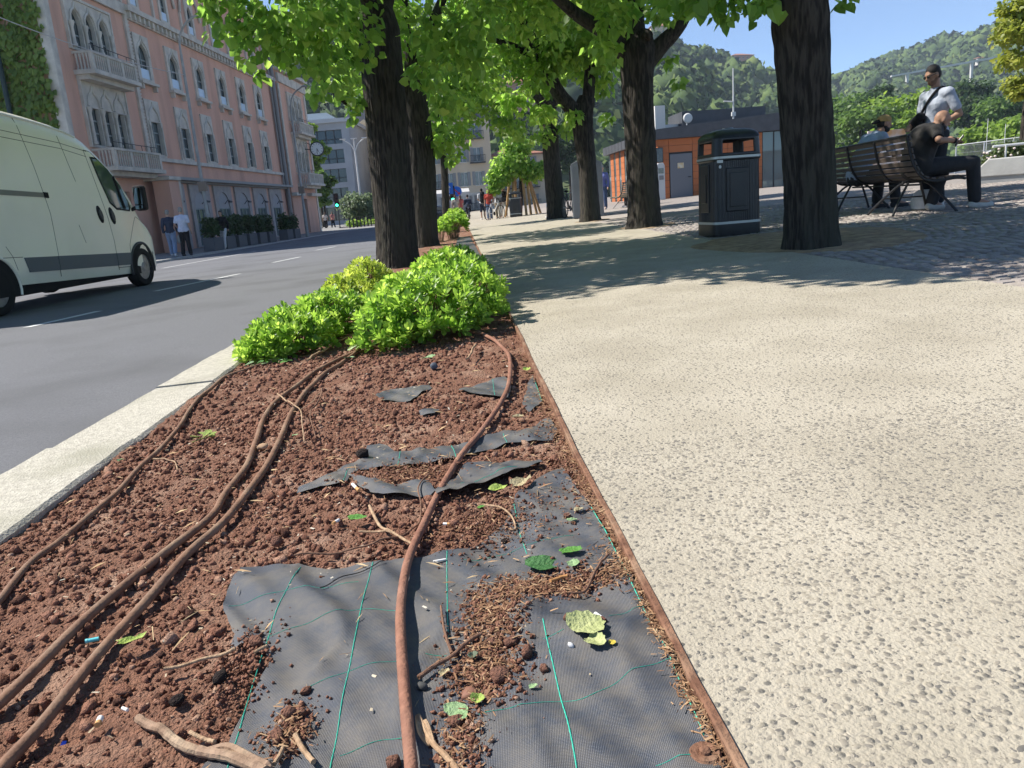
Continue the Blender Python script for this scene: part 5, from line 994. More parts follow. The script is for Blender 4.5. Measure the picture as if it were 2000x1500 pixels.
gravel(15000, 0.55, 3.0, 0.0014, 0.0040, 1.6, ICO=OCT, ICOF=OCTF)
gravel(9500, 0.55, 3.2, 0.0028, 0.0088, 2.2)
gravel(9500, 1.2, 4.9, 0.003, 0.0115, 2.0)
gravel(1600, 0.7, 4.6, 0.009, 0.017, 1.5)
# fine plant litter: flakes and needles
def litter(n, regions, name, cols, lmin, lmax, seed, lift=0.012, wid=0.09):
    r_ = np.random.default_rng(seed); P = []
    for (p, rx, ry, w) in regions:
        k = int(n * w); P.append(np.stack([p[0] + rx * r_.normal(size=k), p[1] + ry * r_.normal(size=k)], -1))
    P = np.concatenate(P); ok = np.array([kerb_in(y) + 0.01 < x < edge(y) - 0.006 and y > 0.55 for x, y in P]); P = P[ok]; n = len(P)
    z = np.array([fabric_h(x, y) for x, y in P]) + lift * r_.random(n)
    T = np.array([(-0.5, -1, 0), (0.5, -1, 0), (0.4, 1, 0.2), (-0.4, 1, 0.2), (0, 0, 0.8)]); Ft = np.array([(0, 1, 4), (1, 2, 4), (2, 3, 4), (3, 0, 4)])
    l = lmin + (lmax - lmin) * r_.random(n) ** 2; th = r_.random(n) * 6.28; yd = np.stack([np.cos(th), np.sin(th), r_.normal(0, .18, n)], -1)
    Vv, Ff = inst(T, Ft, np.stack([P[:, 0], P[:, 1], z], -1), frame_arr(yd, np.tile([0, 0, 1.0], (n, 1)) + r_.normal(0, .3, (n, 3))), np.stack([l * wid * (1 + 2 * r_.random(n)), l * 0.5, l * 0.12], -1))
    o = big(name, Vv, Ff, attr_mat(name + '_m', cols, 0.9), bed, attrs={'rnd': np.repeat(r_.random(n), 5)}); o['kind'] = 'stuff'
BR = [(0.10, 0.05, 0.028), (0.20, 0.105, 0.055), (0.30, 0.17, 0.09), (0.42, 0.28, 0.16)]
litter(3600, [((0.013, 1.297), .035, .06, .16), ((-0.012, 1.151), .035, .05, .17), ((0.122, 1.387), .06, .03, .18), ((0.235, 1.375), .05, .02, .08), ((0.273, 1.456), .03, .03, .04), ((-0.051, 0.954), .02, .06, .08), ((-0.317, 1.038), .02, .03, .05), ((0.293, 2.145), .06, .25, .16), ((0.038, 1.729), .08, .1, .14), ((-0.183, 2.152), .1, .08, .12), ((0.293, 3.130), .1, .4, .14), ((0.284, 1.382), .02, .02, .06)], 'dry_needles', BR, 0.004, 0.017, 71)
litter(2600, [((0.308, 1.331), .012, .5, .5), ((0.293, 1.017), .006, .2, .3), ((0.293, 2.248), .015, .8, .4)], 'edge_litter', BR, 0.004, 0.018, 72, 0.008)
litter(420, [((-0.5, 2.4), .5, .9, 1.0)], 'pale_chips', [(0.35, 0.27, 0.17), (0.5, 0.42, 0.3), (0.6, 0.55, 0.45)], 0.004, 0.014, 73, 0.010, 0.2)
litter(420, [((-0.3, 2.2), .5, .8, 1.0)], 'dry_stalks', [(0.25, 0.14, 0.08), (0.4, 0.27, 0.15), (0.5, 0.38, 0.22)], 0.012, 0.05, 74, 0.012, 0.014)
def crumbs(n, regions, seed):
    r_ = np.random.default_rng(seed); P = np.concatenate([np.stack([p[0] + rx * r_.normal(size=int(n * w)), p[1] + ry * r_.normal(size=int(n * w))], -1) for (p, rx, ry, w) in regions]); P = P[[kerb_in(y) + 0.01 < x < edge(y) - 0.006 and y > 0.55 for x, y in P]]; n = len(P)
    s = 0.0012 + 0.0045 * r_.random(n) ** 3; z = np.array([fabric_h(x, y) for x, y in P]) + s * 0.4; Vv, Ff = inst(OCT, OCTF, np.stack([P[:, 0], P[:, 1], z], -1), rand_rot(n, r_), s[:, None] * (0.6 + 0.7 * r_.random((n, 3))))
    o = big('soil_crumbs', Vv, Ff, lava_m, bed, attrs={'rnd': np.repeat(np.clip(r_.normal(0.5, 0.22, n), 0, 1), len(OCT))}); o['kind'] = 'stuff'
crumbs(9000, [((0.012, 1.278), .03, .06, .14), ((-0.004, 1.134), .035, .05, .16), ((0.122, 1.387), .06, .028, .15), ((0.236, 1.379), .05, .02, .06), ((-0.051, 0.954), .02, .06, .06), ((-0.316, 1.049), .02, .03, .06), ((0.293, 2.145), .06, .25, .10), ((0.038, 1.729), .08, .08, .12), ((-0.183, 2.152), .1, .06, .09), ((-0.437, 1.229), .03, .08, .08)], 75)
# hoses
hose_a = mat('brown_hose', (0.24, 0.13, 0.078), 0.75, (0.16, 0.085, 0.052), 22.0, 0.2, 90, spec=0.35, col3=(0.26, 0.17, 0.11), scale3=8.0)
hose_b = mat('reddish_hose', (0.28, 0.135, 0.088), 0.8, (0.20, 0.095, 0.064), 34.0, 0.3, 120, spec=0.2, col3=(0.30, 0.16, 0.11), scale3=7.0)
def hose(label, pts, r_, m, lift=None):
    P = smooth_path([(p[0], p[1], 0) for p in pts], 10); Q = []
    for i, p in enumerate(P):
        t = i / (len(P) - 1); Q.append((p.x, p.y, soil(p.x, p.y) * 0.4 + (0.037 * p.x - 0.022) * 0.6 + r_ + 0.006 + (lift(t) if lift else 0)))
    s = MB(); s.tube(Q, r_, 16); return tag(s.build('hose', m, None, True), label, 'hose', 'irrigation hoses lying on the bed')
hose('brown irrigation hose lying along the white kerb', [(-1.092, 1.447), (-1.089, 1.542), (-1.094, 1.664), (-1.125, 1.855), (-1.120, 1.988), (-1.119, 2.286), (-1.140, 2.559), (-1.154, 2.831), (-1.195, 3.169), (-1.248, 3.469), (-1.273, 3.764), (-1.280, 4.099), (-1.200, 4.279), (-1.098, 4.420)], 0.0085, hose_a)
hose('brown irrigation hose on the kerb side of the close pair', [(-0.877, 1.094), (-0.868, 1.171), (-0.857, 1.238), (-0.840, 1.449), (-0.811, 1.624), (-0.767, 1.823), (-0.728, 2.030), (-0.733, 2.168), (-0.737, 2.453), (-0.775, 2.728), (-0.823, 3.045), (-0.838, 3.350), (-0.811, 3.616), (-0.743, 4.050), (-0.597, 4.452)], 0.0105, hose_a)
hose('brown irrigation hose on the fabric side of the close pair', [(-0.746, 0.909), (-0.751, 0.998), (-0.753, 1.052), (-0.747, 1.140), (-0.741, 1.306), (-0.728, 1.511), (-0.708, 1.775), (-0.678, 1.988), (-0.663, 2.268), (-0.672, 2.557), (-0.706, 2.936), (-0.728, 3.358), (-0.715, 3.766), (-0.652, 4.090), (-0.594, 4.484)], 0.0105, hose_a)
hose('thick reddish hose looping across the charcoal fabric from the shaded shrub', [(-0.109, 0.783), (-0.116, 0.850), (-0.120, 0.907), (-0.132, 1.016), (-0.149, 1.187), (-0.160, 1.334), (-0.160, 1.489), (-0.150, 1.616), (-0.131, 1.749), (-0.104, 1.902), (-0.063, 2.099), (-0.008, 2.316), (0.081, 2.587), (0.161, 2.918), (0.211, 3.283), (0.233, 3.678), (0.202, 4.020), (0.135, 4.395), (0.059, 4.588)], 0.0096, hose_b, lambda t: 0.009 + 0.008 * math.sin(t * 9))
s = MB(); c0 = Vector((*(0.202, 4.020), 0)); c0.z = 0.037 * c0.x + 0.01
# rusty steel edging
rust_m = mat('rusty_edging', (0.23, 0.115, 0.068), 0.85, (0.13, 0.06, 0.035), 30.0, 0.5, 80, col3=(0.30, 0.19, 0.12), scale3=9.0)
ed = empty('steel_edging', (0, 0, 0), 0, 'thin rusty edging strip between the bed and the pebbled pavement', 'edging')
for k in range(10):
    y0, y1 = -0.5 + 3 * k, -0.5 + 3 * (k + 1) - 0.004; V = []; n = 24
    for i in range(n + 1):
        y = y0 + (y1 - y0) * i / n; x = edge(y) + 0.0016 * math.sin(y * 5) + 0.001 * math.sin(y * 17); zt = 0.037 * x + 0.006 + 0.002 * math.sin(y * 3.3)
        V += [(x - 0.006, y, -0.1), (x - 0.006, y, zt - 0.002), (x - 0.003, y, zt), (x + 0.007, y, zt), (x + 0.0085, y, zt - 0.002), (x + 0.0085, y, -0.1)]
    s = MB(); s.add(V, [(i * 6 + q, i * 6 + q + 1, i * 6 + q + 7, i * 6 + q + 6) for i in range(n) for q in range(5)] + [tuple(range(6)), tuple(reversed(range(n * 6, n * 6 + 6)))]); s.build('strip', rust_m, ed)
g0 = (0.276, 0.853); pz = fabric_h(*g0)
pg = empty('fixing_peg', (g0[0], g0[1], pz), 0.3, 'round rusty fixing peg with a central stud pinning the fabric', 'peg')
s = MB(); s.lathe([(0.0205, -0.004), (0.0215, 0.001), (0.019, 0.0045), (0.009, 0.0035), (0.008, 0.003)], 28); s.build('washer', rust_m, pg, True); s = MB(); s.lathe([(0.0075, 0.0028), (0.0075, 0.007), (0.005, 0.0095), (0.001, 0.010)], 16); s.build('stud', rust_m, pg, True)
# bigger loose stones
def stone(px, r_, label, sq=(1, 1, 0.8), m=None, seed=0):
    q = np.random.default_rng(seed); V = ICO2 * np.array(sq) * r_ * (1 + q.normal(0, 0.09, (len(ICO2), 1))); V = V * (1 + 0.12 * np.sin(ICO2[:, [1]] * 4 + seed))
    o = big('stone', V, ICOF2, m or lava_one, None, smooth=False); o.location = (px[0], px[1], fabric_h(*px) + r_ * sq[2] * 0.62); o.rotation_euler = (0, 0, seed); tag(o, label, 'stone', 'loose stones on the bed'); return o
lava_one = mat('lava_big', (0.26, 0.125, 0.08), 0.95, (0.15, 0.072, 0.05), 90.0, 0.9, 200)
stone((0.066, 1.146), 0.0125, 'upright lumpy brown stone at the edge of the debris pile on the fabric', (1, .9, 1.05), seed=1)
stone((0.088, 1.095), 0.0085, 'small round brown stone alone beside the green fabric thread', (1.05, .95, .85), seed=2)
stone((0.015, 1.100), 0.017, 'largest dark lava lump in the debris pile', (1, 1.1, .7), seed=3)
stone((-0.036, 1.070), 0.0125, 'smooth flat oval reddish stone left of the dark lava lump', (1.3, .9, .55), mat('smooth_red', (0.24, 0.115, 0.075), 0.7, (0.19, 0.09, 0.06), 40), 4)
stone((0.042, 1.192), 0.0125, 'grey-brown lava stone at the top of the debris pile', (1, 1, .7), seed=5)
stone((0.006, 1.202), 0.010, 'reddish lava stone inside the debris pile', (1.1, 1, .7), seed=6)
stone((-0.307, 1.138), 0.0085, 'oval stone lying alone on the bare fabric', (1.25, .9, .8), seed=7)
stone((-0.331, 1.029), 0.0125, 'flat brown stone beside the snapped sticks', (1.35, .9, .55), seed=8)
stone((-0.321, 1.075), 0.0115, 'clod of lava on a small heap of soil over the fabric', (1, 1, .9), seed=9)
stone((-0.304, 1.077), 0.009, 'dark clod beside the small soil heap on the fabric', (1, .9, .9), seed=10)
stone((-0.150, 0.949), 0.0115, 'brown angular stone touching the reddish hose', (1, .9, .95), seed=11)
stone((-0.113, 1.099), 0.009, 'dark grey stone in the shadow of the reddish hose', (1.2, .8, .8), mat('grey_stone', (0.07, 0.07, 0.068), 0.8, (0.045, 0.045, 0.045), 60), 12)
stone((-0.524, 1.156), 0.012, 'near-black porous lava stone on the bare soil', (1, .9, .85), mat('black_lava', (0.035, 0.022, 0.018), 0.95, (0.02, 0.014, 0.012), 90, 0.9, 200), 13)
stone((-0.464, 1.198), 0.0145, 'dark lava stone beside the torn left edge of the fabric', (1.2, .9, .7), mat('black_lava', (0.035, 0.022, 0.018), 0.95), 14)
stone((-0.425, 1.291), 0.0135, 'reddish clod on the torn edge of the fabric', (1.2, .9, .8), seed=15)
stone((-0.496, 1.785), 0.015, 'cube-like reddish lava stone on the gravel above the fabric', (1, .9, .9), seed=16)
stone((-0.720, 2.607), 0.022, 'flat ochre stone chip lodged between the pair of hoses', (1.1, .8, .45), mat('ochre_stone', (0.42, 0.27, 0.16), 0.9, (0.33, 0.21, 0.13), 40), 17)
stone((-0.348, 2.381), 0.02, 'dark stone resting on the crumpled fabric strip', (1.2, .8, .8), mat('black_lava', (0.035, 0.022, 0.018), 0.95), 18)
stone((0.062, 1.627), 0.008, 'small dark stone on the dusty fabric', (1.2, .9, .8), mat('black_lava', (0.035, 0.022, 0.018), 0.95), 19)
stone((-0.136, 3.657), 0.022, 'bluish-grey stone in front of the broad glossy shrub', (1.3, .9, .8), mat('blue_grey_stone', (0.10, 0.115, 0.135), 0.8, (0.07, 0.08, 0.10), 40), 20)
stone((0.140, 1.139), 0.0055, 'tiny pale grey pebble beside the crumpled pale leaf', (1.2, .9, .8), mat('pale_pebble', (0.5, 0.5, 0.5), 0.6), 21)
stone((-0.058, 1.001), 0.011, 'dark red clod under the square green leaf', (1.2, 1, .9), seed=22)
stone((0.218, 1.682), 0.009, 'brown clod beside curled dry leaves on the fabric', (1, 1, .8), seed=23)
stone((0.150, 1.231), 0.0085, 'reddish crumb of soil above the crumpled pale leaf', (.9, 1.2, .8), seed=24)
# fallen leaves
def fallen(px, L_, rz, m, label, curl_=0.3, ax=1.0, teeth=0.05, seed=0, lift=0.004, name='fallen_leaf'):
    q = np.random.default_rng(seed); n = 22; V = []; rings = 5
    V.append((0, 0, 0))
    for r_ in range(1, rings + 1):
        for k in range(n):
            a = 2 * math.pi * k / n; rr = r_ / rings; sh = 0.5 * (1 - 0.22 * math.cos(a) ** 2) * (1 + 0.28 * max(0, math.cos(a)) ** 5 - 0.25 * max(0, -math.cos(a)) ** 9) + (teeth * 0.5 * (1 if k % 2 else -1) * 0.5 if r_ == rings else 0) + (0.02 * q.normal() if r_ == rings else 0)
            x, y = rr * sh * math.cos(a), rr * sh * math.sin(a) * ax; V.append((x, y, curl_ * (abs(y) ** 1.5 * 1.4 + 0.6 * x * x) + curl_ * 0.10 * math.sin(7 * x + seed) * math.sin(9 * y + 1.3 * seed) * rr + 0.012 * q.normal() * rr))
    F = [(0, 1 + k, 1 + (k + 1) % n) for k in range(n)]; F4 = [(1 + (r_ - 1) * n + k, 1 + r_ * n + k, 1 + r_ * n + (k + 1) % n, 1 + (r_ - 1) * n + (k + 1) % n) for r_ in range(1, rings) for k in range(n)]
    mb = MB(); mb.add([(v[0] * L_, v[1] * L_, v[2] * L_) for v in V], F + F4); me = bpy.data.meshes.new(name); me.from_pydata(mb.v, [], mb.f); me.polygons.foreach_set('use_smooth', [True] * len(me.polygons))
    o = link_mesh(name, me, m); zmin = min(v[2] for v in mb.v); o.location = (px[0], px[1], fabric_h(*px) + lift - zmin); o.rotation_euler = (0.1 * math.sin(seed), 0.1 * math.cos(seed), rz); tag(o, label, 'leaf', 'fallen leaves on the bed'); return o
def lm(name, a, b, tr=0.2, sc=45): 
    m = mat(name, a, 0.6, b, sc, 0.5, 120)
    return m
pale = lm('pale_dry_leaf', (0.42, 0.44, 0.20), (0.33, 0.36, 0.15)); green = lm('fresh_leaf', (0.07, 0.20, 0.03), (0.11, 0.27, 0.05)); dkg = lm('dark_leaf', (0.035, 0.11, 0.03), (0.055, 0.15, 0.045)); mint = lm('mint_leaf', (0.28, 0.40, 0.20), (0.22, 0.34, 0.15)); tan = lm('tan_leaf', (0.45, 0.38, 0.22), (0.35, 0.29, 0.16)); lime = lm('lime_leaf', (0.25, 0.34, 0.06), (0.34, 0.42, 0.10)); yel = lm('yellow_leaf', (0.55, 0.42, 0.05), (0.45, 0.36, 0.06))
fallen((0.170, 1.175), 0.078, 0.4, pale, 'large crumpled pale green dry leaf lying on the bare fabric', 0.35, 0.95, 0.1, 1)
fallen((0.179, 1.129), 0.044, -0.9, pale, 'folded lower half of the crumpled pale dry leaf', 0.5, 0.8, 0.1, 2, 0.006)
fallen((0.207, 1.121), 0.014, 0.4, yel, 'small yellow leaf scrap under the crumpled pale leaf', 0.2, 1, 0, 3)
fallen((0.134, 1.463), 0.088, 2.9, dkg, 'dark green wrinkled leaf on the brown litter', 0.32, 0.62, 0.06, 4, 0.004)
fallen((0.193, 1.493), 0.060, 0.25, green, 'fresh green toothed leaf tip above the dark wrinkled leaf', 0.3, 0.6, 0.1, 5, 0.005)
fallen((0.192, 1.433), 0.044, 1.2, mint, 'pale green underside of a leaf right of the dark wrinkled leaf', 0.3, 0.6, 0.08, 6, 0.008)
fallen((-0.058, 1.018), 0.042, 0.6, mint, 'square pale green leaf fragment beside the reddish hose', 0.15, 1.1, 0.04, 7, 0.012)
fallen((-0.024, 1.040), 0.026, 0.8, lime, 'small crumpled lime green leaf above the square leaf', 0.6, 0.9, 0.1, 8, 0.006)
fallen((0.064, 1.050), 0.017, 0.2, mint, 'tiny pale leaf scrap on the fabric right of the debris pile', 0.3, 0.6, 0.1, 9)
fallen((-0.077, 1.126), 0.024, 0.5, tan, 'curled tan leaf scrap left of the debris pile', 0.7, 0.6, 0.1, 10)
fallen((-0.026, 1.158), 0.022, 1.2, lm('grey_green_leaf', (0.13, 0.16, 0.10), (0.09, 0.11, 0.07)), 'grey-green withered leaf in the debris pile', 0.6, 0.8, 0.1, 11, 0.012)
fallen((-0.304, 1.824), 0.056, 0.15, green, 'single fresh green leaf lying flat on the gravel', 0.25, 0.75, 0.06, 12, 0.014)
fallen((-0.681, 1.361), 0.062, 0.6, lime, 'long wilted yellow-green leaf beside the hose pair', 0.5, 0.35, 0.1, 13, 0.014)
fallen((0.063, 1.923), 0.060, 0.4, lime, 'wilted lime green leaf under the raised fabric flap', 0.5, 0.6, 0.06, 14, 0.012)
fallen((0.126, 1.926), 0.075, 0.5, tan, 'big shrivelled greyish leaf under the raised fabric flap', 0.7, 0.55, 0.12, 15, 0.012)
fallen((0.014, 1.810), 0.024, 0.2, green, 'tiny green leaf near the reddish hose below the flap', 0.3, 0.7, 0.05, 16, 0.008)
fallen((0.249, 1.703), 0.030, 0.5, tan, 'pale curled leaf on the fabric near the rusty edging', 0.7, 0.7, 0.1, 17, 0.006)
fallen((0.223, 1.655), 0.030, 0.1, mint, 'greenish curled leaf below the pale curled one', 0.6, 0.6, 0.1, 18, 0.006)
fallen((0.179, 2.594), 0.05, 0.4, tan, 'dry leaf curled beside the bend of the reddish hose', 0.7, 0.6, 0.1, 19, 0.008)
fallen((0.378, 3.662), 0.07, 0.4, pale, 'pale dry leaf against the edging near the broad shrub', 0.6, 0.7, 0.1, 20, 0.01)
fallen((0.289, 3.346), 0.06, 1.4, lime, 'lime leaf in the litter beside the hose end', 0.6, 0.6, 0.1, 21, 0.01)
fallen((-0.175, 3.935), 0.09, 0.2, mint, 'broken pale leaf in the shade of the broad shrub', 0.5, 0.4, 0.1, 22, 0.02)
fallen((-0.629, 2.708), 0.028, 0.4, mint, 'tiny pale leaf between hose pair and crumpled strip', 0.4, 0.7, 0.05, 23, 0.014)
fallen((-0.623, 4.186), 0.07, 0.2, mint, 'wilted leaf at the foot of the broad shrub by the hose pair', 0.5, 0.5, 0.1, 24, 0.02)
fallen((-1.218, 2.628), 0.03, 1.3, mint, 'small grey-green seedling leaf by the kerbside hose', 0.6, 0.7, 0.05, 25, 0.03)
sp = empty('leaf_sprig', (*(-1.011, 2.893), soil(*(-1.011, 2.893)) + 0.012), 0.4, 'bright broken sprig of shrub leaves lying on the gravel', 'sprig')
for k, (a, l) in enumerate(((0.1, .05), (0.7, .045), (-0.6, .045), (2.8, .05), (1.6, .04), (-1.5, .04), (3.5, .035))):
    me = bpy.data.meshes.new('leaf'); me.from_pydata([tuple(v * np.array([1.5, 1, 1])) for v in OBO], [], [tuple(f) for f in OBOF]); o = link_mesh('leaf', me, lime, sp); o.scale = (l, l, l); o.rotation_euler = (0.25, 0.1, a); o.location = (0.02 * math.cos(k), 0.008 * math.sin(2 * k), 0.012)
s = MB(); s.tube([(-0.05, -0.005, 0), (0.0, 0, 0.008), (0.04, 0.01, 0.004)], 0.002, 6); s.build('stalk', lime, sp)
cl_ = empty('cut_twigs', (*(-1.172, 4.362), soil(*(-1.172, 4.362)) + 0.015), 0, 'heap of cut green clippings in front of the low kerb shrub', 'clippings')
for k in range(16):
    me = bpy.data.meshes.new('leaf'); me.from_pydata([tuple(v * np.array([1.3, 1, 1])) for v in OBO], [], [tuple(f) for f in OBOF]); o = link_mesh('leaf', me, mint if k % 2 else green, cl_); l = random.uniform(.03, .06); o.scale = (l, l, l); o.rotation_euler = (random.uniform(-.3, .3), random.uniform(-.4, .4), random.uniform(0, 6.3)); o.location = (random.uniform(-.08, .2), random.uniform(-.05, .1), random.uniform(0, .012))
# sticks and twigs
stick_m = mat('dry_stick', (0.45, 0.31, 0.19), 0.85, (0.30, 0.19, 0.11), 40.0, 0.4, 90); stick_d = mat('brown_twig', (0.22, 0.12, 0.075), 0.85, (0.15, 0.08, 0.05), 40.0, 0.4, 90); stick_g = mat('grey_stick', (0.33, 0.22, 0.15), 0.85, (0.22, 0.14, 0.09), 20.0, 0.4, 60, col3=(0.5, 0.38, 0.25), scale3=12)
def stick(label, pts, r0, r1, m, lift=0.004, forks=()):
    P = smooth_path([(p[0], p[1], 0) for p in pts], 6); n = len(P); Q = [(p.x, p.y, fabric_h(p.x, p.y) + lift + max(r0, r1) * 0.8) for p in P]
    s = MB(); s.tube(Q, [(r0 + (r1 - r0) * i / (n - 1)) * (1 + 0.08 * math.sin(i * 2.3)) for i in range(n)], 9); o = s.build('stick', m, None, True); tag(o, label, 'stick', 'dry sticks on the bed')
    for f in forks:
        P2 = smooth_path([(p[0], p[1], 0) for p in f], 5); s = MB(); s.tube([(p.x, p.y, fabric_h(p.x, p.y) + lift + r0 * 0.8) for p in P2], [r1 * 0.9] * (len(P2) - 1) + [r1 * 0.3], 6); s.build('fork', m, o)
    return o
stick('thick bent grey-brown branch lying across the fabric corner', [(-0.576, 1.125), (-0.525, 1.079), (-0.480, 1.038), (-0.433, 1.012), (-0.389, 0.987), (-0.327, 0.942)], 0.0072, 0.0085, stick_g, 0.004, [[(-0.433, 1.012), (-0.404, 1.016), (-0.366, 0.984), (-0.321, 0.951)]])
stick('straight peeled stick on the bare soil', [(-0.578, 1.249), (-0.519, 1.261), (-0.455, 1.268)], 0.0034, 0.0032, stick_m, 0.01)
stick('pale snapped stick resting above the thick branch', [(-0.469, 1.056), (-0.447, 1.043), (-0.425, 1.031)], 0.0033, 0.0033, stick_m, 0.014)
stick('short pale stick standing diagonally beside the flat brown stone', [(-0.303, 1.025), (-0.286, 0.994), (-0.265, 0.962)], 0.0042, 0.0042, stick_m, 0.006)
stick('short pale stick leaning left of the diagonal one', [(-0.316, 1.001), (-0.317, 0.981), (-0.319, 0.959)], 0.0032, 0.0034, stick_m, 0.006)
stick('pale stub of stick at the torn fabric edge', [(-0.416, 1.246), (-0.408, 1.256), (-0.399, 1.267)], 0.003, 0.003, stick_m, 0.01)
stick('reddish twig running from the hose into the debris pile', [(-0.118, 1.116), (-0.082, 1.151), (-0.042, 1.193), (-0.009, 1.221)], 0.0042, 0.003, stick_d, 0.008)
stick('frayed straw stalk along the bottom of the reddish hose', [(-0.116, 1.025), (-0.092, 0.964), (-0.073, 0.930), (-0.049, 0.882)], 0.004, 0.005, stick_m, 0.004, [[(-0.116, 1.025), (-0.112, 0.996), (-0.097, 0.965)], [(-0.092, 0.964), (-0.100, 1.000), (-0.106, 1.015)]])
stick('dark twig on the litter beside the edging', [(0.269, 1.447), (0.233, 1.393), (0.196, 1.333), (0.165, 1.328)], 0.003, 0.002, stick_d, 0.01)
stick('long curved twig under the reddish hose over the gravel', [(-0.426, 1.656), (-0.349, 1.653), (-0.254, 1.655), (-0.185, 1.683), (-0.145, 1.760), (-0.140, 1.875), (-0.149, 1.971), (-0.121, 2.083)], 0.0026, 0.002, stick_d, 0.012)
stick('forked pale twig crossing the middle gravel', [(-0.277, 1.907), (-0.241, 1.777), (-0.198, 1.702), (-0.152, 1.639)], 0.004, 0.003, stick_m, 0.012, [[(-0.198, 1.702), (-0.237, 1.724), (-0.288, 1.741)]])
stick('bent pale root on the fabric upper edge', [(0.023, 1.817), (0.060, 1.780), (0.088, 1.727), (0.091, 1.673), (0.078, 1.672)], 0.0026, 0.002, stick_m, 0.008)
stick('pale branching root lying over the close pair of hoses', [(-0.837, 3.387), (-0.740, 3.158), (-0.663, 3.006), (-0.613, 2.779), (-0.571, 2.583)], 0.003, 0.002, stick_m, 0.03, [[(-0.663, 3.006), (-0.631, 3.087), (-0.628, 3.305)]])
stick('dark root near the branching pale root', [(-0.640, 3.408), (-0.619, 3.165), (-0.622, 2.986), (-0.551, 2.685)], 0.004, 0.002, stick_d, 0.012)
stick('thin stem lying across the fabric left of the reddish hose', [(-0.339, 1.484), (-0.297, 1.531), (-0.244, 1.548), (-0.212, 1.578)], 0.0014, 0.001, mat('dark_stem', (0.03, 0.028, 0.025), 0.8), 0.004)
stick('looped pale root beside the kerbside hose', [(-1.106, 2.626), (-1.054, 2.605), (-1.009, 2.559), (-0.956, 2.435)], 0.0028, 0.002, stick_m, 0.012)
stick('brown stick standing in the litter by the broad shrub', [(0.085, 4.009), (0.056, 3.809), (0.025, 3.606)], 0.006, 0.005, stick_m, 0.03)
stick('straw stub beside the cigarette end on the fabric', [(-0.082, 1.323), (-0.076, 1.249), (-0.063, 1.180)], 0.002, 0.003, stick_d, 0.008)
stick('bundle of straw beside the shrub foot at the hose pair', [(-0.864, 4.269), (-0.798, 4.592), (-0.696, 5.031)], 0.007, 0.005, stick_m, 0.02)
stick('rust-coloured strip of bark on the litter by the wrinkled leaf', [(0.137, 1.382), (0.160, 1.397), (0.174, 1.397)], 0.0035, 0.003, mat('orange_bark', (0.45, 0.22, 0.08), 0.8), 0.012)
# cigarette ends and scraps
paper = mat('cigarette_paper', (0.72, 0.70, 0.66), 0.8); cork = mat('cork_filter', (0.55, 0.30, 0.12), 0.8)
def butt(a, b, label, r_=0.0038, tip=None, lift=0.006):
    t = empty('cigarette_end', (a[0], a[1], fabric_h(*a) + lift), math.atan2(b[1] - a[1], b[0] - a[0]), label, 'cigarette', 'cigarette ends on the bed'); l = math.hypot(b[0] - a[0], b[1] - a[1])
    s = MB(); s.lathe([(r_, 0), (r_, l * 0.6)], 12, axis='x'); s.build('paper', paper, t, True); s = MB(); s.lathe([(r_ * 1.02, l * 0.6), (r_ * 1.02, l)], 12, axis='x'); s.build('filter', tip or cork, t, True)
butt((0.198, 1.222), (0.211, 1.195), 'white cigarette end beside the crumpled pale leaf', 0.0042, mat('dark_tip', (0.12, 0.05, 0.035), 0.8))
butt((-0.103, 1.554), (-0.075, 1.558), 'thin white cigarette end on the fabric right of the reddish hose', 0.0025, paper)
butt((-0.348, 1.836), (-0.361, 1.815), 'cigarette end with orange filter beside the fresh green leaf', 0.004, None, 0.016)
butt((-0.339, 2.062), (-0.315, 2.006), 'cigarette end with orange filter under the frayed fabric ribbon', 0.0045, None, 0.018)
butt((-0.644, 1.144), (-0.641, 1.125), 'flattened cork cigarette filter on the bare soil', 0.005, None, 0.012)
butt((-0.613, 1.156), (-0.602, 1.149), 'tiny white cigarette stub on the bare soil', 0.0028, paper, 0.012)
butt((-0.081, 1.745), (-0.065, 1.739), 'cigarette stub on the fine litter right of the reddish hose', 0.0035, None, 0.012)
q0 = (-0.784, 1.425); tq = empty('plastic_tube', (q0[0], q0[1], soil(*q0) + 0.012), 0.2, 'small turquoise plastic tube between the hose pair', 'tube'); s = MB(); s.lathe([(0.002, -0.011), (0.0042, -0.010), (0.0042, 0.012), (0.003, 0.0125)], 14, axis='x'); s.build('barrel', mat('turquoise_plastic', (0.12, 0.55, 0.58), 0.35), tq, True); s = MB(); s.lathe([(0.0046, -0.0125), (0.0046, -0.008), (0.003, -0.0079)], 14, axis='x'); s.build('cap', mat('turquoise_cap', (0.22, 0.62, 0.64), 0.35), tq, True)
q0 = (-0.691, 1.110); s = MB(); s.add([(-.004, -.003, 0), (.005, -.002, .001), (.004, .004, .003), (-.003, .004, .002), (0, 0, .006)], [(0, 1, 4), (1, 2, 4), (2, 3, 4), (3, 0, 4), (0, 3, 2, 1)]); o = s.build('plastic_scrap', mat('blue_plastic', (0.02, 0.06, 0.45), 0.4)); o.location = (q0[0], q0[1], soil(*q0) + 0.01); tag(o, 'tiny royal blue plastic scrap on the bare soil', 'scrap')

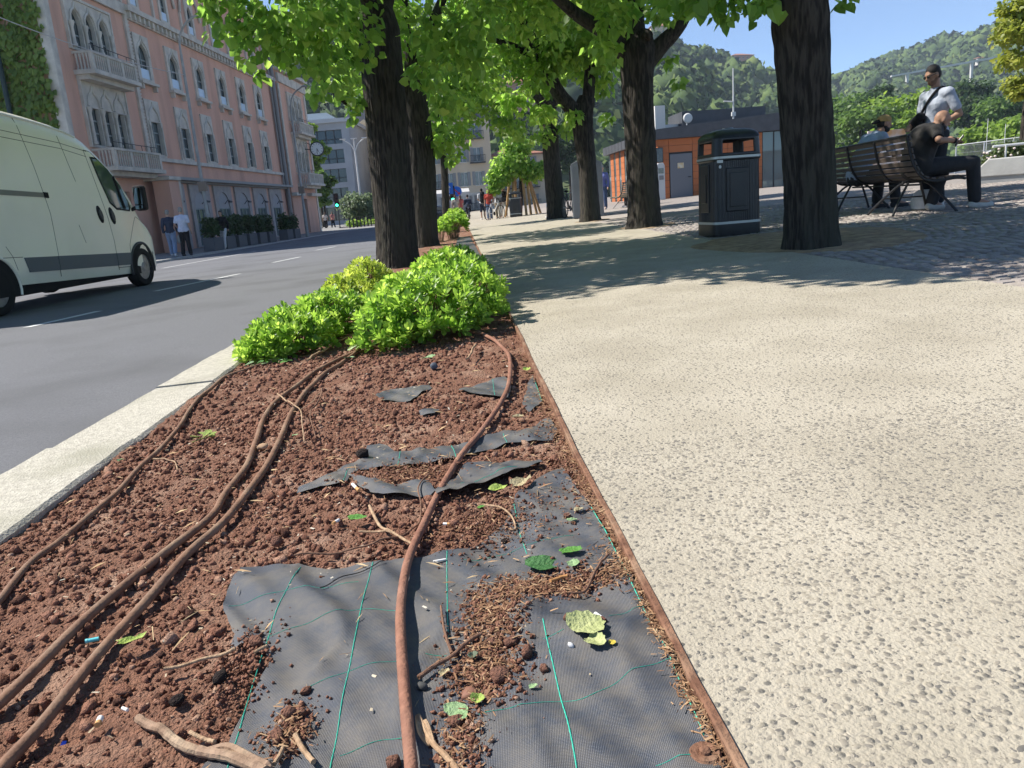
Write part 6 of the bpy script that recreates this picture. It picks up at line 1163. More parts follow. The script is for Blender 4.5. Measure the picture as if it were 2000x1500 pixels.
# ------------------------------------------------------------------ the delivery van
vd_ = Vector((-5.87 + 6.35, 15.17 - 11.18)).normalized()
van = empty('delivery_van', (-6.35, 11.18, -0.262), math.atan2(vd_.y, vd_.x), 'pale cream high-roof delivery van driving along the road', 'van')
van_m = mat('van_paint', (0.90, 0.875, 0.745), 0.2, (0.87, 0.845, 0.715), 1.5, spec=0.8, col3=(0.80, 0.775, 0.655), scale3=0.9); plast = mat('van_plastic', (0.045, 0.05, 0.055), 0.55, (0.06, 0.065, 0.07), 20.0); strip_m = mat('van_strip', (0.10, 0.12, 0.135), 0.5); black_m = mat('rubber_black', (0.012, 0.012, 0.013), 0.85)
TOPX = [-1.3, -1.1, 0.0, 0.89, 1.75, 2.4, 2.71, 2.97, 3.28, 3.67, 4.04, 4.2, 4.38, 4.58, 4.78, 4.95, 5.05]; TOPZ = [2.6, 2.93, 2.97, 2.95, 2.89, 2.82, 2.76, 2.65, 2.46, 2.16, 1.72, 1.40, 1.28, 1.16, 1.02, 0.86, 0.62]
def vtop(x): return float(np.interp(x, TOPX, TOPZ))
def vbot(x): return 0.40 - 0.035 * x if x < 4.4 else 0.26
def vin(x): return float(np.interp(x, [-1.3, -1.2, 3.6, 4.2, 4.5, 4.72, 4.88, 4.98, 5.05], [0.12, 0, 0, 0.02, 0.05, 0.11, 0.24, 0.45, 0.72]))
def vside(x, z):
    b = max(0.0, z - 1.25); t = vtop(x); e = max(0.0, z - (t - 0.22)) / 0.22
    return vin(x) + 0.055 * b ** 1.4 + 0.20 * (1 - math.sqrt(max(0, 1 - min(1, e) ** 2)))
xs = [-1.3, -1.26, -1.15, -0.9] + [-0.6 + 0.25 * k for k in range(13)] + [2.65 + 0.1 * k for k in range(20)] + [4.64, 4.72, 4.80, 4.88, 4.95, 5.0, 5.05]
V = []; NS = 16
for x in xs:
    b, t = vbot(x), vtop(x); row = []
    for k in range(NS):
        z = b + (t - b) * (1 - (1 - k / (NS - 1)) ** 1.25); row.append((vside(x, z) + (0.05 if k == 0 else 0), z))
    for k in range(1, 4): row.append((row[NS - 1][0] + (1.02 - row[NS - 1][0]) * k / 3, t + 0.02 * k / 3))
    full = row + [(2.05 - y, z) for y, z in reversed(row[:-1])]
    V += [(x, y, z) for y, z in full]
m_ = len(full); F = [(i * m_ + k, i * m_ + k + 1, (i + 1) * m_ + k + 1, (i + 1) * m_ + k) for i in range(len(xs) - 1) for k in range(m_ - 1)] + [(i * m_ + m_ - 1, i * m_, (i + 1) * m_, (i + 1) * m_ + m_ - 1) for i in range(len(xs) - 1)]
mb = MB(); mb.add(V, F + [tuple(range(m_)), tuple(reversed(range((len(xs) - 1) * m_, len(xs) * m_)))]); body = mb.build('body', van_m, van, True)
def on_side(poly, off): return [(x, vside(x, z) - off, z) for x, z in poly]
def patch(name, poly, m, parent, off=0.006, thick=0.012):
    n = len(poly); A = on_side(poly, off); B = on_side(poly, off - thick); mb = MB(); mb.add(A + B, [tuple(range(n)), tuple(reversed(range(n, 2 * n)))] + [(i, (i + 1) % n, n + (i + 1) % n, n + i) for i in range(n)]); return mb.build(name, m, parent)
WP = [(3.02, 2.30), (3.2, 2.30), (3.46, 2.12), (3.72, 1.87), (3.92, 1.50), (3.86, 1.43), (3.44, 1.46), (3.27, 1.57), (3.12, 1.95)]
def shrink(P, k):
    c = np.mean(P, 0); return [tuple(c + (np.array(p) - c) * k) for p in P]
patch('window_seal', shrink(WP, 1.07), black_m, van, 0.007); wdw = patch('window', WP, glass_mat('van_glass', (0.05, 0.075, 0.07), 0.03), van, 0.014)
mb = MB(); P_ = on_side([(3.55, 2.02), (3.62, 1.75), (3.70, 1.45)], 0.02); mb.tube(P_, 0.022, 6); mb.build('window_bar', black_m, wdw)
patch('rub_strip', [(0.68, 0.77), (1.45, 0.74), (1.45, 0.52), (0.74, 0.55)], strip_m, van, 0.016, 0.02); patch('rub_strip', [(1.47, 0.74), (3.12, 0.675), (3.12, 0.455), (1.47, 0.52)], strip_m, van, 0.016, 0.02); patch('rub_strip', [(3.14, 0.675), (3.63, 0.655), (3.55, 0.44), (3.14, 0.455)], strip_m, van, 0.016, 0.02)
seam_m = mat('panel_gap', (0.10, 0.105, 0.08), 0.8)
for L_ in ([(1.27, 2.80), (1.42, 2.1), (1.52, 1.4), (1.5, 0.75), (1.46, 0.42)], [(2.22, 2.62), (2.32, 2.2), (2.40, 1.9)], [(2.86, 2.44), (2.98, 1.85), (3.10, 1.3), (3.16, 0.9), (3.15, 0.38)], [(2.86, 2.44), (3.05, 2.42), (3.3, 2.24), (3.62, 1.98), (3.98, 1.5)], [(-1.0, 2.62), (0.78, 2.60), (2.22, 2.51), (2.94, 2.42)], [(-1.0, 2.52), (0.78, 2.50), (2.22, 2.42), (2.9, 2.33)], [(3.6, 0.42), (3.66, 0.8), (3.95, 1.2), (4.05, 1.3)], [(0.5, 0.60), (0.45, 0.8), (0.35, 0.95)], [(3.16, 0.42), (3.62, 0.40)], [(4.05, 1.3), (4.4, 1.16)], [(-1.0, 0.84), (0.66, 0.78)], [(2.2, 1.2), (2.3, 0.9)]):
    mb = MB(); P_ = []
    for i in range(len(L_) - 1):
        for k in range(6): t = k / 6; P_.append((L_[i][0] + (L_[i + 1][0] - L_[i][0]) * t, L_[i][1] + (L_[i + 1][1] - L_[i][1]) * t))
    P_.append(L_[-1]); mb.tube(on_side(P_, -0.001), 0.0055, 4); mb.build('panel_seam', seam_m, van)
patch('door_rail', [(-1.0, 1.80), (1.5, 1.71), (1.5, 1.64), (-1.0, 1.72)], mat('rail_metal', (0.22, 0.22, 0.20), 0.4, metal=0.4), van, 0.012, 0.02); patch('rail_stop', [(1.46, 1.72), (1.56, 1.715), (1.56, 1.63), (1.46, 1.64)], black_m, van, 0.022, 0.03)
for (hx, hz) in ((2.875, 1.36), (3.245, 1.33)):
    hp = [(hx + 0.075 * math.cos(a) - 0.03 * math.sin(a), hz + 0.15 * math.sin(a)) for a in np.linspace(0, 6.283, 17)[:-1]]
    hh = patch('door_handle', hp, black_m, van, 0.008); patch('grip', shrink(hp, 0.62), plast, hh, 0.03, 0.025)
# pale strip standing in for the highlight along the roof edge
mb = MB(); mb.tube([(x, vside(x, vtop(x) - 0.10) - 0.006, vtop(x) - 0.10) for x in np.linspace(-1.0, 2.75, 24)], 0.016, 6); mb.build('roof_highlight', mat('highlight_white', (0.75, 0.77, 0.72), 0.4), van)
# wheels, arches, sills
def wheel(x, y, side):
    w = empty('wheel'); w.parent = van; w.location = (x, y, 0.362 - 0.0 * x)
    s = MB(); s.lathe([(0.235, -0.10), (0.30, -0.115), (0.345, -0.10), (0.362, -0.06), (0.362, 0.06), (0.345, 0.10), (0.30, 0.115), (0.235, 0.10)], 40, axis='y', cap=False); s.build('tyre', black_m, w, True)
    s = MB(); s.lathe([(0.238, -0.085), (0.215, -0.075), (0.20, -0.05), (0.12, -0.07), (0.07, -0.095), (0.02, -0.10)], 32, axis='y'); rim = s.build('rim', mat('steel_rim', (0.30, 0.31, 0.31), 0.4, (0.2, 0.2, 0.2), 12.0, metal=0.6), w, True)
    for k in range(8):
        a = 2 * math.pi * k / 8; s = MB(); s.lathe([(0.03, -0.072), (0.03, -0.03)], 10, (0.165 * math.cos(a), 0, 0.165 * math.sin(a)), 'y'); s.build('rim_hole', black_m, rim)
    if side > 0: w.rotation_euler = (0, 0, math.pi)
for x in (0.0, 4.03): wheel(x, 0.10, -1); wheel(x, 1.95, 1)
for xc, r_ in ((0.0, 0.47), (4.03, 0.46)):
    P_ = [(xc + r_ * math.cos(a), max(0.25, 0.36 + r_ * math.sin(a))) for a in np.linspace(-0.25, math.pi + 0.25, 22)]
    patch('wheel_arch', [p for p in P_ if p[0] < 4.9], black_m, van, 0.003, 0.012)
    mb = MB(); mb.tube(on_side([p for p in P_ if p[0] < 4.9], 0.006), 0.022, 6); mb.build('arch_lip', van_m if xc < 1 else plast, van, True)
mb = MB(); mb.box(-1.1, 4.3, 0.12, 1.93, 0.22, 0.42); mb.build('underbody', black_m, van)
mb = MB(); mb.add([(4.52, vin(4.52) - .014, 0.26), (4.9, vin(4.9) - .014, 0.26), (5.07, 0.75, 0.26), (5.07, 1.3, 0.26), (4.52, vin(4.52) - .014, 0.62), (4.9, vin(4.9) - .014, 0.66), (5.07, 0.75, 0.6), (5.07, 1.3, 0.6)], [(0, 1, 5, 4), (1, 2, 6, 5), (2, 3, 7, 6)]); mb.build('bumper', plast, van)
mr = MB(); mr.box(4.00, 4.17, -0.24, -0.03, 1.40, 1.86); mir = mr.build('wing_mirror', black_m, van, False, 0.05); mr = MB(); mr.box(3.985, 3.998, -0.21, -0.06, 1.52, 1.82); mr.build('mirror_glass', mat('mirror_silver', (0.6, 0.65, 0.65), 0.05, metal=1.0), mir); mr = MB(); mr.box(3.985, 3.998, -0.20, -0.06, 1.43, 1.50); mr.build('wide_mirror', mat('mirror_silver', (0.6, 0.65, 0.65), 0.05), mir)
mr = MB(); mr.tube([(4.05, -0.06, 1.47), (3.98, 0.05, 1.42)], 0.035, 8); mr.build('mirror_arm', black_m, mir)
wsP = MB(); V = []
for i, x in enumerate((3.05, 3.3, 3.6, 3.9, 4.05)):
    z = vtop(x)
    for y in (0.32, 0.7, 1.02, 1.35, 1.73): V.append((x + 0.012, y, z + 0.022 + 0.0 * y))
wsP.add(V, [(i * 5 + k, i * 5 + k + 1, i * 5 + k + 6, i * 5 + k + 5) for i in range(4) for k in range(4)]); wsP.build('windscreen', glass_mat('van_glass', (0.05, 0.075, 0.07), 0.03), van)
mb = MB(); P_ = [(4.70, 0.90), (4.88, 0.82), (4.80, 0.98), (4.62, 1.1), (4.52, 1.1)]; patch('headlight', P_, mat('lamp_glass', (0.55, 0.56, 0.55), 0.1), van, 0.01)

# ------------------------------------------------------------------ litter bins
plastic_b = mat('black_plastic', (0.011, 0.012, 0.013), 0.38, (0.017, 0.018, 0.020), 6.0, 0.1, 30, spec=0.5); band_m = mat('bin_band', (0.45, 0.47, 0.45), 0.35, metal=0.4)
def litter_bin(label, loc, rz, sc=1.0, grp=None):
    t = empty('litter_bin', loc, rz, label, 'bin', grp); seg = 144; hw = 0.385
    def sup(r_, a, e=7.0):
        c_, s_ = math.cos(a), math.sin(a); k = (abs(c_) ** e + abs(s_) ** e) ** (-1 / e); return r_ * k * c_, r_ * k * s_
    def shell(name, prof, m, ribs=False, holes=None, thick=0):
        V = []; F = []
        for (r_, z) in prof:
            for k in range(seg):
                a = 2 * math.pi * (k + 0.5) / seg; rr = r_
                x, y = sup(rr, a)
                if ribs and k % 2 and 0.14 < z < 1.0: x *= 0.982; y *= 0.982
                V.append((x, y, z))
        for i in range(len(prof) - 1):
            for k in range(seg):
                if holes and holes(k, i): continue
                F.append((i * seg + k, i * seg + (k + 1) % seg, (i + 1) * seg + (k + 1) % seg, (i + 1) * seg + k))
        if not holes: F += [tuple(reversed(range(seg))), tuple(range((len(prof) - 1) * seg, len(prof) * seg))]
        mb = MB(); mb.add(V, F); o = mb.build(name, m, t, True)
        if thick: md = o.modifiers.new('thick', 'SOLIDIFY'); md.thickness = thick; md.offset = -1
        return o
    shell('base', [(hw * 0.99, 0), (hw, 0.02), (hw, 0.145)], plastic_b)
    shell('body', [(hw * 0.985, 0.145), (hw * 0.985, 0.2), (hw * 0.975, 0.55), (hw * 0.965, 0.93)], plastic_b, True)
    shell('lower_band', [(hw * 1.012, 0.148), (hw * 1.012, 0.178)], band_m); shell('rim', [(hw * 0.975, 0.93), (hw * 1.01, 0.945), (hw * 1.01, 0.99)], plastic_b); shell('upper_band', [(hw * 1.022, 0.958), (hw * 1.022, 0.986)], band_m)
    zs = [0.99 + 0.225 * k / 18 for k in range(19)]
    def hl(k, i):
        x, y = sup(1.0, 2 * math.pi * (k + 1.0) / seg); t_ = min(abs(x), abs(y)) * hw; z_ = 0.99 + 0.225 * (i + 0.5) / 18; dz = abs(z_ - 1.105); return t_ < 0.265 and dz < 0.078 and (max(0, t_ - 0.225) ** 2 + max(0, dz - 0.038) ** 2 < 0.04 ** 2)
    shell('hood', [(hw * 1.0 - 0.012 * (z - 0.99) / 0.2, z) for z in zs], plastic_b, False, hl, 0.03)
    s = MB(); V = []
    prof = [(1.0, 1.213), (0.985, 1.235), (0.92, 1.268), (0.78, 1.298), (0.58, 1.318), (0.34, 1.328), (0.12, 1.332)]
    for (q, z) in prof:
        for k in range(seg): a = 2 * math.pi * (k + 0.5) / seg; x, y = sup(hw * 0.985 * q, a, 7 - 4 * (1 - q)); V.append((x, y, z))
    s.add(V, [(i * seg + k, i * seg + (k + 1) % seg, (i + 1) * seg + (k + 1) % seg, (i + 1) * seg + k) for i in range(len(prof) - 1) for k in range(seg)] + [tuple(range((len(prof) - 1) * seg, len(prof) * seg)), tuple(reversed(range(seg)))]); s.build('lid', plastic_b, t, True)
    s = MB(); s.lathe([(0.07, 1.325), (0.085, 1.335), (0.08, 1.345), (0.02, 1.348)], 20); s.build('lid_plate', mat('stubber_plate', (0.25, 0.27, 0.29), 0.35, metal=0.5), t, True)
    for (ax, sgn) in (('y', -1), ('x', -1)):
        s = MB(); d = hw * 0.985 + 0.004
        if ax == 'y': s.box(-0.20, 0.16, -d - 0.008, -d + 0.02, 0.30, 0.84); p = s.build('panel', plastic_b, t, False, 0.012); s = MB(); s.box(-0.15, 0.11, -d - 0.018, -d - 0.006, 0.36, 0.78); s.build('inset', plastic_b, p, False, 0.01)
        else: s.box(-d - 0.008, -d + 0.02, -0.16, 0.16, 0.30, 0.90); p = s.build('door', plastic_b, t, False, 0.012); s = MB(); s.box(-d - 0.02, -d - 0.006, -0.08, 0.10, 0.42, 0.78); s.build('inset', plastic_b, p, False, 0.01)
    s = MB(); s.lathe([(0.02, -0.008), (0.02, 0.0)], 12, (-0.30, -hw * 0.985 - 0.004, 0.86), 'y'); s.build('lock', band_m, t)
    s = MB(); s.cbox((-0.30, -hw * 0.985 - 0.004, 0.925), (0.09, 0.012, 0.035)); s.build('badge', band_m, t)
    t.scale = (0.84 * sc, 0.84 * sc, sc); return t
litter_bin('black ribbed litter bin with domed hood and silver bands beside the straight lime trunk', (3.68, 9.98, gz(3.68)), R(4), 1.0)
litter_bin('small far black litter bin between the wooden stakes', (3.28, 37.4, gz(3.28)), R(-10), 0.9)

# ------------------------------------------------------------------ benches
iron2 = mat('bench_iron', (0.02, 0.02, 0.022), 0.45, spec=0.4); slat_m = mat('bench_slat', (0.105, 0.078, 0.062), 0.5, (0.065, 0.05, 0.042), 6.0, 0.2, 40, spec=0.45, aspect=(0.2, 3, 3))
def bench(label, loc, rz, L_, grp=None, slats=slat_m):
    t = empty('bench', loc, rz, label, 'bench', grp)
    prof = [(-0.30, 0.93), (-0.285, 0.855), (-0.268, 0.78), (-0.247, 0.705), (-0.22, 0.63), (-0.185, 0.56), (-0.14, 0.495), (-0.08, 0.45), (0.0, 0.43), (0.09, 0.425), (0.18, 0.43), (0.27, 0.44), (0.355, 0.435)]
    for i, (y, z) in enumerate(prof):
        j = min(i + 1, len(prof) - 1); k = max(i - 1, 0); a = math.atan2(prof[j][1] - prof[k][1], prof[j][0] - prof[k][0])
        o = MB().cbox((0, 0, 0), (L_, 0.058, 0.022)).build('slat', slats, t, False, 0.006); o.location = (L_ / 2, y, z); o.rotation_euler = (a, 0, 0)
    for x in (0.03, L_ * 0.33, L_ * 0.66, L_ - 0.03):
        s = MB(); P_ = smooth_path([(x, y - 0.024 if z > 0.5 else y - 0.008, z - (0.024 if z < 0.52 else 0.0)) for y, z in prof], 3); s.tube([(x, -0.315, 0.965)] + [tuple(p) for p in P_] + [(x, 0.39, 0.40)], 0.017, 6); s.build('strap', iron2, t)
    s = MB(); s.tube([(0.0, -0.316, 0.966), (L_, -0.316, 0.966)], 0.016, 8); s.build('top_rail', iron2, t)
    for x in (0.55, L_ - 0.55):
        for (dx, y1) in ((-0.42, -0.42), (0.42, -0.42), (-0.42, 0.36), (0.42, 0.36)):
            s = MB(); ys = -0.10 if y1 < 0 else 0.10
            s.tube([tuple(p) for p in smooth_path([(x + dx * 0.15, ys, 0.395), (x + dx * 0.35, ys * 1.3 + (y1 - ys) * 0.1, 0.34), (x + dx * 0.75, ys + (y1 - ys) * 0.7, 0.14), (x + dx, y1, 0.0)], 4)], 0.016, 7); s.build('leg', iron2, t)
        s = MB(); s.tube([(x - 0.3, -0.28, 0.20), (x - 0.3, 0.24, 0.20)], 0.011, 6); s.build('stretcher', iron2, t)
        s = MB(); s.tube([(x - 0.06, -0.12, 0.40), (x - 0.06, 0.12, 0.40)], 0.02, 6); s.build('yoke', iron2, t)
    s = MB(); s.tube([(0.4, 0.0, 0.36), (L_ - 0.4, 0.0, 0.36)], 0.014, 6); s.build('spine', iron2, t)
    return t
BA = Vector((6.0, 9.22)); BB = Vector((6.50, 12.35)); bd_ = (BB - BA).normalized()
# local x runs along the bench, local +y must face the lake (+X): bench is laid from its far end to its near end
bench('dark slatted bench with curved back holding two seated men', (BB.x, BB.y, gz(6.2)), math.atan2(-bd_.y, -bd_.x), (BB - BA).length)
bench('pale far slatted bench with a seated person, in front of the pavilion', (6.75, 30.6, gz(7.0)), R(35), 2.0, None, mat('pale_slat', (0.40, 0.33, 0.24), 0.7, (0.3, 0.25, 0.18), 6.0))

# ------------------------------------------------------------------ people
skin_a = mat('skin_tan', (0.33, 0.19, 0.125), 0.55, (0.29, 0.16, 0.105), 20.0); skin_b = mat('skin_light', (0.46, 0.29, 0.21), 0.55, (0.41, 0.25, 0.18), 20.0)
def capsule(mb, a, b, ra, rb, seg=12):
    a, b = Vector(a), Vector(b); d = (b - a); L_ = d.length; d = d.normalized() if L_ > 1e-6 else Vector((0, 0, 1)); P_ = []; Rr = []
    for k in range(5): t = math.pi / 2 * k / 4; P_.append(a - d * ra * math.cos(t)); Rr.append(max(0.0008, ra * math.sin(t)))
    for k in range(5): t = math.pi / 2 * k / 4; P_.append(b + d * rb * math.sin(t)); Rr.append(max(0.0008, rb * math.cos(t)))
    if L_ < 1e-6: P_ = P_[:5] + P_[6:]; Rr = Rr[:5] + Rr[6:]
    mb.tube(P_, Rr, seg)
def ellip(mb, c, r_, M_=None):
    V = []
    for v in ICO2:
        p = Vector((v[0] * r_[0], v[1] * r_[1], v[2] * r_[2]))
        if M_ is not None: p = M_ @ p
        V.append(p + Vector(c))
    mb.add(V, [tuple(f) for f in ICOF2])
def remeshed(mb, name, m, parent, vox):
    me = bpy.data.meshes.new(name); me.from_pydata(mb.v, [], mb.f); o = link_mesh(name, me, m, parent); r_ = o.modifiers.new('remesh', 'REMESH'); r_.mode = 'VOXEL'; r_.voxel_size = vox; r_.use_smooth_shade = True
    s = o.modifiers.new('smooth', 'SMOOTH'); s.factor = 0.5; s.iterations = 3 if vox < 0.015 else 2
    return o
STAND = dict(pelvis=(0, 0, .95), waist=(0, 0, 1.08), chest=(0, .01, 1.30), neck=(0, .0, 1.50), head=(0, .03, 1.655), look=(0, 1, -0.05),
             shl=(-.185, 0, 1.42), shr=(.185, 0, 1.42), ell=(-.24, -.02, 1.14), elr=(.24, -.02, 1.14), wrl=(-.25, .06, .90), wrr=(.25, .06, .90), hdl=(-.25, .09, .82), hdr=(.25, .09, .82),
             hil=(-.09, 0, .92), hir=(.09, 0, .92), knl=(-.10, .02, .50), knr=(.10, .02, .50), anl=(-.10, -.02, .08), anr=(.10, -.02, .08), tol=(-.12, .15, .03), tor=(.12, .15, .03))
WALK = dict(knl=(-.09, .16, .52), anl=(-.09, .22, .10), tol=(-.10, .38, .06), knr=(.09, -.02, .50), anr=(.09, -.26, .14), tor=(.10, -.12, .03), ell=(-.24, -.10, 1.15), wrl=(-.24, -.06, .92), hdl=(-.24, -.03, .84), elr=(.24, .06, 1.15), wrr=(.22, .22, .95), hdr=(.22, .26, .88))
SIT = dict(pelvis=(0, 0, .52), waist=(0, .02, .66), chest=(0, .06, .88), neck=(0, .08, 1.07), head=(0, .12, 1.22), shl=(-.185, .06, .98), shr=(.185, .06, .98), ell=(-.24, .10, .72), elr=(.24, .10, .72), wrl=(-.16, .32, .66), wrr=(.16, .32, .66), hdl=(-.12, .38, .66), hdr=(.12, .38, .66),
           hil=(-.09, .02, .50), hir=(.09, .02, .50), knl=(-.12, .46, .52), knr=(.12, .46, .52), anl=(-.12, .44, .08), anr=(.12, .44, .08), tol=(-.13, .62, .03), tor=(.13, .62, .03))
def person(label, loc, rz, pose, top, legs, shoe, hair, skin=skin_a, sc=1.0, sleeve='short', shorts=False, vox=0.02, grp=None, hairlen=0, fat=1.0, cap_m=None, beard=None, loose=1.0):
    J = dict(STAND); 
    for p in (pose if isinstance(pose, (list, tuple)) else [pose]): J.update(p)
    J = {k: Vector(v) for k, v in J.items()}; t = empty('person', loc, rz, label, 'person', grp); t.scale = (sc, sc, sc)
    lk = J['look'].normalized(); rt = lk.cross(Vector((0, 0, 1))).normalized(); up = rt.cross(lk); HM = Matrix((rt, lk, up)).transposed(); h = J['head']
    b = MB(); near = vox < 0.015
    ellip(b, h + HM @ Vector((0, -.008, .022)), (.074, .094, .098), HM); ellip(b, h + HM @ Vector((0, .022, -.048)), (.056, .066, .066), HM)          # skull, jaw
    capsule(b, h + HM @ Vector((0, .085, .012)), h + HM @ Vector((0, .104, -.018)), .010, .015, 8); ellip(b, h + HM @ Vector((0, .078, -.058)), (.026, .016, .012), HM)      # nose, mouth
    ellip(b, h + HM @ Vector((0, .076, .036)), (.052, .018, .014), HM)
    for e in (-1, 1): ellip(b, h + HM @ Vector((e * .076, -.005, -.002)), (.012, .024, .034), HM)
    capsule(b, J['neck'] - Vector((0, 0, .03)), h + HM @ Vector((0, -.02, -.05)), .058, .054)
    def limb(a, c_, d, r1, r2, r3): capsule(b, J[a], J[c_], r1, r2); capsule(b, J[c_], J[d], r2, r3)
    capsule(b, J['pelvis'], J['waist'], .125 * fat, .115 * fat); capsule(b, J['waist'], J['chest'], .115 * fat, .125 * fat); capsule(b, J['chest'], J['neck'], .11, .056)
    capsule(b, J['shl'], J['shr'], .054, .054)
    for s_ in 'lr':
        limb('sh' + s_, 'el' + s_, 'wr' + s_, .048, .040, .028); limb('hi' + s_, 'kn' + s_, 'an' + s_, .088, .058, .040)
        w_, hd = J['wr' + s_], J['hd' + s_]; dh = (hd - w_).normalized(); sd = dh.cross(Vector((0, 0, 1))); sd = sd.normalized() if sd.length > .1 else Vector((1, 0, 0)); nn = sd.cross(dh)
        capsule(b, w_, w_ + dh * .07, .028, .036)
        if near:
            for i, (o_, l) in enumerate(((-.028, .062), (-.009, .072), (.010, .068), (.028, .054))):
                k0 = w_ + dh * .085 + sd * o_; k1 = k0 + dh * l * .55 - nn * .012; k2 = k1 + dh * l * .32 - nn * .032; capsule(b, k0, k1, .0098, .009, 8); capsule(b, k1, k2, .009, .008, 8)
            k0 = w_ + dh * .035 - sd * .03 * (1 if s_ == 'l' else -1); k1 = k0 - sd * .024 * (1 if s_ == 'l' else -1) + dh * .028 - nn * .012; k2 = k1 + dh * .03 - nn * .016; capsule(b, k0, k1, .0115, .010, 8); capsule(b, k1, k2, .010, .009, 8)
        else: capsule(b, w_ + dh * .06, hd + dh * .04, .034, .018)
        capsule(b, J['an' + s_], J['to' + s_], .045, .035)
    remeshed(b, 'body', skin, t, vox)
    c = MB(); q = 1.0
    capsule(c, J['pelvis'] + (J['waist'] - J['pelvis']) * .1, J['waist'], .148 * fat * loose, .142 * fat * loose); capsule(c, J['waist'], J['chest'], .142 * fat * loose, .148 * fat); capsule(c, J['chest'], J['neck'] - (J['neck'] - J['chest']) * .25, .142, .088)
    cs = (J['shr'] - J['shl']).normalized(); capsule(c, J['chest'] - cs * .06, J['chest'] + cs * .06, .135 * fat, .135 * fat); capsule(c, J['shl'], J['shr'], .074, .074); capsule(c, J['pelvis'] - cs * .05, J['pelvis'] + cs * .05, .135 * fat * loose, .135 * fat * loose)
    for s_ in 'lr':
        a, e, w_ = J['sh' + s_], J['el' + s_], J['wr' + s_]
        if sleeve == 'short': capsule(c, a, a + (e - a) * .66, .068, .064)
        else: capsule(c, a, e, .074, .062); capsule(c, e, e + (w_ - e) * .92, .060, .046)
    remeshed(c, 'top', top, t, vox)
    c = MB(); capsule(c, J['pelvis'] - cs * .04 + Vector((0, 0, -.02)), J['pelvis'] + cs * .04 + Vector((0, 0, -.02)), .132 * fat, .132 * fat)
    for s_ in 'lr':
        capsule(c, J['hi' + s_], J['kn' + s_], .112, .084)
        if not shorts: capsule(c, J['kn' + s_], J['kn' + s_] + (J['an' + s_] - J['kn' + s_]) * .93, .082, .074)
    remeshed(c, 'trousers' if not shorts else 'shorts', legs, t, vox)
    for s_ in 'lr':
        c = MB(); a, to = J['an' + s_], J['to' + s_]; d = to - a; d.z = 0; d = d.normalized(); ba = Vector((a.x, a.y, min(a.z, to.z + .05) - .03)); capsule(c, ba - d * .03, to - d * .02, .050, .044); capsule(c, a + Vector((0, 0, -.02)), ba, .045, .05); remeshed(c, 'shoe', shoe, t, vox)
    if hair is not None:
        c = MB(); ellip(c, h + HM @ Vector((0, -.020, .050)), (.082, .094, .088), HM)
        if hairlen: capsule(c, h + HM @ Vector((0, -.06, .02)), h + HM @ Vector((0, -.10, -.10 - hairlen)), .065, .05)
        else: ellip(c, h + HM @ Vector((0, -.045, .0)), (.080, .062, .075), HM)
        remeshed(c, 'hair', hair, t, vox)
    if beard is not None:
        c = MB(); ellip(c, h + HM @ Vector((0, .030, -.072)), (.060, .062, .052), HM); ellip(c, h + HM @ Vector((0, .0, -.045)), (.071, .05, .04), HM); remeshed(c, 'beard', beard, t, vox)
    if cap_m is not None:
        c = MB(); ellip(c, h + HM @ Vector((0, -.012, .062)), (.088, .104, .072), HM); ellip(c, h + HM @ Vector((0, -.02, .04)), (.088, .102, .03), HM); remeshed(c, 'cap', cap_m, t, vox)
    t['_h'] = 1; del t['_h']
    return t, J, HM
dk_hair = mat('dark_hair', (0.012, 0.010, 0.009), 0.6, bump=0.6, bscale=120); br_hair = mat('brown_hair', (0.07, 0.04, 0.022), 0.6, bump=0.5, bscale=120)
def cloth(name, col, k=0.85): return mat('cloth_' + name, col, 0.9, tuple(c * k for c in col), 14.0, 0.9, 11)
def tube_part(name, pts, r_, m, parent, seg=8): s = MB(); s.tube([tuple(p) for p in pts], r_, seg); return s.build(name, m, parent, True)
# standing man in the white tee, facing the bench (-X)
pA, J, HM = person('standing man in white t-shirt and sunglasses with a black sling bag and a yellow cup', (6.78, 10.45, gz(6.78)), R(100), dict(look=(0.12, 1, -0.42), head=(0, .075, 1.66), neck=(0, .02, 1.50), chest=(0, .0, 1.30),
    shl=(-.195, .0, 1.425), ell=(-.285, -.10, 1.15), wrl=(-.17, .13, 1.03), hdl=(-.12, .21, 1.02), shr=(.195, 0, 1.42), elr=(.25, .02, 1.15), wrr=(.19, .22, 1.06), hdr=(.13, .30, 1.04), waist=(0, -.01, 1.08)), cloth('white', (0.37, 0.40, 0.47)), cloth('navy', (0.018, 0.022, 0.028)), cloth('shoe_white', (0.6, 0.6, 0.58)), dk_hair, skin_a, 1.055, 'short', False, 0.011, None, 0, 1.0, None, mat('stubble', (0.16, 0.09, 0.06), 0.8))
h = J['head']
for e in (-1, 1):
    s = MB(); ellip(s, h + HM @ Vector((e * .034, .092, .012)), (.028, .010, .020), HM); s.build('sunglass_lens', mat('lens_black', (0.005, 0.005, 0.006), 0.1, spec=0.8), pA, True)
    tube_part('sunglass_arm', [h + HM @ Vector((e * .06, .085, .018)), h + HM @ Vector((e * .079, .0, .018))], .004, iron2, pA)
tube_part('bag_strap', smooth_path([(-.10, -.14, 1.42), (-.085, .0, 1.505), (-.06, .115, 1.42), (.04, .155, 1.26), (.14, .14, 1.12)], 5), .017, cloth('black', (0.012, 0.012, 0.014)), pA, 6)
c = MB(); capsule(c, (.04, .20, 1.16), (.20, .17, 1.10), .065, .055); capsule(c, (.02, .17, 1.05), (.20, .15, 1.04), .05, .05); remeshed(c, 'sling_bag', cloth('black', (0.012, 0.012, 0.014)), pA, 0.012)
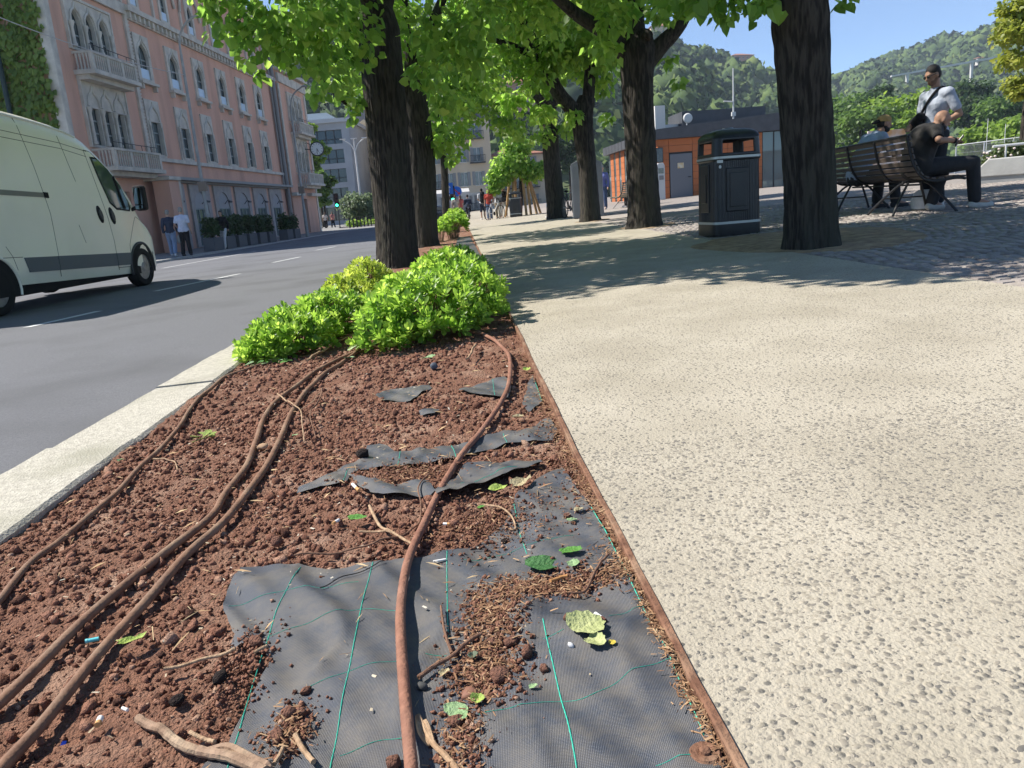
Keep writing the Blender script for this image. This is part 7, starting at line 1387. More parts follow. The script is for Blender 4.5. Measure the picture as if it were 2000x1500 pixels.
tube_part('belt', [Vector((.16 * math.cos(a), .15 * math.sin(a) + .0, .985)) for a in np.linspace(0, 6.283, 25)], .014, cloth('black', (0.012, 0.012, 0.014)), pA, 6)
tube_part('bracelet', [Vector((-.19 + .03 * math.cos(a), .10 + .012 * math.sin(a), 1.04 + .032 * math.sin(a))) for a in np.linspace(0, 6.283, 15)], .006, mat('strap_brown', (0.1, 0.05, 0.03), 0.7), pA, 6)
cupA = empty('juice_cup', (6.47, 10.32, 1.225), 0, 'yellow plastic cup held by the standing man', 'cup'); s = MB(); s.lathe([(.028, -.07), (.036, .05)], 16); s.build('cup', mat('cup_plastic', (0.62, 0.42, 0.12), 0.3), cupA, True); s = MB(); s.lathe([(.033, .035), (.034, .0352)], 16); s.build('drink', mat('juice', (0.75, 0.45, 0.06), 0.2), cupA)
# seated bald man on the bench end, leaning forward
pB, J, HM = person('seated bald bearded man in black t-shirt and dark trousers leaning forward on the bench end', (6.10, 9.72, gz(6.1)), R(-86), [SIT, dict(pelvis=(0, -.02, .56), waist=(0, .0, .70), chest=(0, .07, .88), neck=(0, .17, 1.01), head=(.03, .27, 1.075), look=(0.25, 1, -0.45),
    shl=(-.20, .12, .95), shr=(.20, .08, .96), elr=(.37, -.02, .84), wrr=(.31, .24, .82), hdr=(.27, .31, .82), ell=(-.28, .28, .78), wrl=(-.10, .42, .84), hdl=(-.03, .46, .86),
    hil=(-.10, .02, .54), hir=(.10, .02, .54), knl=(-.16, .50, .58), knr=(.15, .62, .56), anl=(-.18, .34, .10), anr=(.17, .66, .10), tol=(-.2, .52, .04), tor=(.19, .88, .04))], cloth('charcoal', (0.028, 0.026, 0.025)), cloth('anthracite', (0.030, 0.030, 0.032)), cloth('shoe_pale', (0.50, 0.49, 0.45)), None, skin_a, 1.06, 'short', False, 0.011, None, 0, 1.22, None, dk_hair, 1.05)
tube_part('elbow_brace', [J['shr'] + (J['elr'] - J['shr']) * .62, J['elr'] + (J['shr'] - J['elr']) * .12], .060, cloth('black', (0.012, 0.012, 0.014)), pB, 12)
tube_part('wristband', [J['elr'] + (J['wrr'] - J['elr']) * .86, J['elr'] + (J['wrr'] - J['elr']) * .97], .037, cloth('black', (0.012, 0.012, 0.014)), pB, 12)
ph_ = MB(); ph_.cbox((0, 0, 0), (0.075, 0.01, 0.15)); o = ph_.build('mobile_phone', mat('phone_black', (0.02, 0.02, 0.025), 0.15), None, False, 0.004); o.location = (6.44, 9.42, 1.09); o.rotation_euler = (0.6, 0.3, 0.9); tag(o, 'mobile phone held by the seated bald man', 'phone')
# seated man with the ochre cap
pC, J, HM = person('seated bearded man in blue-grey t-shirt and ochre cap leaning forward mid-bench', (6.30, 11.55, gz(6.3)), R(-84), [SIT, dict(waist=(0, .05, .70), chest=(0, .18, .92), neck=(0, .30, 1.09), head=(-.0, .40, 1.215), look=(0.25, 1, -0.12), shl=(-.19, .24, 1.03), shr=(.19, .24, 1.03), ell=(-.24, .40, .74), elr=(.24, .42, .74), wrl=(-.12, .62, .72), wrr=(.12, .62, .72), hdl=(-.06, .68, .72), hdr=(.06, .68, .72),
    knl=(-.14, .46, .54), knr=(.16, .46, .54), anl=(-.14, .42, .1), anr=(.18, .50, .1), tol=(-.15, .6, .04), tor=(.2, .68, .04))], cloth('blue_grey', (0.30, 0.36, 0.46)), cloth('anthracite', (0.030, 0.030, 0.032)), cloth('shoe_dark', (0.04, 0.04, 0.045)), dk_hair, skin_a, 1.04, 'short', False, 0.011, None, 0, 1.1, cloth('ochre', (0.40, 0.26, 0.10)), dk_hair)
c = MB(); capsule(c, J['head'] + HM @ Vector((-.03, -.10, .03)), J['head'] + HM @ Vector((-.02, -.16, .0)), .03, .02); capsule(c, J['head'] + HM @ Vector((.03, -.10, .03)), J['head'] + HM @ Vector((.02, -.16, .0)), .03, .02); remeshed(c, 'cap_peak', cloth('black', (0.012, 0.012, 0.014)), pC, 0.012)
bg = MB(); V = []; prof = [(0.10, 0), (0.14, .02), (0.15, .12), (0.12, .22), (0.07, .27)]
bg.lathe([(r_ * 1.0, z) for r_, z in prof], 20); bag = bg.build('carrier_bag', mat('white_plastic', (0.62, 0.63, 0.64), 0.5, (0.5, 0.5, 0.52), 12, 0.6, 18), None, True); bag.location = (6.55, 10.25, gz(6.55) - 0.005); bag.scale = (1, 1.5, 1); tag(bag, 'white plastic carrier bag with a black cross on the ground under the bench', 'bag')
for a in (0.7, -0.7): s = MB(); s.cbox((0, 0, 0), (0.012, 0.006, 0.09)); o = s.build('cross_mark', black_m, bag); o.location = (-0.02, -0.152, 0.12); o.rotation_euler = (0, a, 0)

# ------------------------------------------------------------------ street furniture, pedestrians and far details
lamp_m = mat('lamp_grey', (0.36, 0.36, 0.34), 0.5, (0.28, 0.28, 0.27), 4.0); lamp_g = mat('lamp_white', (0.62, 0.62, 0.60), 0.5)
def lamp_post(label, base, top, arm, grp=None):
    t = empty('street_lamp', base, 0, label, 'street lamp', grp); h = top[2] - base[2]; s = MB()
    s.tube([(0, 0, 0), (0, 0, 1.6), (0, 0, 1.65), (0, 0, h)], [0.10, 0.10, 0.075, 0.055], 12); s.build('pole', lamp_m, t, True)
    s = MB(); s.tube([tuple(p) for p in smooth_path([(0, 0, h - 0.1), (0.05, 0, h + 0.6), (arm * 0.35, -0.1, h + 1.15), (arm, -0.3, h + 1.5)], 6)], 0.045, 8); s.build('arm', lamp_m, t, True)
    s = MB(); s.lathe([(0.02, 0), (0.09, 0.1), (0.12, 0.35), (0.09, 0.6), (0.03, 0.68)], 14, axis='x'); o = s.build('lamp_head', lamp_m, t, True); o.location = (arm - 0.1, -0.3, h + 1.5); o.scale = (1, 1, 0.55)
    s = MB(); s.box(-0.16, 0.16, -0.12, 0.12, 2.55, 2.95); s.build('junction_box', mat('rusty_box', (0.25, 0.2, 0.16), 0.8), t)
    return t
lamp_post('tall curved street lamp in front of the pink palazzo carrying the overhead cable', (-10.45, 34.9, -0.27), (-10.38, 34.90, 7.84), 1.25)
lamp_post('curved street lamp at the far corner of the pink palazzo', (-8.55, 47.5, -0.27), (-8.43, 47.50, 6.71), 0.9)
cb = MB(); a, b = Vector((-12.66, 24.00, 7.21)), Vector((-10.45, 34.90, 7.02)); cb.tube([tuple(a + (b - a) * t - Vector((0, 0, 0.5 * 4 * t * (1 - t) * 0.4))) for t in np.linspace(0, 1, 16)], 0.014, 6); tag(cb.build('overhead_cable', mat('cable_grey', (0.42, 0.42, 0.42), 0.6)), 'thin pale overhead cable strung to the curved street lamp', 'cable')
q = (-8.44, 78.00, 8.17); t3 = empty('street_lamp', (q[0], q[1], -0.4), 0, 'three-armed white street lamp in front of the yellow town house', 'street lamp'); s = MB(); s.tube([(0, 0, 0), (0, 0, q[2] - 0.6)], [0.12, 0.07], 10); s.build('pole', lamp_g, t3, True)
for e in (-1, 0, 1):
    s = MB(); h = q[2] - 0.7; s.tube([tuple(p) for p in smooth_path([(0, 0, h - 0.3), (e * 0.35, 0, h + 0.45), (e * 1.05, 0, h + 0.95)], 5)], 0.05, 8); s.box(e * 1.05 - 0.28, e * 1.05 + 0.28, -0.15, 0.15, h + 0.93, h + 1.02); s.build('arm', lamp_g, t3)
q = (-9.65, 62.50, 6.01); ck = empty('wall_clock', q, R(8), 'round white wall clock on an iron bracket at the palazzo corner', 'clock')
s = MB(); s.lathe([(0.50, -0.12), (0.54, -0.10), (0.54, 0.10), (0.50, 0.12)], 32, axis='y'); s.build('case', iron_m, ck, True); s = MB(); s.lathe([(0.46, -0.135), (0.455, -0.128)], 32, axis='y'); f = s.build('face', mat('clock_face', (0.72, 0.73, 0.72), 0.5), ck)
for k in range(12): s = MB(); a = math.pi * k / 6; s.cbox((0, -0.142, 0), (0.03, 0.006, 0.09)); o = s.build('hour_mark', black_m, f); o.location = (0.38 * math.sin(a), 0, 0.38 * math.cos(a)); o.rotation_euler = (0, a, 0)
for a, l in ((R(155), 0.24), (R(185), 0.34)): s = MB(); s.box(-0.018, 0.018, -0.15, -0.146, -0.04, l); o = s.build('hand', black_m, f); o.rotation_euler = (0, a, 0)
s = MB(); s.tube([(-0.54, 0, 0.0), (-1.1, 0, 0.05)], 0.035, 6); s.tube([(-0.42, 0, 0.35), (-0.75, 0, 0.5), (-1.1, 0, 0.35)], 0.025, 6); s.build('bracket', iron_m, ck)
# planters in front of the palazzo
pl_m = mat('planter_grey', (0.10, 0.105, 0.115), 0.6); hedge_m = leaf_mat('hedge_leaf', [(0.02, 0.045, 0.014), (0.035, 0.07, 0.02), (0.06, 0.10, 0.03)], 0.45, 0.25)
nth = ['first', 'second', 'third', 'fourth', 'fifth', 'sixth', 'seventh', 'eighth']
for k in range(8):
    y = 34.6 + k * 1.45 + (1.6 if k > 5 else 0); x = far_kerb(y) - 0.75; t = empty('planter', (x, y, -0.268), R(84), 'dark planter box with evergreen shrub, %s from the palazzo lamp' % nth[k], 'planter', 'planters outside the palazzo')
    s = MB(); s.box(-0.52, 0.52, -0.25, 0.25, 0, 0.55); s.build('box', pl_m, t, False, 0.02)
    add_leaves(t, [(x + random.uniform(-.1, .1), y + random.uniform(-.35, .35), random.uniform(0.45, 1.0), .32, .36, .3) for _ in range(7)], 900, 0.12, 300 + k, hedge_m, leafT, leafF, 0, 0.2)
    s = MB(); s.tube([(0, 0, 0.5), (0.05, 0, 1.0)], 0.025, 6); s.build('stem', bark_m, t)
# traffic lights and road signs
green_on = bpy.data.materials.new('green_signal'); green_on.use_nodes = True; b_ = green_on.node_tree.nodes['Principled BSDF']; b_.inputs['Base Color'].default_value = (0.02, 0.6, 0.3, 1); b_.inputs['Emission Color'].default_value = (0.05, 1.0, 0.5, 1); b_.inputs['Emission Strength'].default_value = 2.5
def traffic_light(label, head, base_z):
    t = empty('traffic_light', (head[0], head[1], base_z), 0, label, 'traffic light'); h = head[2] - base_z; s = MB(); s.tube([(0, 0, 0), (0, 0, h + 0.8)], 0.055, 8); s.build('pole', iron_m, t); s = MB(); s.box(-0.2, 0.2, -0.25, -0.05, h - 0.55, h + 0.75); hd = s.build('head', black_m, t, False, 0.03)
    for k in range(3): s = MB(); s.lathe([(0.13, -0.262), (0.13, -0.252)], 18, (0, 0, h - 0.32 + 0.4 * k), 'y'); s.build('lens', green_on if k == 0 else mat('lens_off', (0.04, 0.02, 0.02), 0.3), hd); s = MB(); s.lathe([(0.15, -0.40), (0.15, -0.252)], 14, (0, 0, h - 0.32 + 0.4 * k), 'y'); 
traffic_light('green traffic light beside the round clipped bush', (-10.22, 74.00, 2.16), -0.4)
traffic_light('green traffic light under the blue road signs', (0.50, 62.00, 1.73), -0.2)
blue_s = mat('sign_blue', (0.02, 0.14, 0.55), 0.4); white_s = mat('sign_white', (0.7, 0.7, 0.7), 0.5)
q = (0.22, 61.50, 2.25); t = empty('road_sign', (q[0], q[1], -0.3), 0, 'square blue road sign with white upward arrow', 'road sign'); h = q[2] + 0.3; s = MB(); s.tube([(0, 0.04, 0), (0, 0.04, h + 0.3)], 0.03, 8); s.build('post', lamp_m, t); s = MB(); s.box(-0.36, 0.36, -0.02, 0.0, h - 0.4, h + 0.45); f = s.build('plate', blue_s, t); s = MB(); s.prism([(-.06, h - .3), (.06, h - .3), (.06, h + .08), (.17, h + .08), (0, h + .35), (-.17, h + .08), (-.06, h + .08)], -0.026, -0.022); s.build('arrow', white_s, f)
q = (0.85, 61.80, 2.02); t = empty('road_sign', (q[0], q[1], -0.3), 0, 'round blue road sign with white diagonal arrow and red rim', 'road sign'); h = q[2] + 0.3; s = MB(); s.tube([(0, 0.04, 0), (0, 0.04, h + 0.3)], 0.03, 8); s.build('post', lamp_m, t); s = MB(); s.lathe([(0.40, -0.02), (0.40, 0.0)], 24, (0, 0, h), 'y'); f = s.build('plate', blue_s, t); s = MB(); s.prism([(-.22, h + .15), (.1, h - .15), (.03, h - .22), (.27, h - .27), (.22, h - .03), (.15, h - .1), (-.17, h + .22)], -0.026, -0.022); s.build('arrow', mat('sign_red', (0.5, 0.03, 0.03), 0.5), f)
for k in range(7):
    q = (-8.79, 70.00, 0.06); s = MB(); s.tube([(0, 0, 0), (0, 0, 0.95)], 0.06, 8); s.lathe([(0.075, 0.95), (0.08, 1.0), (0.03, 1.06)], 10); o = s.build('bollard', black_m, None, True); o.location = (q[0] + 0.27 * k, q[1] + 0.5 * k, -0.4); tag(o, 'black bollard in the row beside the far clipped bush', 'bollard', 'bollards beside the far bush')
hl_ = empty('low_hedge', (*(-8.34, 75.00, 0.12)[:2], -0.4), 0, 'low green hedge strip around the round clipped bush', 'hedge'); add_leaves(hl_, [((-8.95, 74.00, 0.09)[0] + 0.9 * k, 74.5 + 0.7 * k, -0.05 + 0.02 * k, 0.9, 1.2, .5) for k in range(6)], 2600, 0.22, 90, leaf_mat('far_leaf_bright', []), leafT, leafF, 0, 0.2)
s = MB(); s.box(-2, 3, -1, 1, 0, 0.25); o = s.build('bed_edge', stone_m, hl_); 
# grey cabinet, ticket machine, display, parked bicycle
kb = empty('metal_cabinet', (4.42, 24.2, gz(4.4)), R(-12), 'tall grey metal cabinet with a pitched top behind the leaning lime', 'cabinet'); gm = mat('cabinet_grey', (0.20, 0.21, 0.23), 0.4, (0.17, 0.18, 0.20), 2.0, metal=0.2)
s = MB(); s.prism([(-0.47, 0), (0.47, 0), (0.47, 1.62), (0.0, 1.84), (-0.47, 1.62)], -0.42, 0.42); s.build('housing', gm, kb, False, 0.012)
for k in range(3): s = MB(); s.box(-0.44 + 0.3 * k, -0.16 + 0.3 * k, -0.432, -0.421, 0.08, 1.58); s.build('panel', gm, kb, False, 0.005)
s = MB(); s.box(-0.49, -0.471, -0.38, 0.38, 0.05, 1.58); s.build('lit_side', mat('cabinet_lit', (0.34, 0.35, 0.37), 0.35, metal=0.2), kb)  # lit side of the cabinet, its sunlight put into a paler colour
q = (10.53, 37.80, 0.44); tm = empty('ticket_machine', (q[0], q[1], gz(q[0])), 0, 'pale grey ticket machine beside the pavilion door', 'machine'); s = MB(); s.prism([(-.19, 0), (.19, 0), (.19, 1.62), (.13, 1.75), (-.13, 1.75), (-.19, 1.62)], -0.15, 0.15); s.build('case', mat('machine_grey', (0.48, 0.50, 0.51), 0.4), tm, False, 0.02); s = MB(); s.box(-.13, .13, -0.165, -0.152, 1.25, 1.5); s.build('screen', pane_m, tm); s = MB(); s.box(-.1, .12, -0.17, -0.152, 0.95, 1.15); s.build('keypad', mat('machine_dark', (0.2, 0.2, 0.21), 0.5), tm)
q = (10.77, 38.70, 2.55); ds = empty('display_screen', (q[0], q[1], q[2]), 0, 'dark display board above the ticket machine on the pavilion wall', 'screen'); s = MB(); s.box(-.17, .17, -0.04, 0.14, -0.36, 0.36); s.build('frame', iron_m, ds); s = MB(); s.box(-.14, .14, -0.05, -0.042, -0.32, 0.32); s.build('panel', glass_mat('screen_dark', (0.02, 0.03, 0.045), 0.1), ds)
def bicycle(label, loc, rz, col, basket=False):
    t = empty('bicycle', loc, rz, label, 'bicycle'); fr = mat('bike_' + label[:9].replace(' ', '_'), col, 0.4)
    for x in (-0.52, 0.52):
        w = empty('wheel'); w.parent = t; w.location = (x, 0, 0.34); s = MB(); s.tube([(0.325 * math.cos(a), 0, 0.325 * math.sin(a)) for a in np.linspace(0, 6.2832, 33)], 0.018, 6, False); s.build('tyre', black_m, w, True); s = MB()
        for k in range(10): a = math.pi * k / 10; s.tube([(0.32 * math.cos(a), 0, 0.32 * math.sin(a)), (-0.32 * math.cos(a), 0, -0.32 * math.sin(a))], 0.003, 4)
        s.lathe([(0.03, -0.04), (0.03, 0.04)], 10, axis='y'); s.build('spokes', lamp_m, w)
    s = MB(); bb, seat, hd = (-0.08, 0, 0.30), (-0.22, 0, 0.78), (0.38, 0, 0.82)
    for a, b in ((bb, seat), (bb, hd), (seat, hd), (seat, (-0.52, 0, 0.34)), (bb, (-0.52, 0, 0.34)), ((0.36, 0, 0.92), (0.40, 0, 0.72)), ((0.40, 0, 0.72), (0.52, 0, 0.34))): s.tube([a, b], 0.017, 8)
    s.build('frame', fr, t); s = MB(); s.tube([(0.28, -0.27, 1.02), (0.36, -0.12, 1.04), (0.36, 0.12, 1.04), (0.28, 0.27, 1.02)], 0.013, 8); s.tube([(0.36, 0, 0.9), (0.36, 0, 1.04)], 0.013, 6); s.build('handlebar', iron_m, t)
    s = MB(); ellip(s, (-0.25, 0, 0.86), (0.14, 0.07, 0.035)); s.tube([(-0.22, 0, 0.76), (-0.24, 0, 0.85)], 0.013, 6); s.build('saddle', black_m, t)
    s = MB(); s.lathe([(0.09, -0.05), (0.09, -0.045)], 16, (-0.08, 0, 0.30), 'y'); s.tube([(-0.08, -0.08, 0.30), (0.06, -0.08, 0.20)], 0.012, 6); s.tube([(-0.08, 0.08, 0.30), (-0.22, 0.08, 0.40)], 0.012, 6); s.build('crank', iron_m, t)
    if basket: s = MB(); s.box(0.42, 0.72, -0.17, 0.17, 0.82, 1.04); s.build('basket', mat('basket_dark', (0.05, 0.05, 0.05), 0.8), t)
    return t
bicycle('dark parked bicycle leaning behind the grey metal cabinet', (4.05, 25.6, gz(4.0)), R(60), (0.03, 0.03, 0.035))
bicycle('white city bicycle with basket held by the group on the promenade', (2.25, 37.6, 0.05), R(50), (0.6, 0.6, 0.6), True)
bicycle('dark bicycle ridden by the cyclist on the promenade', (1.25, 46.5, 0.0), R(85), (0.05, 0.07, 0.12))
# people farther away
C_ = cloth; wh = C_('white2', (0.65, 0.65, 0.66)); nv = C_('navy2', (0.03, 0.04, 0.07)); jeans = C_('jeans', (0.12, 0.17, 0.28)); bk = C_('black2', (0.015, 0.015, 0.017)); sh_w = C_('shoe_w2', (0.6, 0.6, 0.6)); gr_hair = mat('grey_hair', (0.25, 0.24, 0.22), 0.7)
pw, J, _ = person('elderly pedestrian in dark jacket and jeans carrying a white bag outside the palazzo', (-10.75, 30.9, -0.268), R(12), WALK, C_('dark_jacket', (0.035, 0.045, 0.075)), C_('pale_jeans', (0.22, 0.29, 0.42)), sh_w, gr_hair, skin_b, 1.0, 'long', False, 0.018)
s = MB(); capsule(s, (0.27, .2, .72), (0.27, .2, .60), .09, .13); remeshed(s, 'bag', mat('bag_white', (0.6, 0.58, 0.52), 0.7), pw, 0.02)
person('pedestrian in white and blue shirt with black trousers outside the palazzo', (-10.15, 30.6, -0.268), R(4), dict(ell=(-.26, -.05, 1.16), wrl=(-.2, .14, 1.02), hdl=(-.15, .2, 1.02), anl=(-.14, -.02, .08), anr=(.13, 0, .08)), C_('pale_blue', (0.52, 0.56, 0.68)), bk, C_('shoe_dark', (0.04, 0.04, 0.045)), gr_hair, skin_b, 1.03, 'short', False, 0.018, None, 0, 1.12)
person('pedestrian in black top and white trousers beside the curved lamp post', (-10.1, 35.6, -0.268), R(170), WALK, bk, wh, sh_w, dk_hair, skin_b, 0.95, 'long', False, 0.022)
person('standing man with white t-shirt, dark shorts and backpack on the promenade', (1.85, 41.0, 0.05), R(10), dict(ell=(-.24, .05, 1.16), wrl=(-.14, .24, 1.1), hdl=(-.1, .3, 1.1)), wh, nv, sh_w, dk_hair, skin_b, 0.90, 'short', True, 0.02)
bpk = bpy.data.objects[-1] if False else None
s = MB(); capsule(s, (0, 0, .2), (0, 0, -.16), .13, .15); o = remeshed(s, 'backpack', bk, None, 0.02); o.location = (1.87, 40.80, 1.17); o.scale = (1, .7, 1); tag(o, 'black backpack on the back of the man in dark shorts', 'backpack')
person('person in red top and blue jeans beside the white city bicycle', (2.05, 38.3, 0.05), R(170), STAND, C_('red', (0.40, 0.06, 0.04)), jeans, sh_w, br_hair, skin_b, 0.84, 'short', False, 0.022, None, .15)
person('person in white shirt behind the white city bicycle', (2.5, 38.6, 0.06), R(160), STAND, wh, C_('beige2', (0.45, 0.38, 0.28)), sh_w, dk_hair, skin_b, 0.86, 'short', False, 0.022)
person('person in black top and white trousers near the wooden stakes', (2.85, 39.6, 0.08), R(190), WALK, bk, wh, sh_w, dk_hair, skin_b, 0.88, 'long', False, 0.022)
person('cyclist in dark jacket riding along the promenade', (1.22, 46.4, 0.30), R(-5), [SIT, dict(head=(0, .25, 1.22), neck=(0, .2, 1.07), chest=(0, .14, .88), wrl=(-.22, .5, .78), wrr=(.22, .5, .78), hdl=(-.22, .56, .76), hdr=(.22, .56, .76), anl=(-.1, .30, .06), anr=(.1, .36, .2), knl=(-.1, .32, .44), knr=(.1, .42, .56), tol=(-.1, .44, .02), tor=(.1, .5, .17))], nv, bk, sh_w, dk_hair, skin_b, 0.88, 'long', False, 0.022)
for i, (x, y, c1, lab) in enumerate(((0.55, 50.5, (0.5, 0.42, 0.34), 'person in beige top among the far strollers on the promenade'), (0.9, 52.5, (0.45, 0.12, 0.10), 'person in dusty red top among the far strollers on the promenade'), (0.2, 54.0, (0.6, 0.58, 0.55), 'person in cream top among the far strollers on the promenade'))):
    person(lab, (x, y, -0.05), R(20 * i), WALK, C_('stroll%d' % i, c1), C_('stroll_leg%d' % i, (0.3, 0.22, 0.18)), sh_w, br_hair, skin_b, 0.92, 'short', i == 1, 0.03, 'far strollers', .1)
for i, (px, c1, lab) in enumerate((((-12.9, 83.0), (0.6, 0.55, 0.5), 'person in white top walking at the far palazzo corner'), ((-12.2, 83.5), (0.45, 0.2, 0.18), 'person in rose top walking at the far palazzo corner'), ((-13.5, 82.5), (0.5, 0.3, 0.25), 'person in salmon top walking at the far palazzo corner'))):
    person(lab, (px[0], px[1], -0.4), R(30 * i), WALK, C_('farp%d' % i, c1), bk, sh_w, br_hair, skin_b, 1.0, 'short', False, 0.03, 'far pedestrians', .15)
person('standing grey-haired person in blue jacket beside the grey metal cabinet', (6.45, 31.9, 0.24), R(150), dict(elr=(.3, .06, 1.2), wrr=(.34, .22, 1.32), hdr=(.36, .28, 1.36)), C_('violet', (0.12, 0.14, 0.34)), C_('dark_jeans', (0.05, 0.08, 0.16)), sh_w, gr_hair, skin_b, 0.99, 'long', False, 0.02)
person('person in dark jacket seated on the pale far bench', (7.65, 31.2, 0.26), R(35), SIT, C_('dark_jacket', (0.035, 0.045, 0.075)), bk, sh_w, br_hair, skin_b, 0.98, 'long', False, 0.022)
person('person in white shirt between the far lime and the grey metal cabinet', (4.0, 27.9, 0.14), R(40), SIT, wh, jeans, sh_w, br_hair, skin_b, 0.9, 'short', False, 0.022)
# beach flag, far car
fg = empty('feather_flag', (2.15, 40.0, 0.06), 0, 'white and blue feather flag behind the promenade group', 'flag'); s = MB(); s.tube([(0, 0, 0), (0, 0, 1.2), (-0.08, 0, 2.0), (-0.2, 0, 2.35)], 0.015, 6); s.build('pole', lamp_m, fg); s = MB(); s.prism([(0, 0.7), (0.26, 0.75), (0.22, 1.4), (0.05, 2.0), (-0.2, 2.33), (-0.08, 1.9)], -0.006, 0.006); s.build('cloth', mat('flag_cloth', (0.45, 0.5, 0.68), 0.8, (0.6, 0.62, 0.68), 3.0), fg)
cr = empty('parked_car', (-0.9, 66, -0.35), R(95), 'dark car parked beyond the strollers', 'car'); s = MB(); s.prism([(-2.0, .3), (2.0, .3), (2.1, .7), (1.3, .85), (0.7, 1.35), (-0.9, 1.4), (-1.7, .95), (-2.1, .85)], -0.85, 0.85); s.build('body', mat('car_dark', (0.02, 0.022, 0.026), 0.25, spec=0.6), cr, False, 0.08)
for x in (-1.3, 1.3):
    for y in (-0.8, 0.8): s = MB(); s.lathe([(0.2, -0.1), (0.32, -0.1), (0.32, 0.1), (0.2, 0.1)], 20, (x, y, 0.32), 'y'); s.build('wheel', black_m, cr)
s = MB(); s.box(-1.5, 1.0, -0.7, 0.7, 0.98, 1.28); s.build('windows', pane_m, cr)
# low concrete wall, rail, rose bush, wire fence, boats, billboard by the lake
pw_ = empty('concrete_wall', (11.0, 15.75, gz(11.0) - 0.02), R(-38), 'low pale concrete wall with a sloped end on the plaza', 'wall'); conc2 = mat('pale_concrete', (0.50, 0.49, 0.46), 0.85, (0.42, 0.41, 0.39), 3.0, 0.2, 20)
s = MB(); s.prism([(0, 0.16), (7, 0.16), (7, 0.60), (0.35, 0.52)], 0.0, 1.1); s.build('coping', conc2, pw_, False, 0.02); s = MB(); s.prism([(-0.03, -0.2), (7, -0.2), (7, 0.157), (-0.03, 0.157)], 0.03, 1.05); s.build('plinth', mat('grey_plinth', (0.36, 0.36, 0.35), 0.85, (0.3, 0.3, 0.3), 3.0), pw_)
rb_ = empty('rose_bush', (*(13.25, 17.60, 0.88)[:2], 0.5), 0, 'dark rose bush with pale flowers behind the low concrete wall', 'bush'); add_leaves(rb_, [(*c_, .34, .5, .25) for c_ in ((12.78, 17.60, 0.84), (13.08, 17.60, 0.97), (13.32, 17.60, 1.11), (13.54, 17.60, 0.86), (13.83, 17.60, 1.09), (13.52, 17.60, 1.06))], 2600, 0.07, 91, leaf_mat('rose_leaf', [(0.03, 0.05, 0.016), (0.06, 0.085, 0.025), (0.11, 0.13, 0.04)], 0.4, 0.25), leafT, leafF, 0, 0.2)
s = MB(); q = Vector(rb_.location)
for k in range(26): p = Vector((12.98, 17.30, 0.99)) + Vector((random.uniform(-.55, .55), random.uniform(-.3, .1), random.uniform(-.2, .22))) - q; ellip(s, p, (.03, .03, .025))
o = s.build('flowers', mat('rose_pale', (0.65, 0.55, 0.5), 0.8), rb_); o['kind'] = 'stuff'
s = MB(); q = (12.83, 16.80, 1.16); s.tube([(q[0] - 0.55, q[1], q[2] + 0.02), (q[0] + 1.2, q[1] - 0.3, q[2] + 0.06)], 0.028, 8)
for k in range(3): s.tube([(q[0] - 0.3 + 0.65 * k, q[1] - 0.08 - 0.1 * k, 0.3), (q[0] - 0.3 + 0.65 * k, q[1] - 0.08 - 0.1 * k, q[2] + 0.03)], 0.02, 8)
tag(s.build('hand_rail', lamp_g, None, True), 'white tubular hand rail in front of the rose bush', 'rail')
wf = empty('wire_fence', (0, 0, 0), 0, 'galvanised wire mesh site fence in front of the boats', 'fence'); wire = mat('galvanised', (0.5, 0.52, 0.53), 0.4, metal=0.5); FA, FB = Vector((20.39, 30.00, 1.68)), Vector((22.47, 28.00, 1.79)); 
for k in range(4):
    a = FA + (FB - FA) * (k / 3); s = MB(); s.tube([(a.x, a.y, 0.4), tuple(a)], 0.028, 8); s.build('post', wire, wf)
    if k < 3:
        b = FA + (FB - FA) * ((k + 1) / 3); s = MB(); s.tube([tuple(a), tuple(b)], 0.022, 6)
        for j in range(1, 24): p = a + (b - a) * (j / 24); s.tube([(p.x, p.y, 0.55), tuple(p)], 0.004, 4, False)
        for j in range(6): z = 0.6 + j * 0.26; s.tube([(a.x, a.y, min(z, a.z)), (b.x, b.y, min(z, b.z))], 0.004, 4, False)
        s.build('mesh_panel', wire, wf)
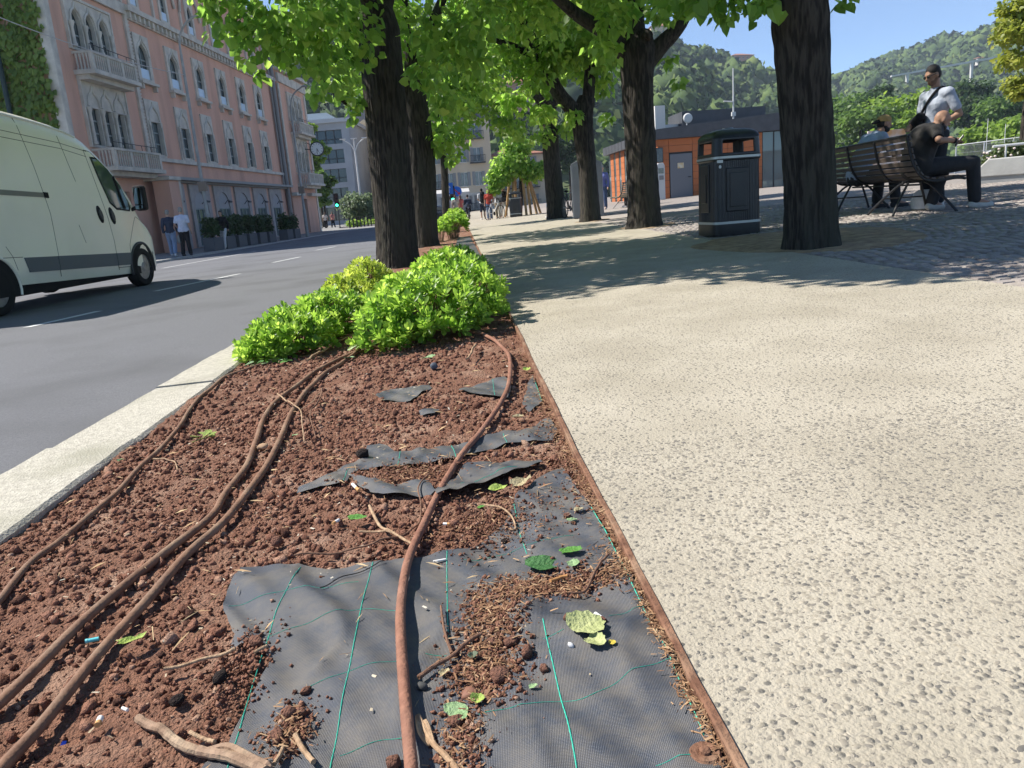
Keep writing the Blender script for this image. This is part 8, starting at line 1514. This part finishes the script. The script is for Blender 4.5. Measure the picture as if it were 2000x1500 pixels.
def boat(label, loc, rz, L_, mast):
    t = empty('boat', loc, rz, label, 'boat', 'boats moored by the lake shore'); V = []; n = 12
    for i in range(n + 1):
        x = -L_ / 2 + L_ * i / n; w = L_ * 0.17 * math.sin(math.pi * (0.5 + 0.5 * min(1, max(0, (i / n - 0.35) / 0.65)))) ** 0.7 if i / n > 0.35 else L_ * 0.17 * (0.85 + 0.15 * i / n / 0.35); h = 0.6 + 0.25 * (i / n) ** 2
        V += [(x, -w, h), (x, -w * 0.7, 0.05), (x, 0, -0.15), (x, w * 0.7, 0.05), (x, w, h)]
    s = MB(); s.add(V, [(i * 5 + k, i * 5 + k + 1, i * 5 + k + 6, i * 5 + k + 5) for i in range(n) for k in range(4)] + [(i * 5 + 4, i * 5, i * 5 + 5, i * 5 + 9) for i in range(n)] + [(0, 1, 2, 3, 4)]); s.build('hull', mat('boat_white', (0.7, 0.7, 0.7), 0.4), t, True)
    s = MB(); s.prism([(-L_ * .25, .6), (L_ * .2, .65), (L_ * .1, 1.15), (-L_ * .2, 1.2)], -L_ * .1, L_ * .1); c = s.build('cabin', mat('boat_cover', (0.35, 0.38, 0.45), 0.7), t, False, 0.04); s = MB(); s.prism([(-L_ * .16, .85), (L_ * .10, .85), (L_ * .06, 1.05), (-L_ * .14, 1.07)], -L_ * .103, L_ * .103); s.build('windows', pane_m, c)
    if mast: s = MB(); s.tube([(0, 0, 0.6), (0, 0, mast * 0.5)], 0.016, 6); s.tube([(0, 0, 1.5), (-L_ * .4, 0, 1.55)], 0.04, 6); s.build('mast', lamp_g, t)
    return t
for i, (px, py, Y, L_, mast, lab) in enumerate(((1895, 316, 38, 5.5, 0, 'white motor boat moored behind the wire fence'), (1925, 306, 46, 6.5, 7, 'white sailing boat with tall mast behind the wire fence'), (1960, 305, 44, 5.0, 6, 'small white yacht moored next to the sailing boat'), (1880, 303, 55, 7.0, 0, 'covered boat moored farthest out on the lake'))):
    q = G3 = [(26.62, 38.00, 1.08), (33.20, 46.00, 1.39), (32.86, 44.00, 1.31), (37.90, 55.00, 1.75)][i]; boat(lab, (q[0], q[1], 0.12), R(20 + 40 * i), L_, mast)
q = (18.39, 33.00, 2.24); bl_ = empty('billboard', (q[0], q[1], 0.55), 0, 'white and orange information board on the plaza behind the man in the cap', 'board'); s = MB(); s.box(0, 1.7, 0, 0.08, 0.4, q[2] - 0.15); s.build('panel', mat('board_print', (0.6, 0.62, 0.64), 0.6, (0.5, 0.28, 0.12), 1.3), bl_)
for x in (0.1, 1.6): s = MB(); s.box(x - .04, x + .04, 0.02, 0.06, 0, 0.4); s.build('leg', iron_m, bl_)
# ------------------------------------------------------------------ air
hz = MB(); hz.box(-1010, 1310, -95, 1060, -1.9, 260); o = hz.build('haze', None); o['kind'] = 'stuff'; m = bpy.data.materials.new('haze'); m.use_nodes = True; N = m.node_tree.nodes; N.remove(N['Principled BSDF']); pv = N.new('ShaderNodeVolumePrincipled'); pv.inputs['Color'].default_value = (0.72, 0.84, 1.0, 1); pv.inputs['Density'].default_value = 0.00027; m.node_tree.links.new(pv.outputs[0], N['Material Output'].inputs['Volume']); o.data.materials.append(m)
